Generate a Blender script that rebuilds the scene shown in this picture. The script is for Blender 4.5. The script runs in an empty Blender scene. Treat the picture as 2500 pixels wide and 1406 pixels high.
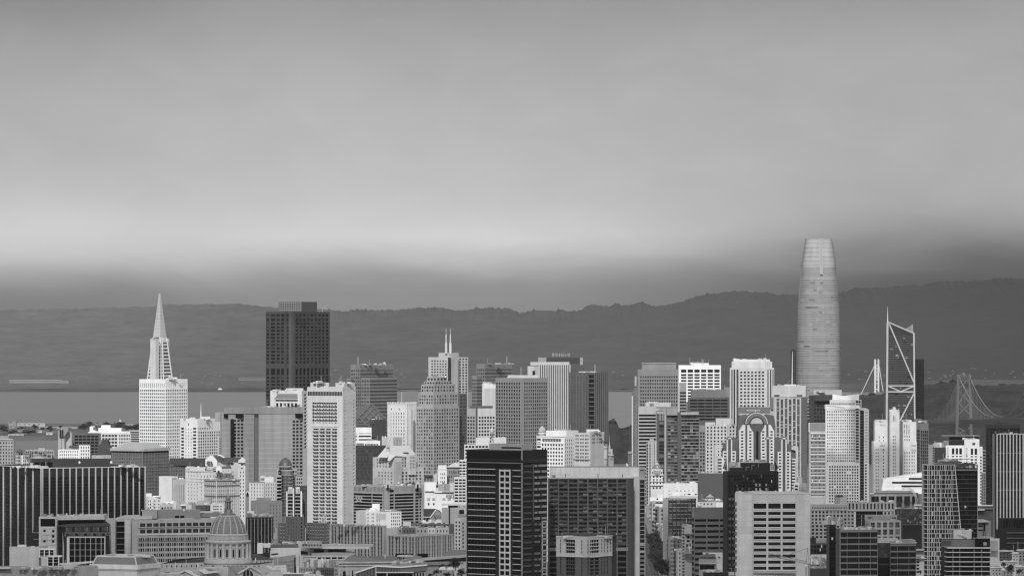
import bpy, math, random
from mathutils import Vector, Matrix
random.seed(7)
SC = bpy.context.scene
COL = SC.collection
R = math.radians
# camera
F, CX, HY, EYE = 12147.0, 1250.0, 803.0, 226.0
cam_data = bpy.data.cameras.new('camera')
cam = bpy.data.objects.new('camera', cam_data)
COL.objects.link(cam)
cam.location = (0, 0, EYE)
cam.rotation_euler = (R(90), 0, 0)
cam_data.sensor_width = 36.0
cam_data.lens = F / 2500.0 * 36.0
cam_data.shift_y = 0.0395
cam_data.clip_start = 5.0
cam_data.clip_end = 90000.0
SC.camera = cam
# light: sun behind the viewer's shoulder, overcast sky
SKY_UP = 1.9
SUN_AZ, SUN_EL, SUN_E = 5.0, 31.0, 2.9
sx, sy, sz = -math.sin(R(SUN_AZ)) * math.cos(R(SUN_EL)), -math.cos(R(SUN_AZ)) * math.cos(R(SUN_EL)), math.sin(R(SUN_EL))
SUN = Vector((sx, sy, sz))
sun_data = bpy.data.lights.new('sun', 'SUN')
sun_data.energy = SUN_E
sun_data.angle = R(0.5)
sun_data.color = (1.0, 1.0, 1.0)
sun = bpy.data.objects.new('sun', sun_data)
COL.objects.link(sun)
sun.location = (0, 0, 900)
sun.rotation_euler = (-SUN).to_track_quat('-Z', 'Y').to_euler()
world = bpy.data.worlds.new('World')
SC.world = world
world.use_nodes = True
def build_world():
 nt = world.node_tree
 N, L = nt.nodes, nt.links
 for n in list(N): N.remove(n)
 def nd(t, **k):
  n = N.new(t)
  for a, v in k.items(): setattr(n, a, v)
  return n
 def mth(op, a, b=None, c=None):
  n = nd('ShaderNodeMath', operation=op)
  for i, v in enumerate((a, b, c)):
   if v is None: continue
   if isinstance(v, (int, float)): n.inputs[i].default_value = v
   else: L.new(v, n.inputs[i])
  return n.outputs[0]
 out = nd('ShaderNodeOutputWorld')
 bg = nd('ShaderNodeBackground')
 tc = nd('ShaderNodeTexCoord')
 sp = nd('ShaderNodeSeparateXYZ'); L.new(tc.outputs['Generated'], sp.inputs[0])
 az = mth('ARCTAN2', sp.outputs[0], sp.outputs[1])
 el = mth('ARCSINE', sp.outputs[2])
 eld = mth('MULTIPLY', el, 57.29578)
 azd = mth('MULTIPLY', az, 57.29578)
 cmb = nd('ShaderNodeCombineXYZ'); L.new(mth('MULTIPLY', azd, 0.26), cmb.inputs[0]); L.new(mth('MULTIPLY', eld, 1.05), cmb.inputs[1])
 nz = nd('ShaderNodeTexNoise'); nz.inputs['Scale'].default_value = 1.0; nz.inputs['Detail'].default_value = 6.0; nz.inputs['Roughness'].default_value = 0.52; nz.inputs['Distortion'].default_value = 0.5
 L.new(cmb.outputs[0], nz.inputs['Vector'])
 w1 = mth('MULTIPLY', mth('SUBTRACT', nz.outputs[0], 0.5), 0.75)
 cmb2 = nd('ShaderNodeCombineXYZ'); L.new(mth('MULTIPLY', azd, 0.11), cmb2.inputs[0]); L.new(mth('MULTIPLY', eld, 0.25), cmb2.inputs[1]); cmb2.inputs[2].default_value = 4.3
 nz2 = nd('ShaderNodeTexNoise'); nz2.inputs['Scale'].default_value = 1.0; nz2.inputs['Detail'].default_value = 2.0
 L.new(cmb2.outputs[0], nz2.inputs['Vector'])
 low = mth('SUBTRACT', 1.0, mth('MINIMUM', mth('DIVIDE', mth('MAXIMUM', mth('SUBTRACT', eld, 0.7), 0.0), 2.2), 1.0))
 e2 = mth('ADD', eld, mth('MULTIPLY', mth('MULTIPLY', w1, 0.6), mth('ADD', low, 0.25)))
 t = mth('DIVIDE', mth('MINIMUM', mth('MAXIMUM', e2, 0.0), 4.2), 4.2)
 YS = [803, 770, 745, 720, 700, 680, 660, 640, 620, 600, 580, 560, 540, 520, 500, 460, 420, 380, 330, 280, 230, 180, 130, 80, 40, 0, -60]
 TAB = [[128, 128, 129, 132, 140, 153, 168, 184, 196, 204, 209, 210, 207, 203, 199, 191, 186, 183, 179, 175, 171, 167, 160, 151, 143, 137, 134],
     [140, 142, 144, 146, 149, 159, 172, 187, 199, 208, 213, 209, 206, 203, 200, 196, 193, 190, 186, 183, 179, 175, 170, 164, 158, 153, 150],
     [80, 82, 84, 87, 91, 97, 104, 112, 121, 133, 146, 157, 165, 170, 173, 176, 177, 176, 175, 174, 173, 171, 168, 164, 160, 156, 153]]
 def lin(v): v /= 255.; return v / 12.92 if v <= .04045 else ((v + .055) / 1.055) ** 2.4
 rs = []
 for tab in TAB:
  r_ = nd('ShaderNodeValToRGB'); cr = r_.color_ramp; cr.interpolation = 'B_SPLINE'
  while len(cr.elements) < len(YS): cr.elements.new(0.5)
  for e, y, v in zip(cr.elements, YS, tab):
   el_ = (803 - y) * .004717; k_ = min(1., .68 / max(el_, .01)); c_ = max((lin(v) - .09 * k_) / (1 - .19 * k_), .02)
   e.position = min(el_ / 4.2, 1); e.color = (c_, c_, c_, 1)
  L.new(t, r_.inputs[0]); rs.append(r_.outputs[0])
 def sstep(lo, hi):
  mr = nd('ShaderNodeMapRange', interpolation_type='SMOOTHSTEP'); L.new(azd, mr.inputs[0])
  mr.inputs[1].default_value = lo; mr.inputs[2].default_value = hi
  return mr.outputs[0]
 wl = mth('SUBTRACT', sstep(-60, -20), sstep(-5.6, -2.2)); wr = mth('SUBTRACT', sstep(-.6, 5.4), sstep(20, 60))
 m1 = nd('ShaderNodeMixRGB'); L.new(wl, m1.inputs[0]); L.new(rs[1], m1.inputs[1]); L.new(rs[0], m1.inputs[2])
 m2 = nd('ShaderNodeMixRGB'); L.new(wr, m2.inputs[0]); L.new(m1.outputs[0], m2.inputs[1]); L.new(rs[2], m2.inputs[2])
 up = nd('ShaderNodeMapRange', interpolation_type='SMOOTHSTEP'); L.new(eld, up.inputs[0]); up.inputs[1].default_value = 4.2; up.inputs[2].default_value = 22; up.inputs[3].default_value = 1.0; up.inputs[4].default_value = SKY_UP
 cmb3 = nd('ShaderNodeCombineXYZ'); L.new(mth('MULTIPLY', azd, 0.75), cmb3.inputs[0]); L.new(mth('MULTIPLY', eld, 1.5), cmb3.inputs[1]); cmb3.inputs[2].default_value = 8.1
 nz3 = nd('ShaderNodeTexNoise'); nz3.inputs['Scale'].default_value = 1.0; nz3.inputs['Detail'].default_value = 6.0; nz3.inputs['Roughness'].default_value = 0.5; nz3.inputs['Distortion'].default_value = 0.6
 L.new(cmb3.outputs[0], nz3.inputs['Vector'])
 br = mth('ADD', 1.0, mth('ADD', mth('MULTIPLY', mth('SUBTRACT', nz2.outputs[0], 0.5), 0.26), mth('MULTIPLY', mth('SUBTRACT', nz3.outputs[0], 0.5), 0.20)))
 br = mth('MULTIPLY', mth('MULTIPLY', br, up.outputs[0]), mth('ADD', 1.0, mth('MULTIPLY', mth('SUBTRACT', nz.outputs[0], 0.5), 0.14)))
 cloud = nd('ShaderNodeMixRGB', blend_type='MULTIPLY'); cloud.inputs[0].default_value = 1.0
 L.new(m2.outputs[0], cloud.inputs[1]); L.new(br, cloud.inputs[2])
 sky = nd('ShaderNodeTexSky', sky_type='NISHITA')
 sky.sun_disc = False
 sky.sun_elevation = R(SUN_EL)
 sky.sun_rotation = math.atan2(sx, sy)
 bw = nd('ShaderNodeRGBToBW'); L.new(sky.outputs[0], bw.inputs[0])
 clear = mth('MULTIPLY', bw.outputs[0], 0.06)
 mix = nd('ShaderNodeMixRGB'); mix.inputs[0].default_value = 0.96
 L.new(clear, mix.inputs[1]); L.new(cloud.outputs[0], mix.inputs[2])
 L.new(mix.outputs[0], bg.inputs[0]); bg.inputs[1].default_value = 1.0
 L.new(bg.outputs[0], out.inputs[0])
build_world()
SC.view_settings.view_transform = 'Standard'
SC.view_settings.look = 'None'
SC.view_settings.exposure = 0.0
SC.view_settings.gamma = 1.0
SC.view_settings.use_curve_mapping = False
SC.render.engine = 'CYCLES'
SC.cycles.use_denoising = True
SC.cycles.max_bounces = 6
SC.cycles.diffuse_bounces = 3
SC.cycles.glossy_bounces = 3
SC.cycles.volume_bounces = 1
SC.cycles.use_adaptive_sampling = False
SC.cycles.pixel_filter_type = 'BLACKMAN_HARRIS'
SC.cycles.filter_width = 1.3
# from photo pixels and a distance to metres
def PX(px, Y): return (px - CX) / F * Y
def PZ(py, Y): return EYE + (HY - py) / F * Y
def PP(px, py, Y): return Vector((PX(px, Y), Y, PZ(py, Y)))
# materials (all grey: the photograph has no colour)
_M = {}
def wallm(v, kind='concrete'):
 key = (kind, round(v, 3))
 if key in _M: return _M[key]
 m = bpy.data.materials.new('%s_%03d' % (kind, int(v * 1000)))
 m.use_nodes = True
 N, L = m.node_tree.nodes, m.node_tree.links
 b = N['Principled BSDF']
 amp, streak, rough, spec = {'concrete': (.26, .26, .8, .3), 'stone': (.32, .24, .75, .3), 'metal': (.14, .12, .45, .4), 'marble': (.14, .42, .45, .4),
        'brick': (.26, .10, .9, .2), 'roof': (.40, .0, .9, .2), 'paint': (.18, .20, .65, .3)}[kind]
 geo = N.new('ShaderNodeNewGeometry')
 def noise(scale3, detail):
  mp = N.new('ShaderNodeMapping'); mp.inputs['Scale'].default_value = scale3
  L.new(geo.outputs['Position'], mp.inputs[0])
  n = N.new('ShaderNodeTexNoise'); n.inputs['Scale'].default_value = 1.0; n.inputs['Detail'].default_value = detail
  L.new(mp.outputs[0], n.inputs['Vector'])
  return n.outputs[0]
 def mth(op, a, c):
  n = N.new('ShaderNodeMath'); n.operation = op
  for i, x in enumerate((a, c)):
   if isinstance(x, (int, float)): n.inputs[i].default_value = x
   else: L.new(x, n.inputs[i])
  return n.outputs[0]
 f = mth('ADD', 1.0, mth('MULTIPLY', mth('SUBTRACT', noise((.09, .09, .11), 5), .5), amp * 1.4))
 f = mth('ADD', f, mth('MULTIPLY', mth('SUBTRACT', noise((.8, .8, .9), 3), .5), amp))
 if streak: f = mth('ADD', f, mth('MULTIPLY', mth('SUBTRACT', noise((.22, .22, .012), 3), .5), streak * 1.6))
 oi = N.new('ShaderNodeObjectInfo')
 f = mth('ADD', f, mth('MULTIPLY', mth('SUBTRACT', oi.outputs['Random'], .5), .10))
 f = mth('MULTIPLY', f, v)
 cmb = N.new('ShaderNodeCombineColor')
 for i in range(3): L.new(f, cmb.inputs[i])
 L.new(cmb.outputs[0], b.inputs['Base Color'])
 b.inputs['Roughness'].default_value = rough
 b.inputs['Specular IOR Level'].default_value = spec
 if kind == 'metal': b.inputs['Metallic'].default_value = 0.25
 _M[key] = m
 return m
def glassm(kind):
 key = ('glass', kind)
 if key in _M: return _M[key]
 d, l, share, rough, met = {'black': (.006, .03, .25, .12, 0), 'dark': (.010, .06, .25, .12, 0), 'mid': (.02, .22, .4, .15, 0),
          'blind': (.03, .34, .5, .25, 0), 'grey': (.07, .16, .5, .15, 0), 'light': (.16, .36, .6, .2, 0),
          'mirror': (.25, .36, .5, .14, .4), 'silver': (.33, .42, .5, .18, .4), 'sheen': (.05, .11, .5, .12, .15), 'curtain': (.008, .42, .36, .3, 0)}[kind]
 m = bpy.data.materials.new('glass_' + kind)
 m.use_nodes = True
 N, L = m.node_tree.nodes, m.node_tree.links
 b = N['Principled BSDF']
 def mth(op, a, c):
  n = N.new('ShaderNodeMath'); n.operation = op
  for i, x in enumerate((a, c)):
   if isinstance(x, (int, float)): n.inputs[i].default_value = x
   else: L.new(x, n.inputs[i])
  return n.outputs[0]
 geo = N.new('ShaderNodeNewGeometry'); oi = N.new('ShaderNodeObjectInfo')
 r = mth('FRACT', mth('ADD', mth('MULTIPLY', oi.outputs['Random'], 7.31), mth('MULTIPLY', geo.outputs['Random Per Island'], 5.77)), 0)
 lit = mth('POWER', r, 1.0 / max(share, .01) * 1.4)
 mp = N.new('ShaderNodeMapping'); mp.inputs['Scale'].default_value = (.9, .9, .35)
 L.new(geo.outputs['Position'], mp.inputs[0])
 n = N.new('ShaderNodeTexNoise'); n.inputs['Scale'].default_value = 1.0; n.inputs['Detail'].default_value = 2
 L.new(mp.outputs[0], n.inputs['Vector'])
 lit = mth('MULTIPLY', lit, mth('MULTIPLY', n.outputs[0], 1.7))
 v = mth('ADD', d, mth('MULTIPLY', lit, l - d))
 cmb = N.new('ShaderNodeCombineColor')
 for i in range(3): L.new(v, cmb.inputs[i])
 L.new(cmb.outputs[0], b.inputs['Base Color'])
 b.inputs['Roughness'].default_value = rough
 b.inputs['Metallic'].default_value = met
 bp = N.new('ShaderNodeBump'); bp.inputs['Strength'].default_value = .35; bp.inputs['Distance'].default_value = .12
 L.new(n.outputs[0], bp.inputs['Height']); L.new(bp.outputs[0], b.inputs['Normal'])
 b.inputs['Specular IOR Level'].default_value = .2 if kind == 'black' else .3
 _M[key] = m
 return m
def M(s):
 """'concrete:.4' -> a wall material, 'g:dark' -> a glass"""
 if not isinstance(s, str): return s
 k, v = s.split(':')
 return glassm(v) if k == 'g' else wallm(float(v), k)
# mesh helpers
def mesh(name, V, Fc, mats, mi=None, smooth=False):
 me = bpy.data.meshes.new(name)
 me.from_pydata([tuple(v) for v in V], [], Fc)
 for m in mats: me.materials.append(M(m))
 if mi: me.polygons.foreach_set('material_index', mi)
 if smooth: me.polygons.foreach_set('use_smooth', [True] * len(me.polygons))
 me.update()
 return me
CUBE_V = [(-.5, -.5, -.5), (.5, -.5, -.5), (.5, .5, -.5), (-.5, .5, -.5), (-.5, -.5, .5), (.5, -.5, .5), (.5, .5, .5), (-.5, .5, .5)]
CUBE_F = [(0, 3, 2, 1), (4, 5, 6, 7), (0, 1, 5, 4), (1, 2, 6, 5), (2, 3, 7, 6), (3, 0, 4, 7)]
_cubes = {}
def cube_mesh(mat, mull=None, fmat='concrete:.3'):
 """unit box shared by all alike pieces; mull=(nx, nz, thickness) adds glazing bars on its front"""
 key = (mat if isinstance(mat, str) else mat.name, mull, fmat if mull else None)
 if key in _cubes: return _cubes[key]
 V, Fc, mi = list(CUBE_V), list(CUBE_F), [0] * 6
 if mull:
  nx, nz, t = mull
  def bar(x0, x1, z0, z1):
   b = len(V)
   for x, z in ((x0, z0), (x1, z0), (x1, z1), (x0, z1)): V.append((x, -.75, z))
   for x, z in ((x0, z0), (x1, z0), (x1, z1), (x0, z1)): V.append((x, -.49, z))
   Fc.extend([(b, b+1, b+2, b+3), (b, b+4, b+5, b+1), (b+1, b+5, b+6, b+2), (b+2, b+6, b+7, b+3), (b+3, b+7, b+4, b)]); mi.extend([1] * 5)
  for i in range(1, nx): x = -.5 + i / nx; bar(x - t / nx, x + t / nx, -.5, .5)
  for i in range(1, nz): z = -.5 + i / nz; bar(-.5, .5, z - t / nz, z + t / nz)
 me = mesh('box', V, Fc, [mat] + ([fmat] if mull else []), mi)
 _cubes[key] = me
 return me
def rows(y0, pitch, h, y1):
 out, y = [], y0
 while y + h <= y1 + .5: out.append((y, y + h)); y += pitch
 return out
def cols(n, a=0., b=1., wf=.6):
 p = (b - a) / n
 return [(a + p * (i + .5 - wf / 2), a + p * (i + .5 + wf / 2)) for i in range(n)]
def zn(cs, rs, g='mid', d=.45, mull=None, fmat='concrete:.3', name='window', skip=0.):
 return (cs, rs, 'g:' + g if ':' not in g else g, d, mull, fmat, name, skip)
class Face:
 """a wall plane: left end O (x, y), unit u to the right, outward normal n, length, Y used to read pixel rows"""
 def __init__(s, O, u, n, length, Yc): s.O, s.u, s.n, s.length, s.Yc = Vector(O), Vector(u), Vector(n), length, Yc
 def P(s, a, z, out=0.): p = s.O + s.u * (a * s.length) + s.n * out; return Vector((p.x, p.y, z))
 @property
 def ang(s): return math.atan2(s.u.y, s.u.x)
GROUND = 12.0
def link(o): COL.objects.link(o); return o
class B:
 """one thing: an Empty at its base and the parts under it"""
 def __init__(s, name, label, Y, px=None, cat='building', group=None, base=None):
  s.Y, s.base = Y, GROUND if base is None else base
  s.root = bpy.data.objects.new(name, None)
  s.root.empty_display_size = 5
  s.loc = Vector((PX(px, Y) if px is not None else 0., Y, s.base))
  s.root.location = s.loc
  link(s.root)
  s.root['label'] = label; s.root['category'] = cat
  if group: s.root['group'] = group
  s.win = []
 # -- parts
 def add(s, name, me, loc=None, scale=None, rz=0., parent=None, kind=None, label=None, rot=None):
  o = bpy.data.objects.new(name, me)
  p = parent if parent is not None else s.root
  o.parent = p
  base = s.loc
  if parent is not None: base = s.loc + parent.location
  o.location = (Vector(loc) - base) if loc is not None else -(base)
  if scale: o.scale = scale
  o.rotation_euler = rot if rot is not None else (0, 0, rz)
  if kind: o['kind'] = kind
  if label: o['label'] = label
  link(o)
  return o
 def mesh(s, name, mats, V, Fc, mi=None, smooth=False, parent=None, kind=None, label=None):
  """V in world metres"""
  base = s.loc if parent is None else s.loc + parent.location
  me = mesh(name, [Vector(v) - base for v in V], Fc, mats if isinstance(mats, list) else [mats], mi, smooth)
  return s.add(name, me, base, parent=parent, kind=kind, label=label)
 def beam(s, name, mat, p, q, t, t2=None, parent=None):
  p, q = Vector(p), Vector(q); d = q - p
  o = s.add(name, cube_mesh(mat), (p + q) / 2, (t, t2 or t, d.length), parent=parent, rot=d.to_track_quat('Z', 'Y').to_euler())
  return o
 def box(s, name, mat, px0, px1, py0, py1, Y=None, depth=12., yaw=0., parent=None, label=None):
  Y = Y or s.Y
  w, h = (px1 - px0) / F * Y, (py1 - py0) / F * Y
  c = PP((px0 + px1) / 2, (py0 + py1) / 2, Y) + Vector((math.sin(R(yaw)) * depth / 2, math.cos(R(yaw)) * depth / 2, 0))
  return s.add(name, cube_mesh(mat), c, (w, depth, h), -R(yaw), parent=parent, label=label)
 def lathe(s, name, mat, px, prof, Y=None, seg=24, cap=True, smooth=True, parent=None):
  """prof = [(radius_px, py)] from the top down"""
  Y = Y or s.Y
  V, Fc = [], []
  cx, k = PX(px, Y), Y / F
  for r, y in prof:
   for i in range(seg):
    a = 2 * math.pi * i / seg
    V.append((cx + r * k * math.cos(a), Y + r * k * math.sin(a), PZ(y, Y)))
  for j in range(len(prof) - 1):
   for i in range(seg):
    i2 = (i + 1) % seg
    Fc.append((j * seg + i, (j + 1) * seg + i, (j + 1) * seg + i2, j * seg + i2))
  if cap:
   Fc.append(tuple(range(seg))); Fc.append(tuple((len(prof) - 1) * seg + i for i in reversed(range(seg))))
  o = s.mesh(name, mat, V, Fc, smooth=False, parent=parent)
  if smooth:
   o.data.polygons.foreach_set('use_smooth', [len(p.vertices) == 4 for p in o.data.polygons])
  return o
 def prism(s, name, mat, pts, Y=None, depth=10., parent=None, label=None):
  """an outline given in photo pixels at distance Y, extruded straight back"""
  Y = Y or s.Y
  n = len(pts)
  A = [PP(x, y, Y) for x, y in pts]
  Bk = [a + Vector((0, depth, 0)) for a in A]
  area = sum(pts[i][0] * pts[(i + 1) % n][1] - pts[(i + 1) % n][0] * pts[i][1] for i in range(n))
  idx = list(range(n)) if area < 0 else list(reversed(range(n)))
  Fc = [tuple(idx), tuple(n + i for i in reversed(idx))]
  for a, b in zip(idx, idx[1:] + idx[:1]): Fc.append((b, a, n + a, n + b))
  return s.mesh(name, mat, A + Bk, Fc, parent=parent, label=label)
 # -- a rectangular block whose two visible faces carry openings
 def block(s, c, wl, wr, top, bot=None, Y=None, yaw=35., depth=None, mat='concrete:.4', Lz=(), Rz=(), name='wall', par=1.0, zbot=None, rmat=None, parent=None):
  Y = Y or s.Y
  th = R(yaw)
  P = Vector((PX(c, Y), Y))
  t = (c - wl - CX) / F
  Ll = (P.x - t * P.y) / (math.cos(th) + t * math.sin(th))
  if depth is not None: Rl = depth
  else:
   t2 = (c + wr - CX) / F
   Rl = (t2 * P.y - P.x) / (math.sin(th) - t2 * math.cos(th))
  dL, dR = Vector((-math.cos(th), math.sin(th))), Vector((math.sin(th), math.cos(th)))
  A = P + dL * Ll; C = P + dR * Rl; D = A + dR * Rl
  zt = PZ(top, Y); zb = zbot if zbot is not None else (PZ(bot, Y) if bot is not None else s.base - 3)
  fl = Face(A, -dL, -dR, Ll, Y); fr = Face(P, dR, -dL, Rl, Y)
  V, Fc, mi = [], [], []
  for f, zs in ((fl, Lz), (fr, Rz)): s._facade(f, zs, zb, zt, V, Fc, mi)
  def quad(*ps, m=0):
   b = len(V); V.extend(ps); Fc.append((b, b+1, b+2, b+3)); mi.append(m)
  v3 = lambda p, z: Vector((p.x, p.y, z))
  quad(v3(C, zb), v3(D, zb), v3(D, zt), v3(C, zt)); quad(v3(D, zb), v3(A, zb), v3(A, zt), v3(D, zt))
  if par > 0 and min(Ll, Rl) > 3:
   w = .45
   q = [A + (-dL + dR) * w, P + (dL + dR) * w, C + (dL - dR) * w, D + (-dL - dR) * w]
   o = [A, P, C, D]
   for i in range(4):
    j = (i + 1) % 4
    quad(v3(o[i], zt), v3(o[j], zt), v3(q[j], zt), v3(q[i], zt))
    quad(v3(q[i], zt), v3(q[j], zt), v3(q[j], zt - par), v3(q[i], zt - par))
   quad(*[v3(x, zt - par) for x in q], m=1)
  else:
   quad(v3(A, zt), v3(P, zt), v3(C, zt), v3(D, zt), m=1)
  ob = s.mesh(name, [mat, rmat or 'roof:.3'], V, Fc, mi, parent=parent)
  fl.zt = fr.zt = zt; fl.zb = fr.zb = zb
  s.last = ob
  return fl, fr
 def _facade(s, f, zones, zb, zt, V, Fc, mi):
  ops = []
  for cs, rs, g, d, mull, fmat, nm, skip in zones:
   for (y0, y1) in rs:
    z1, z0 = PZ(y0, f.Yc), PZ(y1, f.Yc)
    if z0 < zb + .05 or z1 > zt - .02: continue
    for (a, b) in cs:
     if skip and random.random() < skip: continue
     ops.append((a, b, z0, z1, d)); s.win.append((f, a, b, z0, z1, d, g, mull, fmat, nm))
  def quad(*ps):
   k = len(V); V.extend(ps); Fc.append((k, k+1, k+2, k+3)); mi.append(0)
  zs = sorted({round(x, 3) for o in ops for x in (o[2], o[3])} | {round(zb, 3), round(zt, 3)})
  bands = {}
  for o in ops: bands.setdefault((round(o[2], 3), round(o[3], 3)), []).append(o)
  spans = sorted(bands.items())
  for z0, z1 in zip(zs, zs[1:]):
   if z1 - z0 < .002: continue
   here = sorted((o[0], o[1]) for (a, b), l in spans if a <= z0 + .001 and b >= z1 - .001 for o in l)
   x = 0.
   for a, b in here:
    if a > x + 1e-4: quad(f.P(x, z0), f.P(a, z0), f.P(a, z1), f.P(x, z1))
    x = max(x, b)
   if x < 1 - 1e-4: quad(f.P(x, z0), f.P(1, z0), f.P(1, z1), f.P(x, z1))
  for a, b, z0, z1, d in ops:
   o4 = [f.P(a, z0), f.P(b, z0), f.P(b, z1), f.P(a, z1)]; i4 = [f.P(a, z0, -d), f.P(b, z0, -d), f.P(b, z1, -d), f.P(a, z1, -d)]
   for i in range(4):
    j = (i + 1) % 4
    quad(o4[j], o4[i], i4[i], i4[j])
 # -- slim pieces on a face
 def fins(s, f, us, w, out, mat, y0, y1, name='mullion'):
  z1, z0 = PZ(y0, f.Yc), PZ(y1, f.Yc)
  for a in us:
   s.add(name, cube_mesh(mat), f.P(a, (z0 + z1) / 2, out / 2 - .02), (w, out, z1 - z0), f.ang)
 def ledges(s, f, ys, h, out, mat, a=0., b=1., name='ledge', over=0.):
  for y in ys:
   z = PZ(y, f.Yc)
   s.add(name, cube_mesh(mat), f.P((a + b) / 2, z, out / 2 - .02), ((b - a) * f.length + over * 2, out, h), f.ang)
 def panels(s, f, us, ys, t, gap, mat, name='panel'):
  for a, b in zip(us, us[1:]):
   for y0, y1 in zip(ys, ys[1:]):
    z1, z0 = PZ(y0, f.Yc), PZ(y1, f.Yc)
    s.add(name, cube_mesh(mat), f.P((a + b) / 2, (z0 + z1) / 2, t / 2 - .03), ((b - a) * f.length - gap, t, z1 - z0 - gap), f.ang)
 # -- rooftop clutter: machine boxes, ducts and masts standing on a roof at pixel row py
 def clutter(s, px0, px1, py, n=6, Y=None, dz=(2, 6), mat=('paint:.55', 'metal:.35', 'concrete:.3', 'paint:.7'), back=8., masts=1):
  Y = (Y or s.Y)
  for i in range(n * 2):
   w = random.uniform(1.8, 8) * Y / 5000; x = random.uniform(px0, px1)
   h = random.uniform(*dz) * .35
   z = PZ(py, Y + back) - .6
   yy = Y + back + random.uniform(-3, 6)
   o = s.add('roof_unit', cube_mesh(random.choice(mat)), (PX(x, Y), yy, z + h / 2), (w * .45, random.uniform(2, 5), h), -R(random.choice((0, 35))))
   if random.random() < .4:
    s.add('duct', cube_mesh('metal:.5'), (PX(x, Y) + w * .3, yy - 1, z + h * .3), (w * .5, .7, .7), -R(20))
  for i in range(masts):
   x = random.uniform(px0, px1); h = random.uniform(4, 9)
   s.add('antenna', cube_mesh('metal:.5'), (PX(x, Y), Y + back, PZ(py, Y) + h / 2 - 1), (.22, .22, h))
 # -- turn the recorded openings into windows: large ones singly, the rest as one joined part
 def done(s, thr=7.5, most=300):
  big, small = [], []
  for wdw in s.win:
   f, a, b, z0, z1 = wdw[:5]
   k = F / f.Yc
   W = (b - a) * f.length * k * abs(f.u.x); H = (z1 - z0) * k
   (big if max(W, H) >= thr else small).append((W * H, wdw))
  if len(big) > most:
   big.sort(key=lambda t: -t[0]); small += big[most:]; big = big[:most]
  for _, (f, a, b, z0, z1, d, g, mull, fmat, nm) in big:
   s.add(nm, cube_mesh(g, mull, fmat), f.P((a + b) / 2, (z0 + z1) / 2, -d - .1), ((b - a) * f.length + .06, .24, z1 - z0 + .06), f.ang)
  by = {}
  for _, w in small: by.setdefault(w[6], []).append(w)
  first = True
  for g, ws in by.items():
   V, Fc = [], []
   for f, a, b, z0, z1, d, *_ in ws:
    k = len(V); e = .04 / f.length
    V += [f.P(a - e, z0 - .04, -d + .02), f.P(b + e, z0 - .04, -d + .02), f.P(b + e, z1 + .04, -d + .02), f.P(a - e, z1 + .04, -d + .02)]
    Fc.append((k, k+1, k+2, k+3))
   s.mesh('window_panes', g, V, Fc, kind='stuff')
  s.win = []
  return s
def tag(o, label, cat=None, kind=None, group=None):
 if label: o['label'] = label
 if cat: o['category'] = cat
 if kind: o['kind'] = kind
 if group: o['group'] = group
 return o
# SETTING
def simple_mat(name, v, rough=.9, spec=.2, noise=None, bump=None):
 m = bpy.data.materials.new(name); m.use_nodes = True
 N, L = m.node_tree.nodes, m.node_tree.links
 b = N['Principled BSDF']; b.inputs['Roughness'].default_value = rough; b.inputs['Specular IOR Level'].default_value = spec
 b.inputs['Base Color'].default_value = (v, v, v, 1)
 geo = N.new('ShaderNodeNewGeometry')
 if noise:
  acc = None
  for sc, amp in noise:
   mp = N.new('ShaderNodeMapping'); mp.inputs['Scale'].default_value = sc
   L.new(geo.outputs['Position'], mp.inputs[0])
   n = N.new('ShaderNodeTexNoise'); n.inputs['Scale'].default_value = 1; n.inputs['Detail'].default_value = 4
   L.new(mp.outputs[0], n.inputs['Vector'])
   mr = N.new('ShaderNodeMapRange'); mr.inputs[1].default_value = .3; mr.inputs[2].default_value = .7; mr.inputs[3].default_value = 1 - amp; mr.inputs[4].default_value = 1 + amp
   L.new(n.outputs[0], mr.inputs[0])
   if acc is None: acc = mr.outputs[0]
   else:
    mm = N.new('ShaderNodeMath'); mm.operation = 'MULTIPLY'; L.new(acc, mm.inputs[0]); L.new(mr.outputs[0], mm.inputs[1]); acc = mm.outputs[0]
  mm = N.new('ShaderNodeMath'); mm.operation = 'MULTIPLY'; L.new(acc, mm.inputs[0]); mm.inputs[1].default_value = v
  cmb = N.new('ShaderNodeCombineColor')
  for i in range(3): L.new(mm.outputs[0], cmb.inputs[i])
  L.new(cmb.outputs[0], b.inputs['Base Color'])
 if bump:
  sc, st, dist = bump
  mp = N.new('ShaderNodeMapping'); mp.inputs['Scale'].default_value = sc
  L.new(geo.outputs['Position'], mp.inputs[0])
  n = N.new('ShaderNodeTexNoise'); n.inputs['Scale'].default_value = 1; n.inputs['Detail'].default_value = 3
  L.new(mp.outputs[0], n.inputs['Vector'])
  bp = N.new('ShaderNodeBump'); bp.inputs['Strength'].default_value = st; bp.inputs['Distance'].default_value = dist
  L.new(n.outputs[0], bp.inputs['Height']); L.new(bp.outputs[0], b.inputs['Normal'])
 return m
def plain(name, me, kind='structure', label=None):
 o = link(bpy.data.objects.new(name, me)); o['kind'] = kind
 if label: o['label'] = label
 return o
def land_z(x, y):
 hill = 208 * math.exp(-((x / 900) ** 2) - (max(y, 0) / 700.) ** 2) if y > -900 else 208 * math.exp(-((x / 900) ** 2) - ((y + 900) / 900.) ** 2)
 z = GROUND + hill
 if y > 6150:
  z = GROUND - (GROUND + 9) * min(1, (y - 6150) / 150.)
 if y > 17800: z = -9 + 14 * min(1, (y - 17800) / 300.)
 return z
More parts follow.
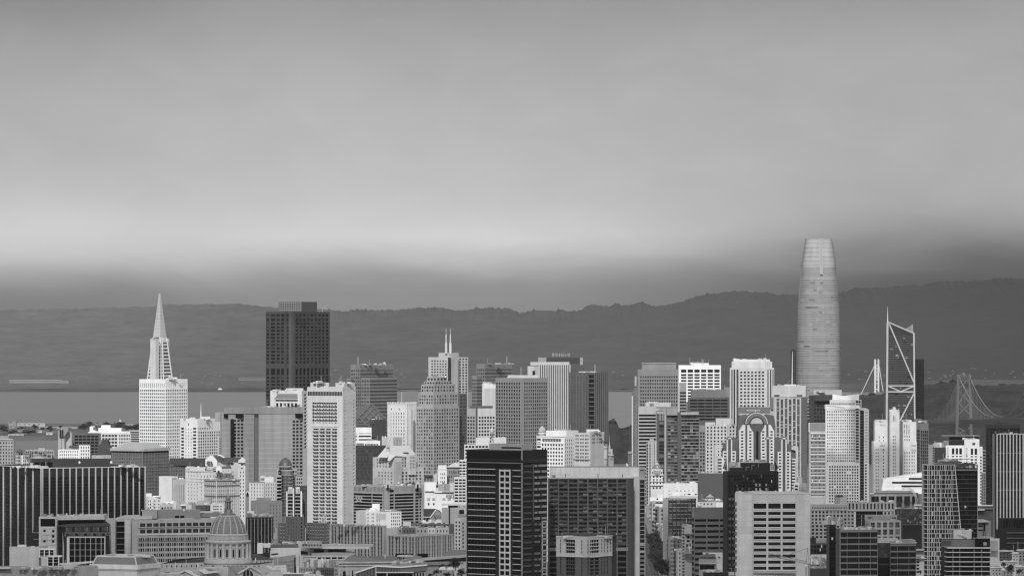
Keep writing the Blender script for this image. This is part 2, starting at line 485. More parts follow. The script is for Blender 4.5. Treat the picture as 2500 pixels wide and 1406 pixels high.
def build_land():
 xs = [-9000, -6000, -4000, -2500, -1600, -1000, -500, 0, 500, 1000, 1600, 2500, 4000, 6000, 9000]
 ys = [-9000, -4000, -2200, -1500, -900, -400, 0, 250, 500, 750, 1000, 1300, 1700, 2300, 3200, 4200, 5200, 6100, 6150, 6200, 6250, 6300, 8000, 12000, 17500, 17800, 18100, 20000, 27000, 45000]
 V = [(x, y, land_z(x, y)) for y in ys for x in xs]
 n = len(xs)
 Fc = [(j * n + i, j * n + i + 1, (j + 1) * n + i + 1, (j + 1) * n + i) for j in range(len(ys) - 1) for i in range(n - 1)]
 m = simple_mat('city_ground', .12, noise=[((.004, .004, 1), .25), ((.05, .05, 1), .3)])
 plain('ground', mesh('ground', V, Fc, [m]), label='flat city ground running down to the bay shore')
 w = simple_mat('bay_water', .10, rough=.32, spec=.5, noise=[((.0006, .004, 1), .16)], bump=((.05, .02, .05), .35, 1.2))
 plain('water', mesh('water', [(-9000, 6180, 0), (9000, 6180, 0), (9000, 18060, 0), (-9000, 18060, 0)], [(0, 1, 2, 3)], [w]), label='calm grey water of the bay beyond the towers')
build_land()
RIDGE = [(-900, 760), (-200, 758), (0, 757), (130, 755), (300, 752), (427, 744), (473, 746), (583, 740), (618, 747), (700, 752), (800, 756), (834, 762), (857, 761), (897, 757), (961, 760), (1018, 752), (1080, 751), (1110, 759), (1200, 750),
   (1240, 756), (1262, 764), (1290, 760), (1340, 757), (1390, 761), (1420, 756), (1450, 745), (1485, 751), (1510, 742), (1540, 748), (1560, 740), (1600, 748), (1640, 745), (1690, 727), (1740, 716), (1800, 712), (1840, 716),
   (1870, 712), (1900, 722), (1945, 720), (2060, 716), (2090, 704), (2150, 705), (2200, 700), (2300, 692), (2400, 686), (2500, 680), (2700, 676), (3400, 690)]
def ridge_py(px):
 for (a, ya), (b, yb) in zip(RIDGE, RIDGE[1:]):
  if a <= px <= b: return ya + (yb - ya) * (px - a) / (b - a)
 return RIDGE[0][1] if px < 0 else RIDGE[-1][1]
def fbm(x, y, seed=0.):
 from mathutils import noise
 return noise.fractal(Vector((x, y, seed)), 1.0, 2.1, 5)
def build_hills():
 YR = 23500.
 rng = random.Random(5)
 nx, ny = 1200, 40
 V, Fc = [], []
 for j in range(ny):
  t = j / (ny - 1)
  y = 18080 + (YR - 18080) * min(t / .72, 1.0) + max(0, t - .72) / .28 * 4000
  for i in range(nx):
   px = -900 + 4300 * i / (nx - 1)
   x = (px - CX) / F * YR
   zr = PZ(ridge_py(px), YR)
   nz_ = fbm(px * .03, 3.3) * 9 + (max(0, fbm(px * .22, 7.7)) * 12 + max(0, fbm(px * .6, 2.7) - .1) * 9 if px > 800 else 0)
   u = min(t / .72, 1.0); zr += nz_ * u ** 14
   prof = u ** 1.15 * (0.62 + 0.38 * u)
   spur = fbm(x * .0011, y * .00055, 1.2) * 50 * u * (1 - u) * 2.2 + fbm(x * .006, y * .003, 5.) * 6 * (1 - u)
   z = 4 + (zr - 4) * prof + spur
   if t > .72: z = zr - (t - .72) / .28 * 200
   V.append((x, y, max(z, 3)))
 for j in range(ny - 1):
  for i in range(nx - 1): Fc.append((j * nx + i, j * nx + i + 1, (j + 1) * nx + i + 1, (j + 1) * nx + i))
 m = simple_mat('hill_scrub_shade', .055, noise=[((.0009, .0004, .004), .12), ((.006, .004, .01), .14), ((.022, .014, .03), .16)])
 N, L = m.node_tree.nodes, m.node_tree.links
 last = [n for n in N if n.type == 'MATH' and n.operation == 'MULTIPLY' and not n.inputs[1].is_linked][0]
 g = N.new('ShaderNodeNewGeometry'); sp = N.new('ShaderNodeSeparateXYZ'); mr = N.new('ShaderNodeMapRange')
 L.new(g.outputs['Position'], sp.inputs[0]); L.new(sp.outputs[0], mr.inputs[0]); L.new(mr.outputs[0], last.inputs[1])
 for i, v in enumerate((-2200, 2300, .115, .012)): mr.inputs[i + 1].default_value = v  # albedo drops towards the right: cloud shade put into the hill colour
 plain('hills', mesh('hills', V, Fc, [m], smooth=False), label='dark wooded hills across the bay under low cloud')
build_hills()
def build_haze(density):
 me = mesh('haze', [Vector(v) for v in ((-8500, -1200, -14), (8500, -1200, -14), (8500, 33000, -14), (-8500, 33000, -14), (-8500, -1200, 620), (8500, -1200, 620), (8500, 33000, 620), (-8500, 33000, 620))], CUBE_F, [])
 m = bpy.data.materials.new('haze_air'); m.use_nodes = True
 N, L = m.node_tree.nodes, m.node_tree.links
 N.remove(N['Principled BSDF'])
 v = N.new('ShaderNodeVolumePrincipled')
 v.inputs['Color'].default_value = (.9, .9, .9, 1)
 v.inputs['Density'].default_value = density
 v.inputs['Anisotropy'].default_value = 0.0
 L.new(v.outputs[0], N['Material Output'].inputs['Volume'])
 me.materials.append(m)
 plain('haze', me, 'stuff', 'thin grey haze over the city and the bay')
# BUILDINGS: far row (5.2 to 6 km)
def fr(x0, x1, *pairs): return [((a - x0) / (x1 - x0), (b - x0) / (x1 - x0)) for a, b in pairs]
def spans(x0, x1, n, wf): p = (x1 - x0) / n; return [(x0 + p * (i + .5 - wf / 2), x0 + p * (i + .5 + wf / 2)) for i in range(n)]
def pyramid_tower():
 Y = 5890.
 b = B('pyramid_tower', 'slender white pyramid skyscraper with a pointed spire and two side wings', Y, 390, cat='skyscraper')
 cx, th = PX(390, Y), R(35)
 def ring(py, shrink=0.):
  s = max((4 + .2685 * (py - 718)) / 1.393 * Y / F / 2 - shrink, .05)
  z = PZ(py, Y)
  out = []
  for ux, uy in ((-1, -1), (1, -1), (1, 1), (-1, 1)):       # corner order: near-left ... in the block's own frame
   x = ux * s; y = uy * s
   out.append((cx + x * math.cos(th) + y * math.sin(th), Y - x * math.sin(th) + y * math.cos(th), z))
  return out
 def frustum(name, mat, y0, y1, sh=0., parent=None):
  V = ring(y0, sh) + ring(y1, sh)
  Fc = [(i, (i + 1) % 4, 4 + (i + 1) % 4, 4 + i) for i in range(4)] + [(0, 1, 2, 3), (7, 6, 5, 4)]
  return b.mesh(name, mat, V, Fc, parent=parent)
 frustum('spire', 'concrete:.52', 718, 826)
 y = 729.
 while y < 822: frustum('panel_joint', 'metal:.42', y, y + .9, -.12); y += 8.3
 zbase = (EYE - GROUND + 3) / Y * F + HY
 frustum('shaft_core', 'concrete:.6', 826, zbase, .75)
 y = 826.
 k = 0
 while y < 960:
  frustum('spandrel', 'concrete:.60', y, y + (10.5 if k == 0 else 4.0)); y += 10.5 if k == 0 else 4.0
  frustum('window_band', 'g:mid', y, y + 4.4, .45); y += 4.4; k += 1
 frustum('lower_shaft', 'concrete:.7', y, zbase)
 for i in range(4):
  for t0 in (0., .2):
   A, Bq = ring(826), ring(960)
   j = (i + 1) % 4
   p = Vector(A[i]).lerp(Vector(A[j]), t0 * (1 if t0 == 0 else 1.35)); q = Vector(Bq[i]).lerp(Vector(Bq[j]), t0)
   b.beam('pier', 'concrete:.6', p, q, 1.5)
 b.block(380, 13, 8.5, 828, Y=Y - 28, mat='concrete:.60', name='wing')
 b.block(410.6, 4.5, 2.9, 828, Y=Y + 9, mat='concrete:.62', name='wing')
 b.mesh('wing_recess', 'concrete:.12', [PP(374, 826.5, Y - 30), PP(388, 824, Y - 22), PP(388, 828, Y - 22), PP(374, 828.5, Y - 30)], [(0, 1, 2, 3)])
 b.done()
pyramid_tower()
def dark_granite_tower():
 Y = 5560.
 b = B('office_tower', 'tall dark granite tower with a scaffolded block on its roof', Y, 713, cat='skyscraper')
 rs = [(768, 774), (779, 785)] + rows(789, 8.55, 5.2, 892) + [(901, 917)] + rows(921, 8.55, 5.2, 1000)
 rl = [r for r in rs]
 cl = fr(649, 711, (650, 657), (661, 672), (675, 683), (686, 693), (700, 708))
 cr = cols(9, .10, .985, .66)
 fl, fb = b.block(711, 62, 94, 762, mat='stone:.065', Lz=[zn(cl, rl, 'dark', .9)], Rz=[zn(cr, rl, 'dark', .9)])
 b.fins(fl, [.985], 4.2, 1.4, 'stone:.10', 762, 1000, 'corner_bay'); b.fins(fb, [.03], 4.5, 1.4, 'stone:.10', 762, 1000, 'corner_bay')
 b.block(735, 55, 39, 738, bot=765, Y=Y + 30, mat='metal:.08', name='penthouse', par=0)
 for i in range(13):
  x = 681 + i * 4.4
  b.box('scaffold_pole', 'metal:.35', x, x + .8, 737, 762, Y - 15, .3)
 for y in (741, 746.5, 752, 757.5): b.box('scaffold_rail', 'metal:.33', 681, 737, y, y + .9, Y - 14, .3)
 b.box('hoist_mast', 'metal:.4', 787, 788, 752, 763, Y, .5); b.box('hoist_arm', 'metal:.4', 783, 798, 753, 754.2, Y, .5)
 b.done()
dark_granite_tower()
def banded_glass(name, label, c, wl, wr, top, Y, steps, ytop, mast):
 b = B(name, label, Y, c, cat='skyscraper')
 rs = rows(ytop, 8.4, 5.0, 1100)
 b.block(c, wl, wr, top, Y=Y, mat='concrete:.22', Lz=[zn(cols(4, .03, .97, .8), rs, 'grey', .2)], Rz=[zn([(.01, .995)], rs, 'grey', .2)])
 for (c2, wl2, wr2, top2, dy) in steps:
  r2 = [r for r in rs if r[0] > top2 + 2]
  b.block(c2, wl2, wr2, top2, Y=Y - dy, mat='concrete:.23', Lz=[zn(cols(3, .03, .97, .8), r2, 'grey', .2)], Rz=[zn([(.01, .995)], r2, 'grey', .2)])
 for m in mast: b.box('antenna', 'metal:.6', m[0], m[0] + 1, m[1], top + 1, Y + 5, .6)
 b.clutter(c, c + wr, top, 6, Y)
 return b
b = banded_glass('office_tower', 'grey tower banded in glass and pale strips with a tall corner mast', 879, 23, 81, 891, 5520, [(902, 21, 68, 923, 30), (856, 10, 8, 925, 14)], 904, [(873.5, 872)])
b.lathe('dish_dome', 'paint:.5', 938, [(.5, 884), (4, 887), (5, 891)], 5540, 12)
b.done()
b = banded_glass('office_tower', 'banded glass tower with stepped shoulder behind the tower with sloped roof', 1183, 20, 67, 889, 5620, [(1164, 12, 12, 918, 25)], 902, [(1237, 871)])
b.done()
b = B('twin_spire_tower', 'pale tower with two thin white masts rising from its roof', 5480, 1102, cat='skyscraper')
r = rows(881, 6.7, 3.4, 1000)
b.block(1093, 47, 4, 873, mat='concrete:.50', Lz=[zn(cols(6, .12, .97, .62), r, 'mid', .35)])
b.block(1101.5, 3.5, 17.5, 865, Y=5465, mat='concrete:.50', name='lift_core')
b.block(1096, 25, 24, 862.5, bot=874, Y=5492, mat='concrete:.52', name='penthouse')
b.block(1119, .5, 24, 873, Y=5488, yaw=62, mat='concrete:.46', Rz=[zn(cols(3, .03, .97, .6), rows(876, 6.7, 4, 1000), 'mid', .35)])
b.fins(Face((PX(1094, 5462), 5462), (1, 0), (0, -1), 3, 5462), [.5], 3.2, 1, 'g:dark', 874, 960, 'glass_slot')
for x in (1089, 1099.5):
 b.box('spire_base', 'paint:.6', x - 2.6, x + 2.6, 838, 864, 5490, 2.4)
 b.box('spire', 'paint:.6', x - 1.3, x + 1.3, 818, 838, 5490, 1.2)
 b.box('spire_tip', 'metal:.6', x - .4, x + .4, 803, 818, 5490, .4)
b.done()
b = B('office_block', 'small white tower of close vertical lines tucked behind the tower with sloped roof', 5420, 1194)
b.block(1181, 4, 30, 937, yaw=60, mat='paint:.82', Rz=[zn(cols(13, .05, 1, .45), [(949, 1000)], 'mid', .4)])
b.clutter(1180, 1208, 937, 4); b.done(thr=6)
b = B('office_tower', 'grey tower with square windows split by a dark vertical slot', 5180, 1163)
r = rows(1018, 8.35, 4.9, 1110)
b.block(1161, 40, 2, 998, mat='concrete:.40', Lz=[zn(cols(5, .15, .97, .66), r, 'dark', .4)])
b.block(1166, .4, 44, 998, yaw=72, Y=5176, mat='concrete:.50', Rz=[zn(cols(6, .04, .97, .66), r, 'dark', .4)])
b.box('glass_slot', 'g:dark', 1161, 1166.5, 998, 1115, 5182, 3)
b.box('roof_plant', 'metal:.09', 1147, 1203, 992, 999.5, 5186, 14)
b.done()
def sloped_roof_tower():
 Y = 5210.
 b = B('office_tower', 'grey tower gridded with square windows under a sloped pale roof', Y, 1274, cat='skyscraper')
 r = rows(935, 8.62, 5.6, 1098)
 b.block(1274, 64, 64, 924, yaw=45, mat='concrete:.27', Lz=[zn(cols(10, .0, .95, .62), r, 'dark', .5)], Rz=[zn(cols(11, .08, .98, .62), r, 'dark', .5)])
 b.prism('roof', 'metal:.5', [(1236, 925), (1242, 917), (1303, 917.5), (1312, 915), (1316, 925)], Y + 18, 30)
 b.box('antenna', 'metal:.6', 1271.5, 1272.3, 897, 918, Y + 20, .5); b.box('roof_plant', 'paint:.5', 1246, 1290, 919, 922, Y + 10, 4)
 b.done()
sloped_roof_tower()
def ribbed_tower():
 Y = 5460.
 b = B('office_tower', 'tower of white vertical ribs crowned by a cluster of aerials', Y, 1316, cat='skyscraper')
 b.block(1316, 3, 109, 892, yaw=62, mat='concrete:.10', Rz=[])
 f = b.block(1316, 3, 78, 893.5, yaw=62, Y=Y - 3, mat='concrete:.09')[1]
 b.fins(f, [i / 14.6 for i in range(15)], 1.0, .9, 'paint:.62', 892, 1070, 'rib')
 f2 = Face(f.P(1.0, 0, 0).xy, f.u, f.n, 20 / F * Y / .88, Y)
 b.block(1395, 1, 30, 893, yaw=62, Y=Y + 30, mat='concrete:.2', Rz=[zn(cols(9, .02, .98, .5), [(896, 1000)], 'mid', .4)])
 b.box('penthouse', 'metal:.05', 1334, 1417, 874, 890, Y + 60, 30); b.box('penthouse', 'paint:.30', 1314, 1334, 874, 893, Y + 58, 30)
 b.box('penthouse', 'paint:.34', 1416, 1423, 874, 893, Y + 58, 30)
 b.box('roof_plant', 'paint:.55', 1295, 1390, 885, 893, Y + 30, 16)
 b.block(1303, 15, 13, 895, yaw=40, Y=Y - 10, mat='paint:.60', name='side_block')
 b.box('roof_opening', 'g:dark', 1300, 1306, 906, 917, Y - 14, 2)
 rng = random.Random(3)
 for i in range(30):
  x = rng.uniform(1347, 1392); b.box('aerial', 'paint:.3', x, x + rng.uniform(.6, 2.2), rng.uniform(861, 866), 871 + rng.uniform(-1, 1), Y + 60, .6)
 b.box('aerial_deck', 'metal:.3', 1347, 1391, 868, 869, Y + 60, 6)
 b.done()
ribbed_tower()
def dark_ribbed():
 Y = 5300.
 b = B('office_tower', 'dark bronze tower of close vertical ribs standing against the open water', Y, 1452, cat='skyscraper')
 r = rows(921, 7.4, 5, 1075)
 fl, fb = b.block(1452, 62, 32, 910, yaw=30, mat='stone:.10', Lz=[zn(cols(12, .01, .72, .74), r, 'grey', .35), zn([(.76, .985)], rows(916, 11.2, 8, 1075), 'dark', .3)], Rz=[zn(cols(7, .03, .97, .5), [(914, 1080)], 'dark', .5)])
 b.fins(fl, [i / 17 for i in range(13)], .7, .5, 'stone:.14', 911, 1080, 'rib')
 b.fins(fb, [i / 7 for i in range(8)], .8, .7, 'stone:.15', 911, 1080, 'rib')
 b.box('roof_plant', 'paint:.6', 1413, 1452, 908, 911, Y + 20, 8); b.box('antenna', 'metal:.5', 1452.5, 1453.3, 890, 910, Y + 20, .5)
 b.clutter(1416, 1470, 910, 5); b.done()
dark_ribbed()
def gridded_grey_tower():
 Y = 5900.
 b = B('office_tower', 'grey tower punched with small square windows beside the gap of water', Y, 1600, cat='skyscraper')
 r = rows(919, 8.55, 4.6, 1000)
 b.block(1557, 1, 101, 903, yaw=85, mat='concrete:.25', Rz=[zn(cols(16, .05, .97, .56), r, 'dark', .5)], depth=None)
 b.box('penthouse', 'concrete:.26', 1567, 1650, 888, 904, Y + 25, 25)
 b.box('coping', 'concrete:.34', 1566, 1651, 887, 889, Y + 24, 27)
 b.box('side_pier', 'concrete:.19', 1549.5, 1557, 920, 1145, Y + 4, 20); b.box('side_pier', 'concrete:.18', 1545.5, 1550, 955, 1145, Y + 8, 20)
 b.box('edge_fin', 'paint:.6', 1542.5, 1545.6, 968, 1145, Y + 2, 4)
 b.box('cap', 'concrete:.42', 1549.5, 1554, 919.5, 944, Y + 2, 2.5)
 for y in rows(930, 9, 2.2, 1140): b.box('side_vent', 'concrete:.3', 1547.6, 1549.2, y[0], y[1], Y + 6, 2.2)
 b.done()
gridded_grey_tower()
def white_grid():
 Y = 5880.
 b = B('office_tower', 'bright white sunlit frame tower with six bays of wide dark windows', Y, 1709)
 r = [(903, 910.5), (914, 919)] + rows(921, 7.4, 4.4, 1010)
 b.block(1657, 1, 103, 892.5, yaw=85.5, mat='paint:.86', Rz=[zn(cols(6, .04, .985, .80), r, 'dark', .8)])
 b.box('penthouse', 'paint:.84', 1688, 1730, 887.5, 893, Y + 20, 14)
 rng = random.Random(1)
 for x in (1684, 1692, 1703, 1713, 1715.5, 1718, 1730): b.box('antenna', 'paint:.55', x, x + .6, rng.uniform(873, 884), 893, Y + 14, .3)
 b.clutter(1688, 1728, 888, 5, Y + 18, masts=0)
 b.done()
white_grid()
b = B('office_block', 'narrow grey banded block pressed against the white frame tower', 5840, 1667)
b.block(1659, .5, 16.5, 935, yaw=85, mat='concrete:.30', Rz=[zn([(.03, .97)], rows(958, 7.6, 4, 1012), 'dark', .3)]); b.done()
b = B('office_block', 'wide dark grey block with long bands of windows below the white frame tower', 5800, 1730)
b.block(1680, .8, 100, 971, yaw=86, mat='stone:.10', Rz=[zn(cols(5, .04, .97, .93), rows(976, 7.75, 4.4, 1030), 'dark', .4), zn(cols(24, .28, .75, .5), [(1023.6, 1027)], 'dark', .3)])
b.box('penthouse', 'concrete:.17', 1688, 1774, 953, 972, 5815, 20); b.box('side_block', 'concrete:.26', 1770, 1782, 947, 990, 5832, 20)
b.clutter(1692, 1770, 953, 6, 5815); b.done()
def stepped_white():
 Y = 5230.
 b = B('office_tower', 'pale stepped tower with seven columns of small dark windows and striped edges', Y, 1836, cat='skyscraper')
 f = b.block(1782, .8, 108, 899, yaw=86, mat='stone:.56', Rz=[zn(cols(7, .215, .79, .58), rows(908, 8.15, 4.2, 1000), 'dark', .5),
   zn(fr(1782, 1890, (1785.5, 1788.5), (1791, 1795), (1798, 1803)), [(903, 1060)], 'mid', .5), zn(fr(1782, 1890, (1873.5, 1876.5), (1880, 1883), (1886, 1888.5)), [(903, 1000)], 'mid', .5)])[1]
 b.box('upper_tier', 'stone:.58', 1787, 1885, 884, 899.4, Y + 6, 26); b.box('upper_tier', 'stone:.6', 1791, 1880, 878.5, 884.2, Y + 10, 22)
 for x in (1868, 1873, 1878): b.box('tier_fin', 'stone:.50', x, x + .8, 879, 899, Y + 4, 2)
 b.clutter(1795, 1875, 878.5, 4, Y + 14); b.done()
stepped_white()
def rounded_tower():
 """the tall rounded tapering glass tower: superellipse floors, a pale louvre at every floor, an open latticed crown"""
 Y = 5820.
 b = B('rounded_skyscraper', 'tallest tower, rounded and tapering, ringed with pale sunshades under a latticed crown', Y, 2002, cat='skyscraper')
 prof = [(583, 31.5), (600, 34.3), (620, 37.4), (650, 41.6), (680, 44.6), (710, 46.8), (750, 49.4), (800, 51.3), (850, 52.6), (900, 53.3), (960, 53.6), (1100, 53.6)]
 def rad(py):
  for (a, ra), (c, rc) in zip(prof, prof[1:]):
   if a <= py <= c: return ra + (rc - ra) * (py - a) / (c - a)
  return prof[-1][1]
 cx = PX(2002, Y); k = Y / F; n = 3.5; SEG = 72
 def outline(py, grow=0.):
  r = rad(py) * k + grow; out = []
  for i in range(SEG):
   a = 2 * math.pi * i / SEG + .02
   ca, sa = math.cos(a), math.sin(a)
   q = (abs(ca) ** n + abs(sa) ** n) ** (-1 / n)
   out.append((cx + r * q * ca, Y + 27 + r * q * sa, PZ(py, Y)))
  return out
 def loft(name, mat, ys, grow=0., parent=None, cap=True, kind=None):
  V, Fc = [], []
  for y in ys: V += outline(y, grow)
  for j in range(len(ys) - 1):
   for i in range(SEG): i2 = (i + 1) % SEG; Fc.append((j * SEG + i, j * SEG + i2, (j + 1) * SEG + i2, (j + 1) * SEG + i))
  if cap: Fc.append(tuple(range(SEG))); Fc.append(tuple((len(ys) - 1) * SEG + i for i in range(SEG)))
  return b.mesh(name, mat, V, Fc, smooth=False, kind=kind)
 y = 653.; i = 0
 pitch = 5.95
 while y < 985:
  loft('glass_storey', 'g:silver' if i % 11 == 4 else 'g:mirror', [y, y + pitch], cap=False)
  loft('sunshade', 'concrete:.40', [y, y + .7], .5); y += pitch; i += 1
 rng = random.Random(17)
 for q in range(120):
  fl_ = rng.randint(0, 54); yy = 653 + fl_ * pitch; i0 = rng.choice(range(37, 71)); n_ = rng.choice((1, 2, 2, 3, 5, 7))
  oa, ob = outline(yy + .8, .12), outline(yy + pitch - .2, .12); V, Fc = [], []
  for i in range(n_ + 1): V += [oa[(i0 + i) % SEG], ob[(i0 + i) % SEG]]
  for i in range(n_): Fc.append((2 * i, 2 * i + 1, 2 * i + 3, 2 * i + 2))
  b.mesh('glass_panel', rng.choice(('g:grey', 'g:silver', 'g:silver', 'g:silver', 'g:mirror')), V, Fc)
 loft('crown', 'concrete:.36', [583.5 + j * 8.7 for j in range(9)], cap=False)
 for yy in (584, 594, 605, 616, 627, 638, 648): loft('crown_ring', 'concrete:.30', [yy, yy + .9], .5)
 V, Fc = [], []
 for i in range(0, SEG * 2):
  a = i / 2
  for j, yy in enumerate([584 + 20.05 * q for q in range(21)]):
   o = outline(yy, .28); p = Vector(o[int(a)]).lerp(Vector(o[(int(a) + 1) % SEG]), a % 1)
   d = (Vector(o[(int(a) + 1) % SEG]) - Vector(o[int(a)])).normalized() * (.16 if yy > 652 else .3)
   V += [p - d, p + d]
   if j: m = len(V); Fc.append((m - 4, m - 3, m - 1, m - 2))
 b.mesh('mullions', 'concrete:.44', V, Fc, kind='stuff')
 o = outline(620, .6)
 fy = Y + 27 - rad(620) * k - .9
 b.mesh('crown_notch', 'metal:.2', [(PX(2002.5, Y), fy + 2, PZ(584, Y)), (PX(2008, Y), fy + 2, PZ(584, Y)), (PX(2008, Y), fy - 5, PZ(671, Y)), (PX(2002.5, Y), fy - 5, PZ(671, Y))], [(0, 1, 2, 3)])
 for q in range(11):
  z = 586 + q * 8; t = (z - 584) / 87
  b.box('notch_rail', 'concrete:.46', 2002, 2008.5, z, z + .9, fy + 1.6 - 7 * t, .5)
 for x in (2002, 2008): b.mesh('notch_post', 'concrete:.5', [(PX(x, Y), fy + 1.5, PZ(584, Y)), (PX(x + .9, Y), fy + 1.5, PZ(584, Y)), (PX(x + .9, Y), fy - 5.6, PZ(672, Y)), (PX(x, Y), fy - 5.6, PZ(672, Y))], [(0, 1, 2, 3)])
 b.done()
rounded_tower()
def braced_tower():
 Y = 5900.
 b = B('braced_skyscraper', 'angular dark glass tower with white diagonal braces and a needle spire', Y, 2200, cat='skyscraper')
 outl = [(2167, 788), (2231.5, 815), (2234.5, 1120), (2164, 1120)]
 b.prism('glass_body', 'g:sheen', outl, Y, 34)
 for y in rows(822, 5.3, .5, 1040):
  b.box('floor_line', 'metal:.20', 2166.5, 2232, y[0], y[1], Y - .25, .3)
 rng = random.Random(9)
 for i in range(44):
  x = rng.uniform(2172, 2226); y = 824 + 5.3 * rng.randint(0, 37)
  b.box('glass_panel', 'g:light' if rng.random() < .5 else 'g:black', x, x + rng.uniform(2, 9), y + .6, y + 4.8, Y - .2, .25)
 W = 'concrete:.46'
 def br(x0, y0, x1, y1, t=1.6): b.beam('brace', W, PP(x0, y0, Y - .6), PP(x1, y1, Y - .6), t, 1.6)
 b.beam('corner_mast', W, PP(2166.8, 788, Y - .6), PP(2164.2, 1110, Y - .6), 2.6, 2.2)
 b.beam('corner_mast', W, PP(2231, 815, Y - .6), PP(2234, 1110, Y - .6), 1.9, 1.8)
 br(2167.5, 787, 2231.5, 815, 1.4); br(2171, 792, 2231, 934, 1.7)
 br(2165, 943, 2233, 943, 1.7); br(2165, 957.5, 2233, 957.5, 1.7); br(2170, 944, 2199, 957, 1.6); br(2199, 957, 2230, 944, 1.6)
 br(2232, 960, 2194, 1034, 1.7)
 V = [PP(2165.7, 788, Y), PP(2168.6, 788, Y), PP(2168.6, 788, Y + 1.5), PP(2165.7, 788, Y + 1.5), PP(2166.6, 750, Y), PP(2167.1, 750, Y), PP(2167.1, 750, Y + .3), PP(2166.6, 750, Y + .3)]
 b.mesh('spire', 'metal:.6', V, CUBE_F)
 for i in range(11): b.box('crown_screen', 'metal:.4', 2206 + i * 2, 2207 + i * 2, 806 - i * 1.15, 812 + i * .5, Y + 4, .5)
 b.box('crown_post', 'metal:.5', 2226, 2228, 793, 815, Y + 2, 1); b.mesh('corner_glass', 'g:grey', [PP(2228, 800, Y + 2), PP(2232, 815, Y), PP(2229, 815, Y), PP(2228, 812, Y)], [(0, 1, 2, 3)])
 for i in range(14): b.box('screen_fin', 'metal:.38', 2172 + i * 2.3, 2172.7 + i * 2.3, 797 - (i % 3) + i * .95, 812, Y + 6, .4)
 b.done()
braced_tower()
b = B('office_tower', 'plain dark glass tower showing as a shadowy slab beside the braced tower', 6010, 2244, cat='skyscraper')
b.block(2233, .5, 23, 877, yaw=86, mat='stone:.03', Rz=[zn(cols(8, .02, .98, .8), rows(880, 5.4, 4.4, 1040), 'black', .15)]); b.done()
b = B('office_tower', 'slim dark tower with one bright white edge beside the rounded tower', 6040, 1942, cat='skyscraper')
b.prism('wall', 'stone:.04', [(1934, 857), (1937, 853), (1950, 856), (1950, 1000), (1932.5, 1000)], 6040, 30)
b.prism('edge_fin', 'paint:.85', [(1934, 862), (1935, 859), (1934.8, 945), (1932.6, 945)], 6038, 1.5)
for y in rows(862, 6, .6, 940): b.box('floor_line', 'stone:.09', 1936, 1950, y[0], y[1], 6039.5, .3)
b.done()
b = B('office_block', 'low dark block with a pale roof strip at the foot of the rounded tower', 5700, 2020)
b.block(1975, .5, 116, 966, yaw=86, mat='stone:.045', Rz=[zn(cols(14, .1, .97, .7), rows(990, 9, 4, 1090), 'dark', .3)])
b.box('roof_screen', 'paint:.45', 1986, 2055, 953, 967, 5725, 12); b.box('upper_block', 'stone:.05', 1989, 2036, 965, 980, 5694, 8)
for y in rows(950, 8, 4.5, 1030): b.box('balcony', 'paint:.4', 1970.5, 1976, y[0], y[0] + 1.4, 5690, 3)
b.clutter(1998, 2016, 958, 5, 5715); b.done()
# BUILDINGS: middle rows, left half
b = B('apartment_block', 'light grey corniced block cut off by the edge, standing before the water', 5050, 20)
fl, f2 = b.block(33, 70, 6, 1074, yaw=20, mat='stone:.36', Lz=[zn(cols(10, .02, .99, .42), rows(1080, 8, 4.6, 1150), 'dark', .35)], Rz=[zn([(.3, .6)], rows(1080, 8, 4.6, 1150), 'dark', .3)])
b.ledges(fl, [1073.5], 1.4, 1.2, 'stone:.42', name='cornice'); b.ledges(fl, [1088.5], .5, .5, 'stone:.4'); b.box('roof_plant', 'stone:.3', 0, 22, 1065, 1074, 5070, 8); b.done(thr=4)
b = B('row_house', 'low pale house with a hipped top on the slope past the corniced block', 5000, 48)
b.block(44, 6, 12, 1104, mat='paint:.5', Lz=[zn(cols(2), rows(1108, 8, 4, 1150), 'dark', .3)], Rz=[zn(cols(2), rows(1108, 8, 4, 1150), 'dark', .3)]); b.prism('roof', 'roof:.12', [(38, 1104), (46, 1096), (57, 1104)], 4998, 8); b.done(thr=3)
b = B('row_house', 'small white flat house peeping over the dark ribbed block', 4960, 66)
b.block(56, 4, 14, 1112, mat='paint:.72', Rz=[zn(cols(3), rows(1116, 8, 4, 1150), 'dark', .3)]); b.box('porch', 'roof:.1', 60, 74, 1109, 1112, 4957, 4); b.done(thr=3)
b = B('row_house', 'dark low house with a pale hip roof at the skyline of the dark ribbed block', 4940, 92)
b.block(80, 8, 26, 1120, mat='stone:.12', Rz=[zn(cols(4), rows(1123, 8, 4, 1150), 'black', .3)]); b.prism('roof', 'paint:.4', [(79, 1120), (86, 1115), (98, 1115), (107, 1120)], 4938, 10); b.done(thr=3)
b = B('apartment_block', 'low grey apartment terrace with bay windows by the water', 5100, 98)
fl, f2 = b.block(82, 20, 50, 1100, yaw=62, mat='stone:.36', Lz=[zn(cols(4), rows(1104, 8, 4, 1150), 'dark', .3)], Rz=[zn(cols(9, .02, .98, .5), rows(1104, 8, 4, 1150), 'mid', .3)])
b.box('roof_plant', 'stone:.4', 94, 110, 1095, 1101, 5112, 8)
for i in range(7): b.box('bay_top', 'stone:.42', 64 + i * 9.6, 70 + i * 9.6, 1098.3, 1101, 5096, 2)
b.done(thr=4)
b = B('concrete_tower', 'bare concrete slab tower with two dark slots at its top', 5080, 160)
b.block(157, 15, 3, 1052, yaw=15, mat='concrete:.42', Lz=[zn(fr(142, 157, (148.5, 150.5)), rows(1068, 6.2, 3, 1110), 'dark', .4)])
b.box('slot', 'g:dark', 145.5, 149, 1050, 1066, 5076, 3); b.box('slot', 'g:dark', 151, 154.5, 1050, 1066, 5076, 3)
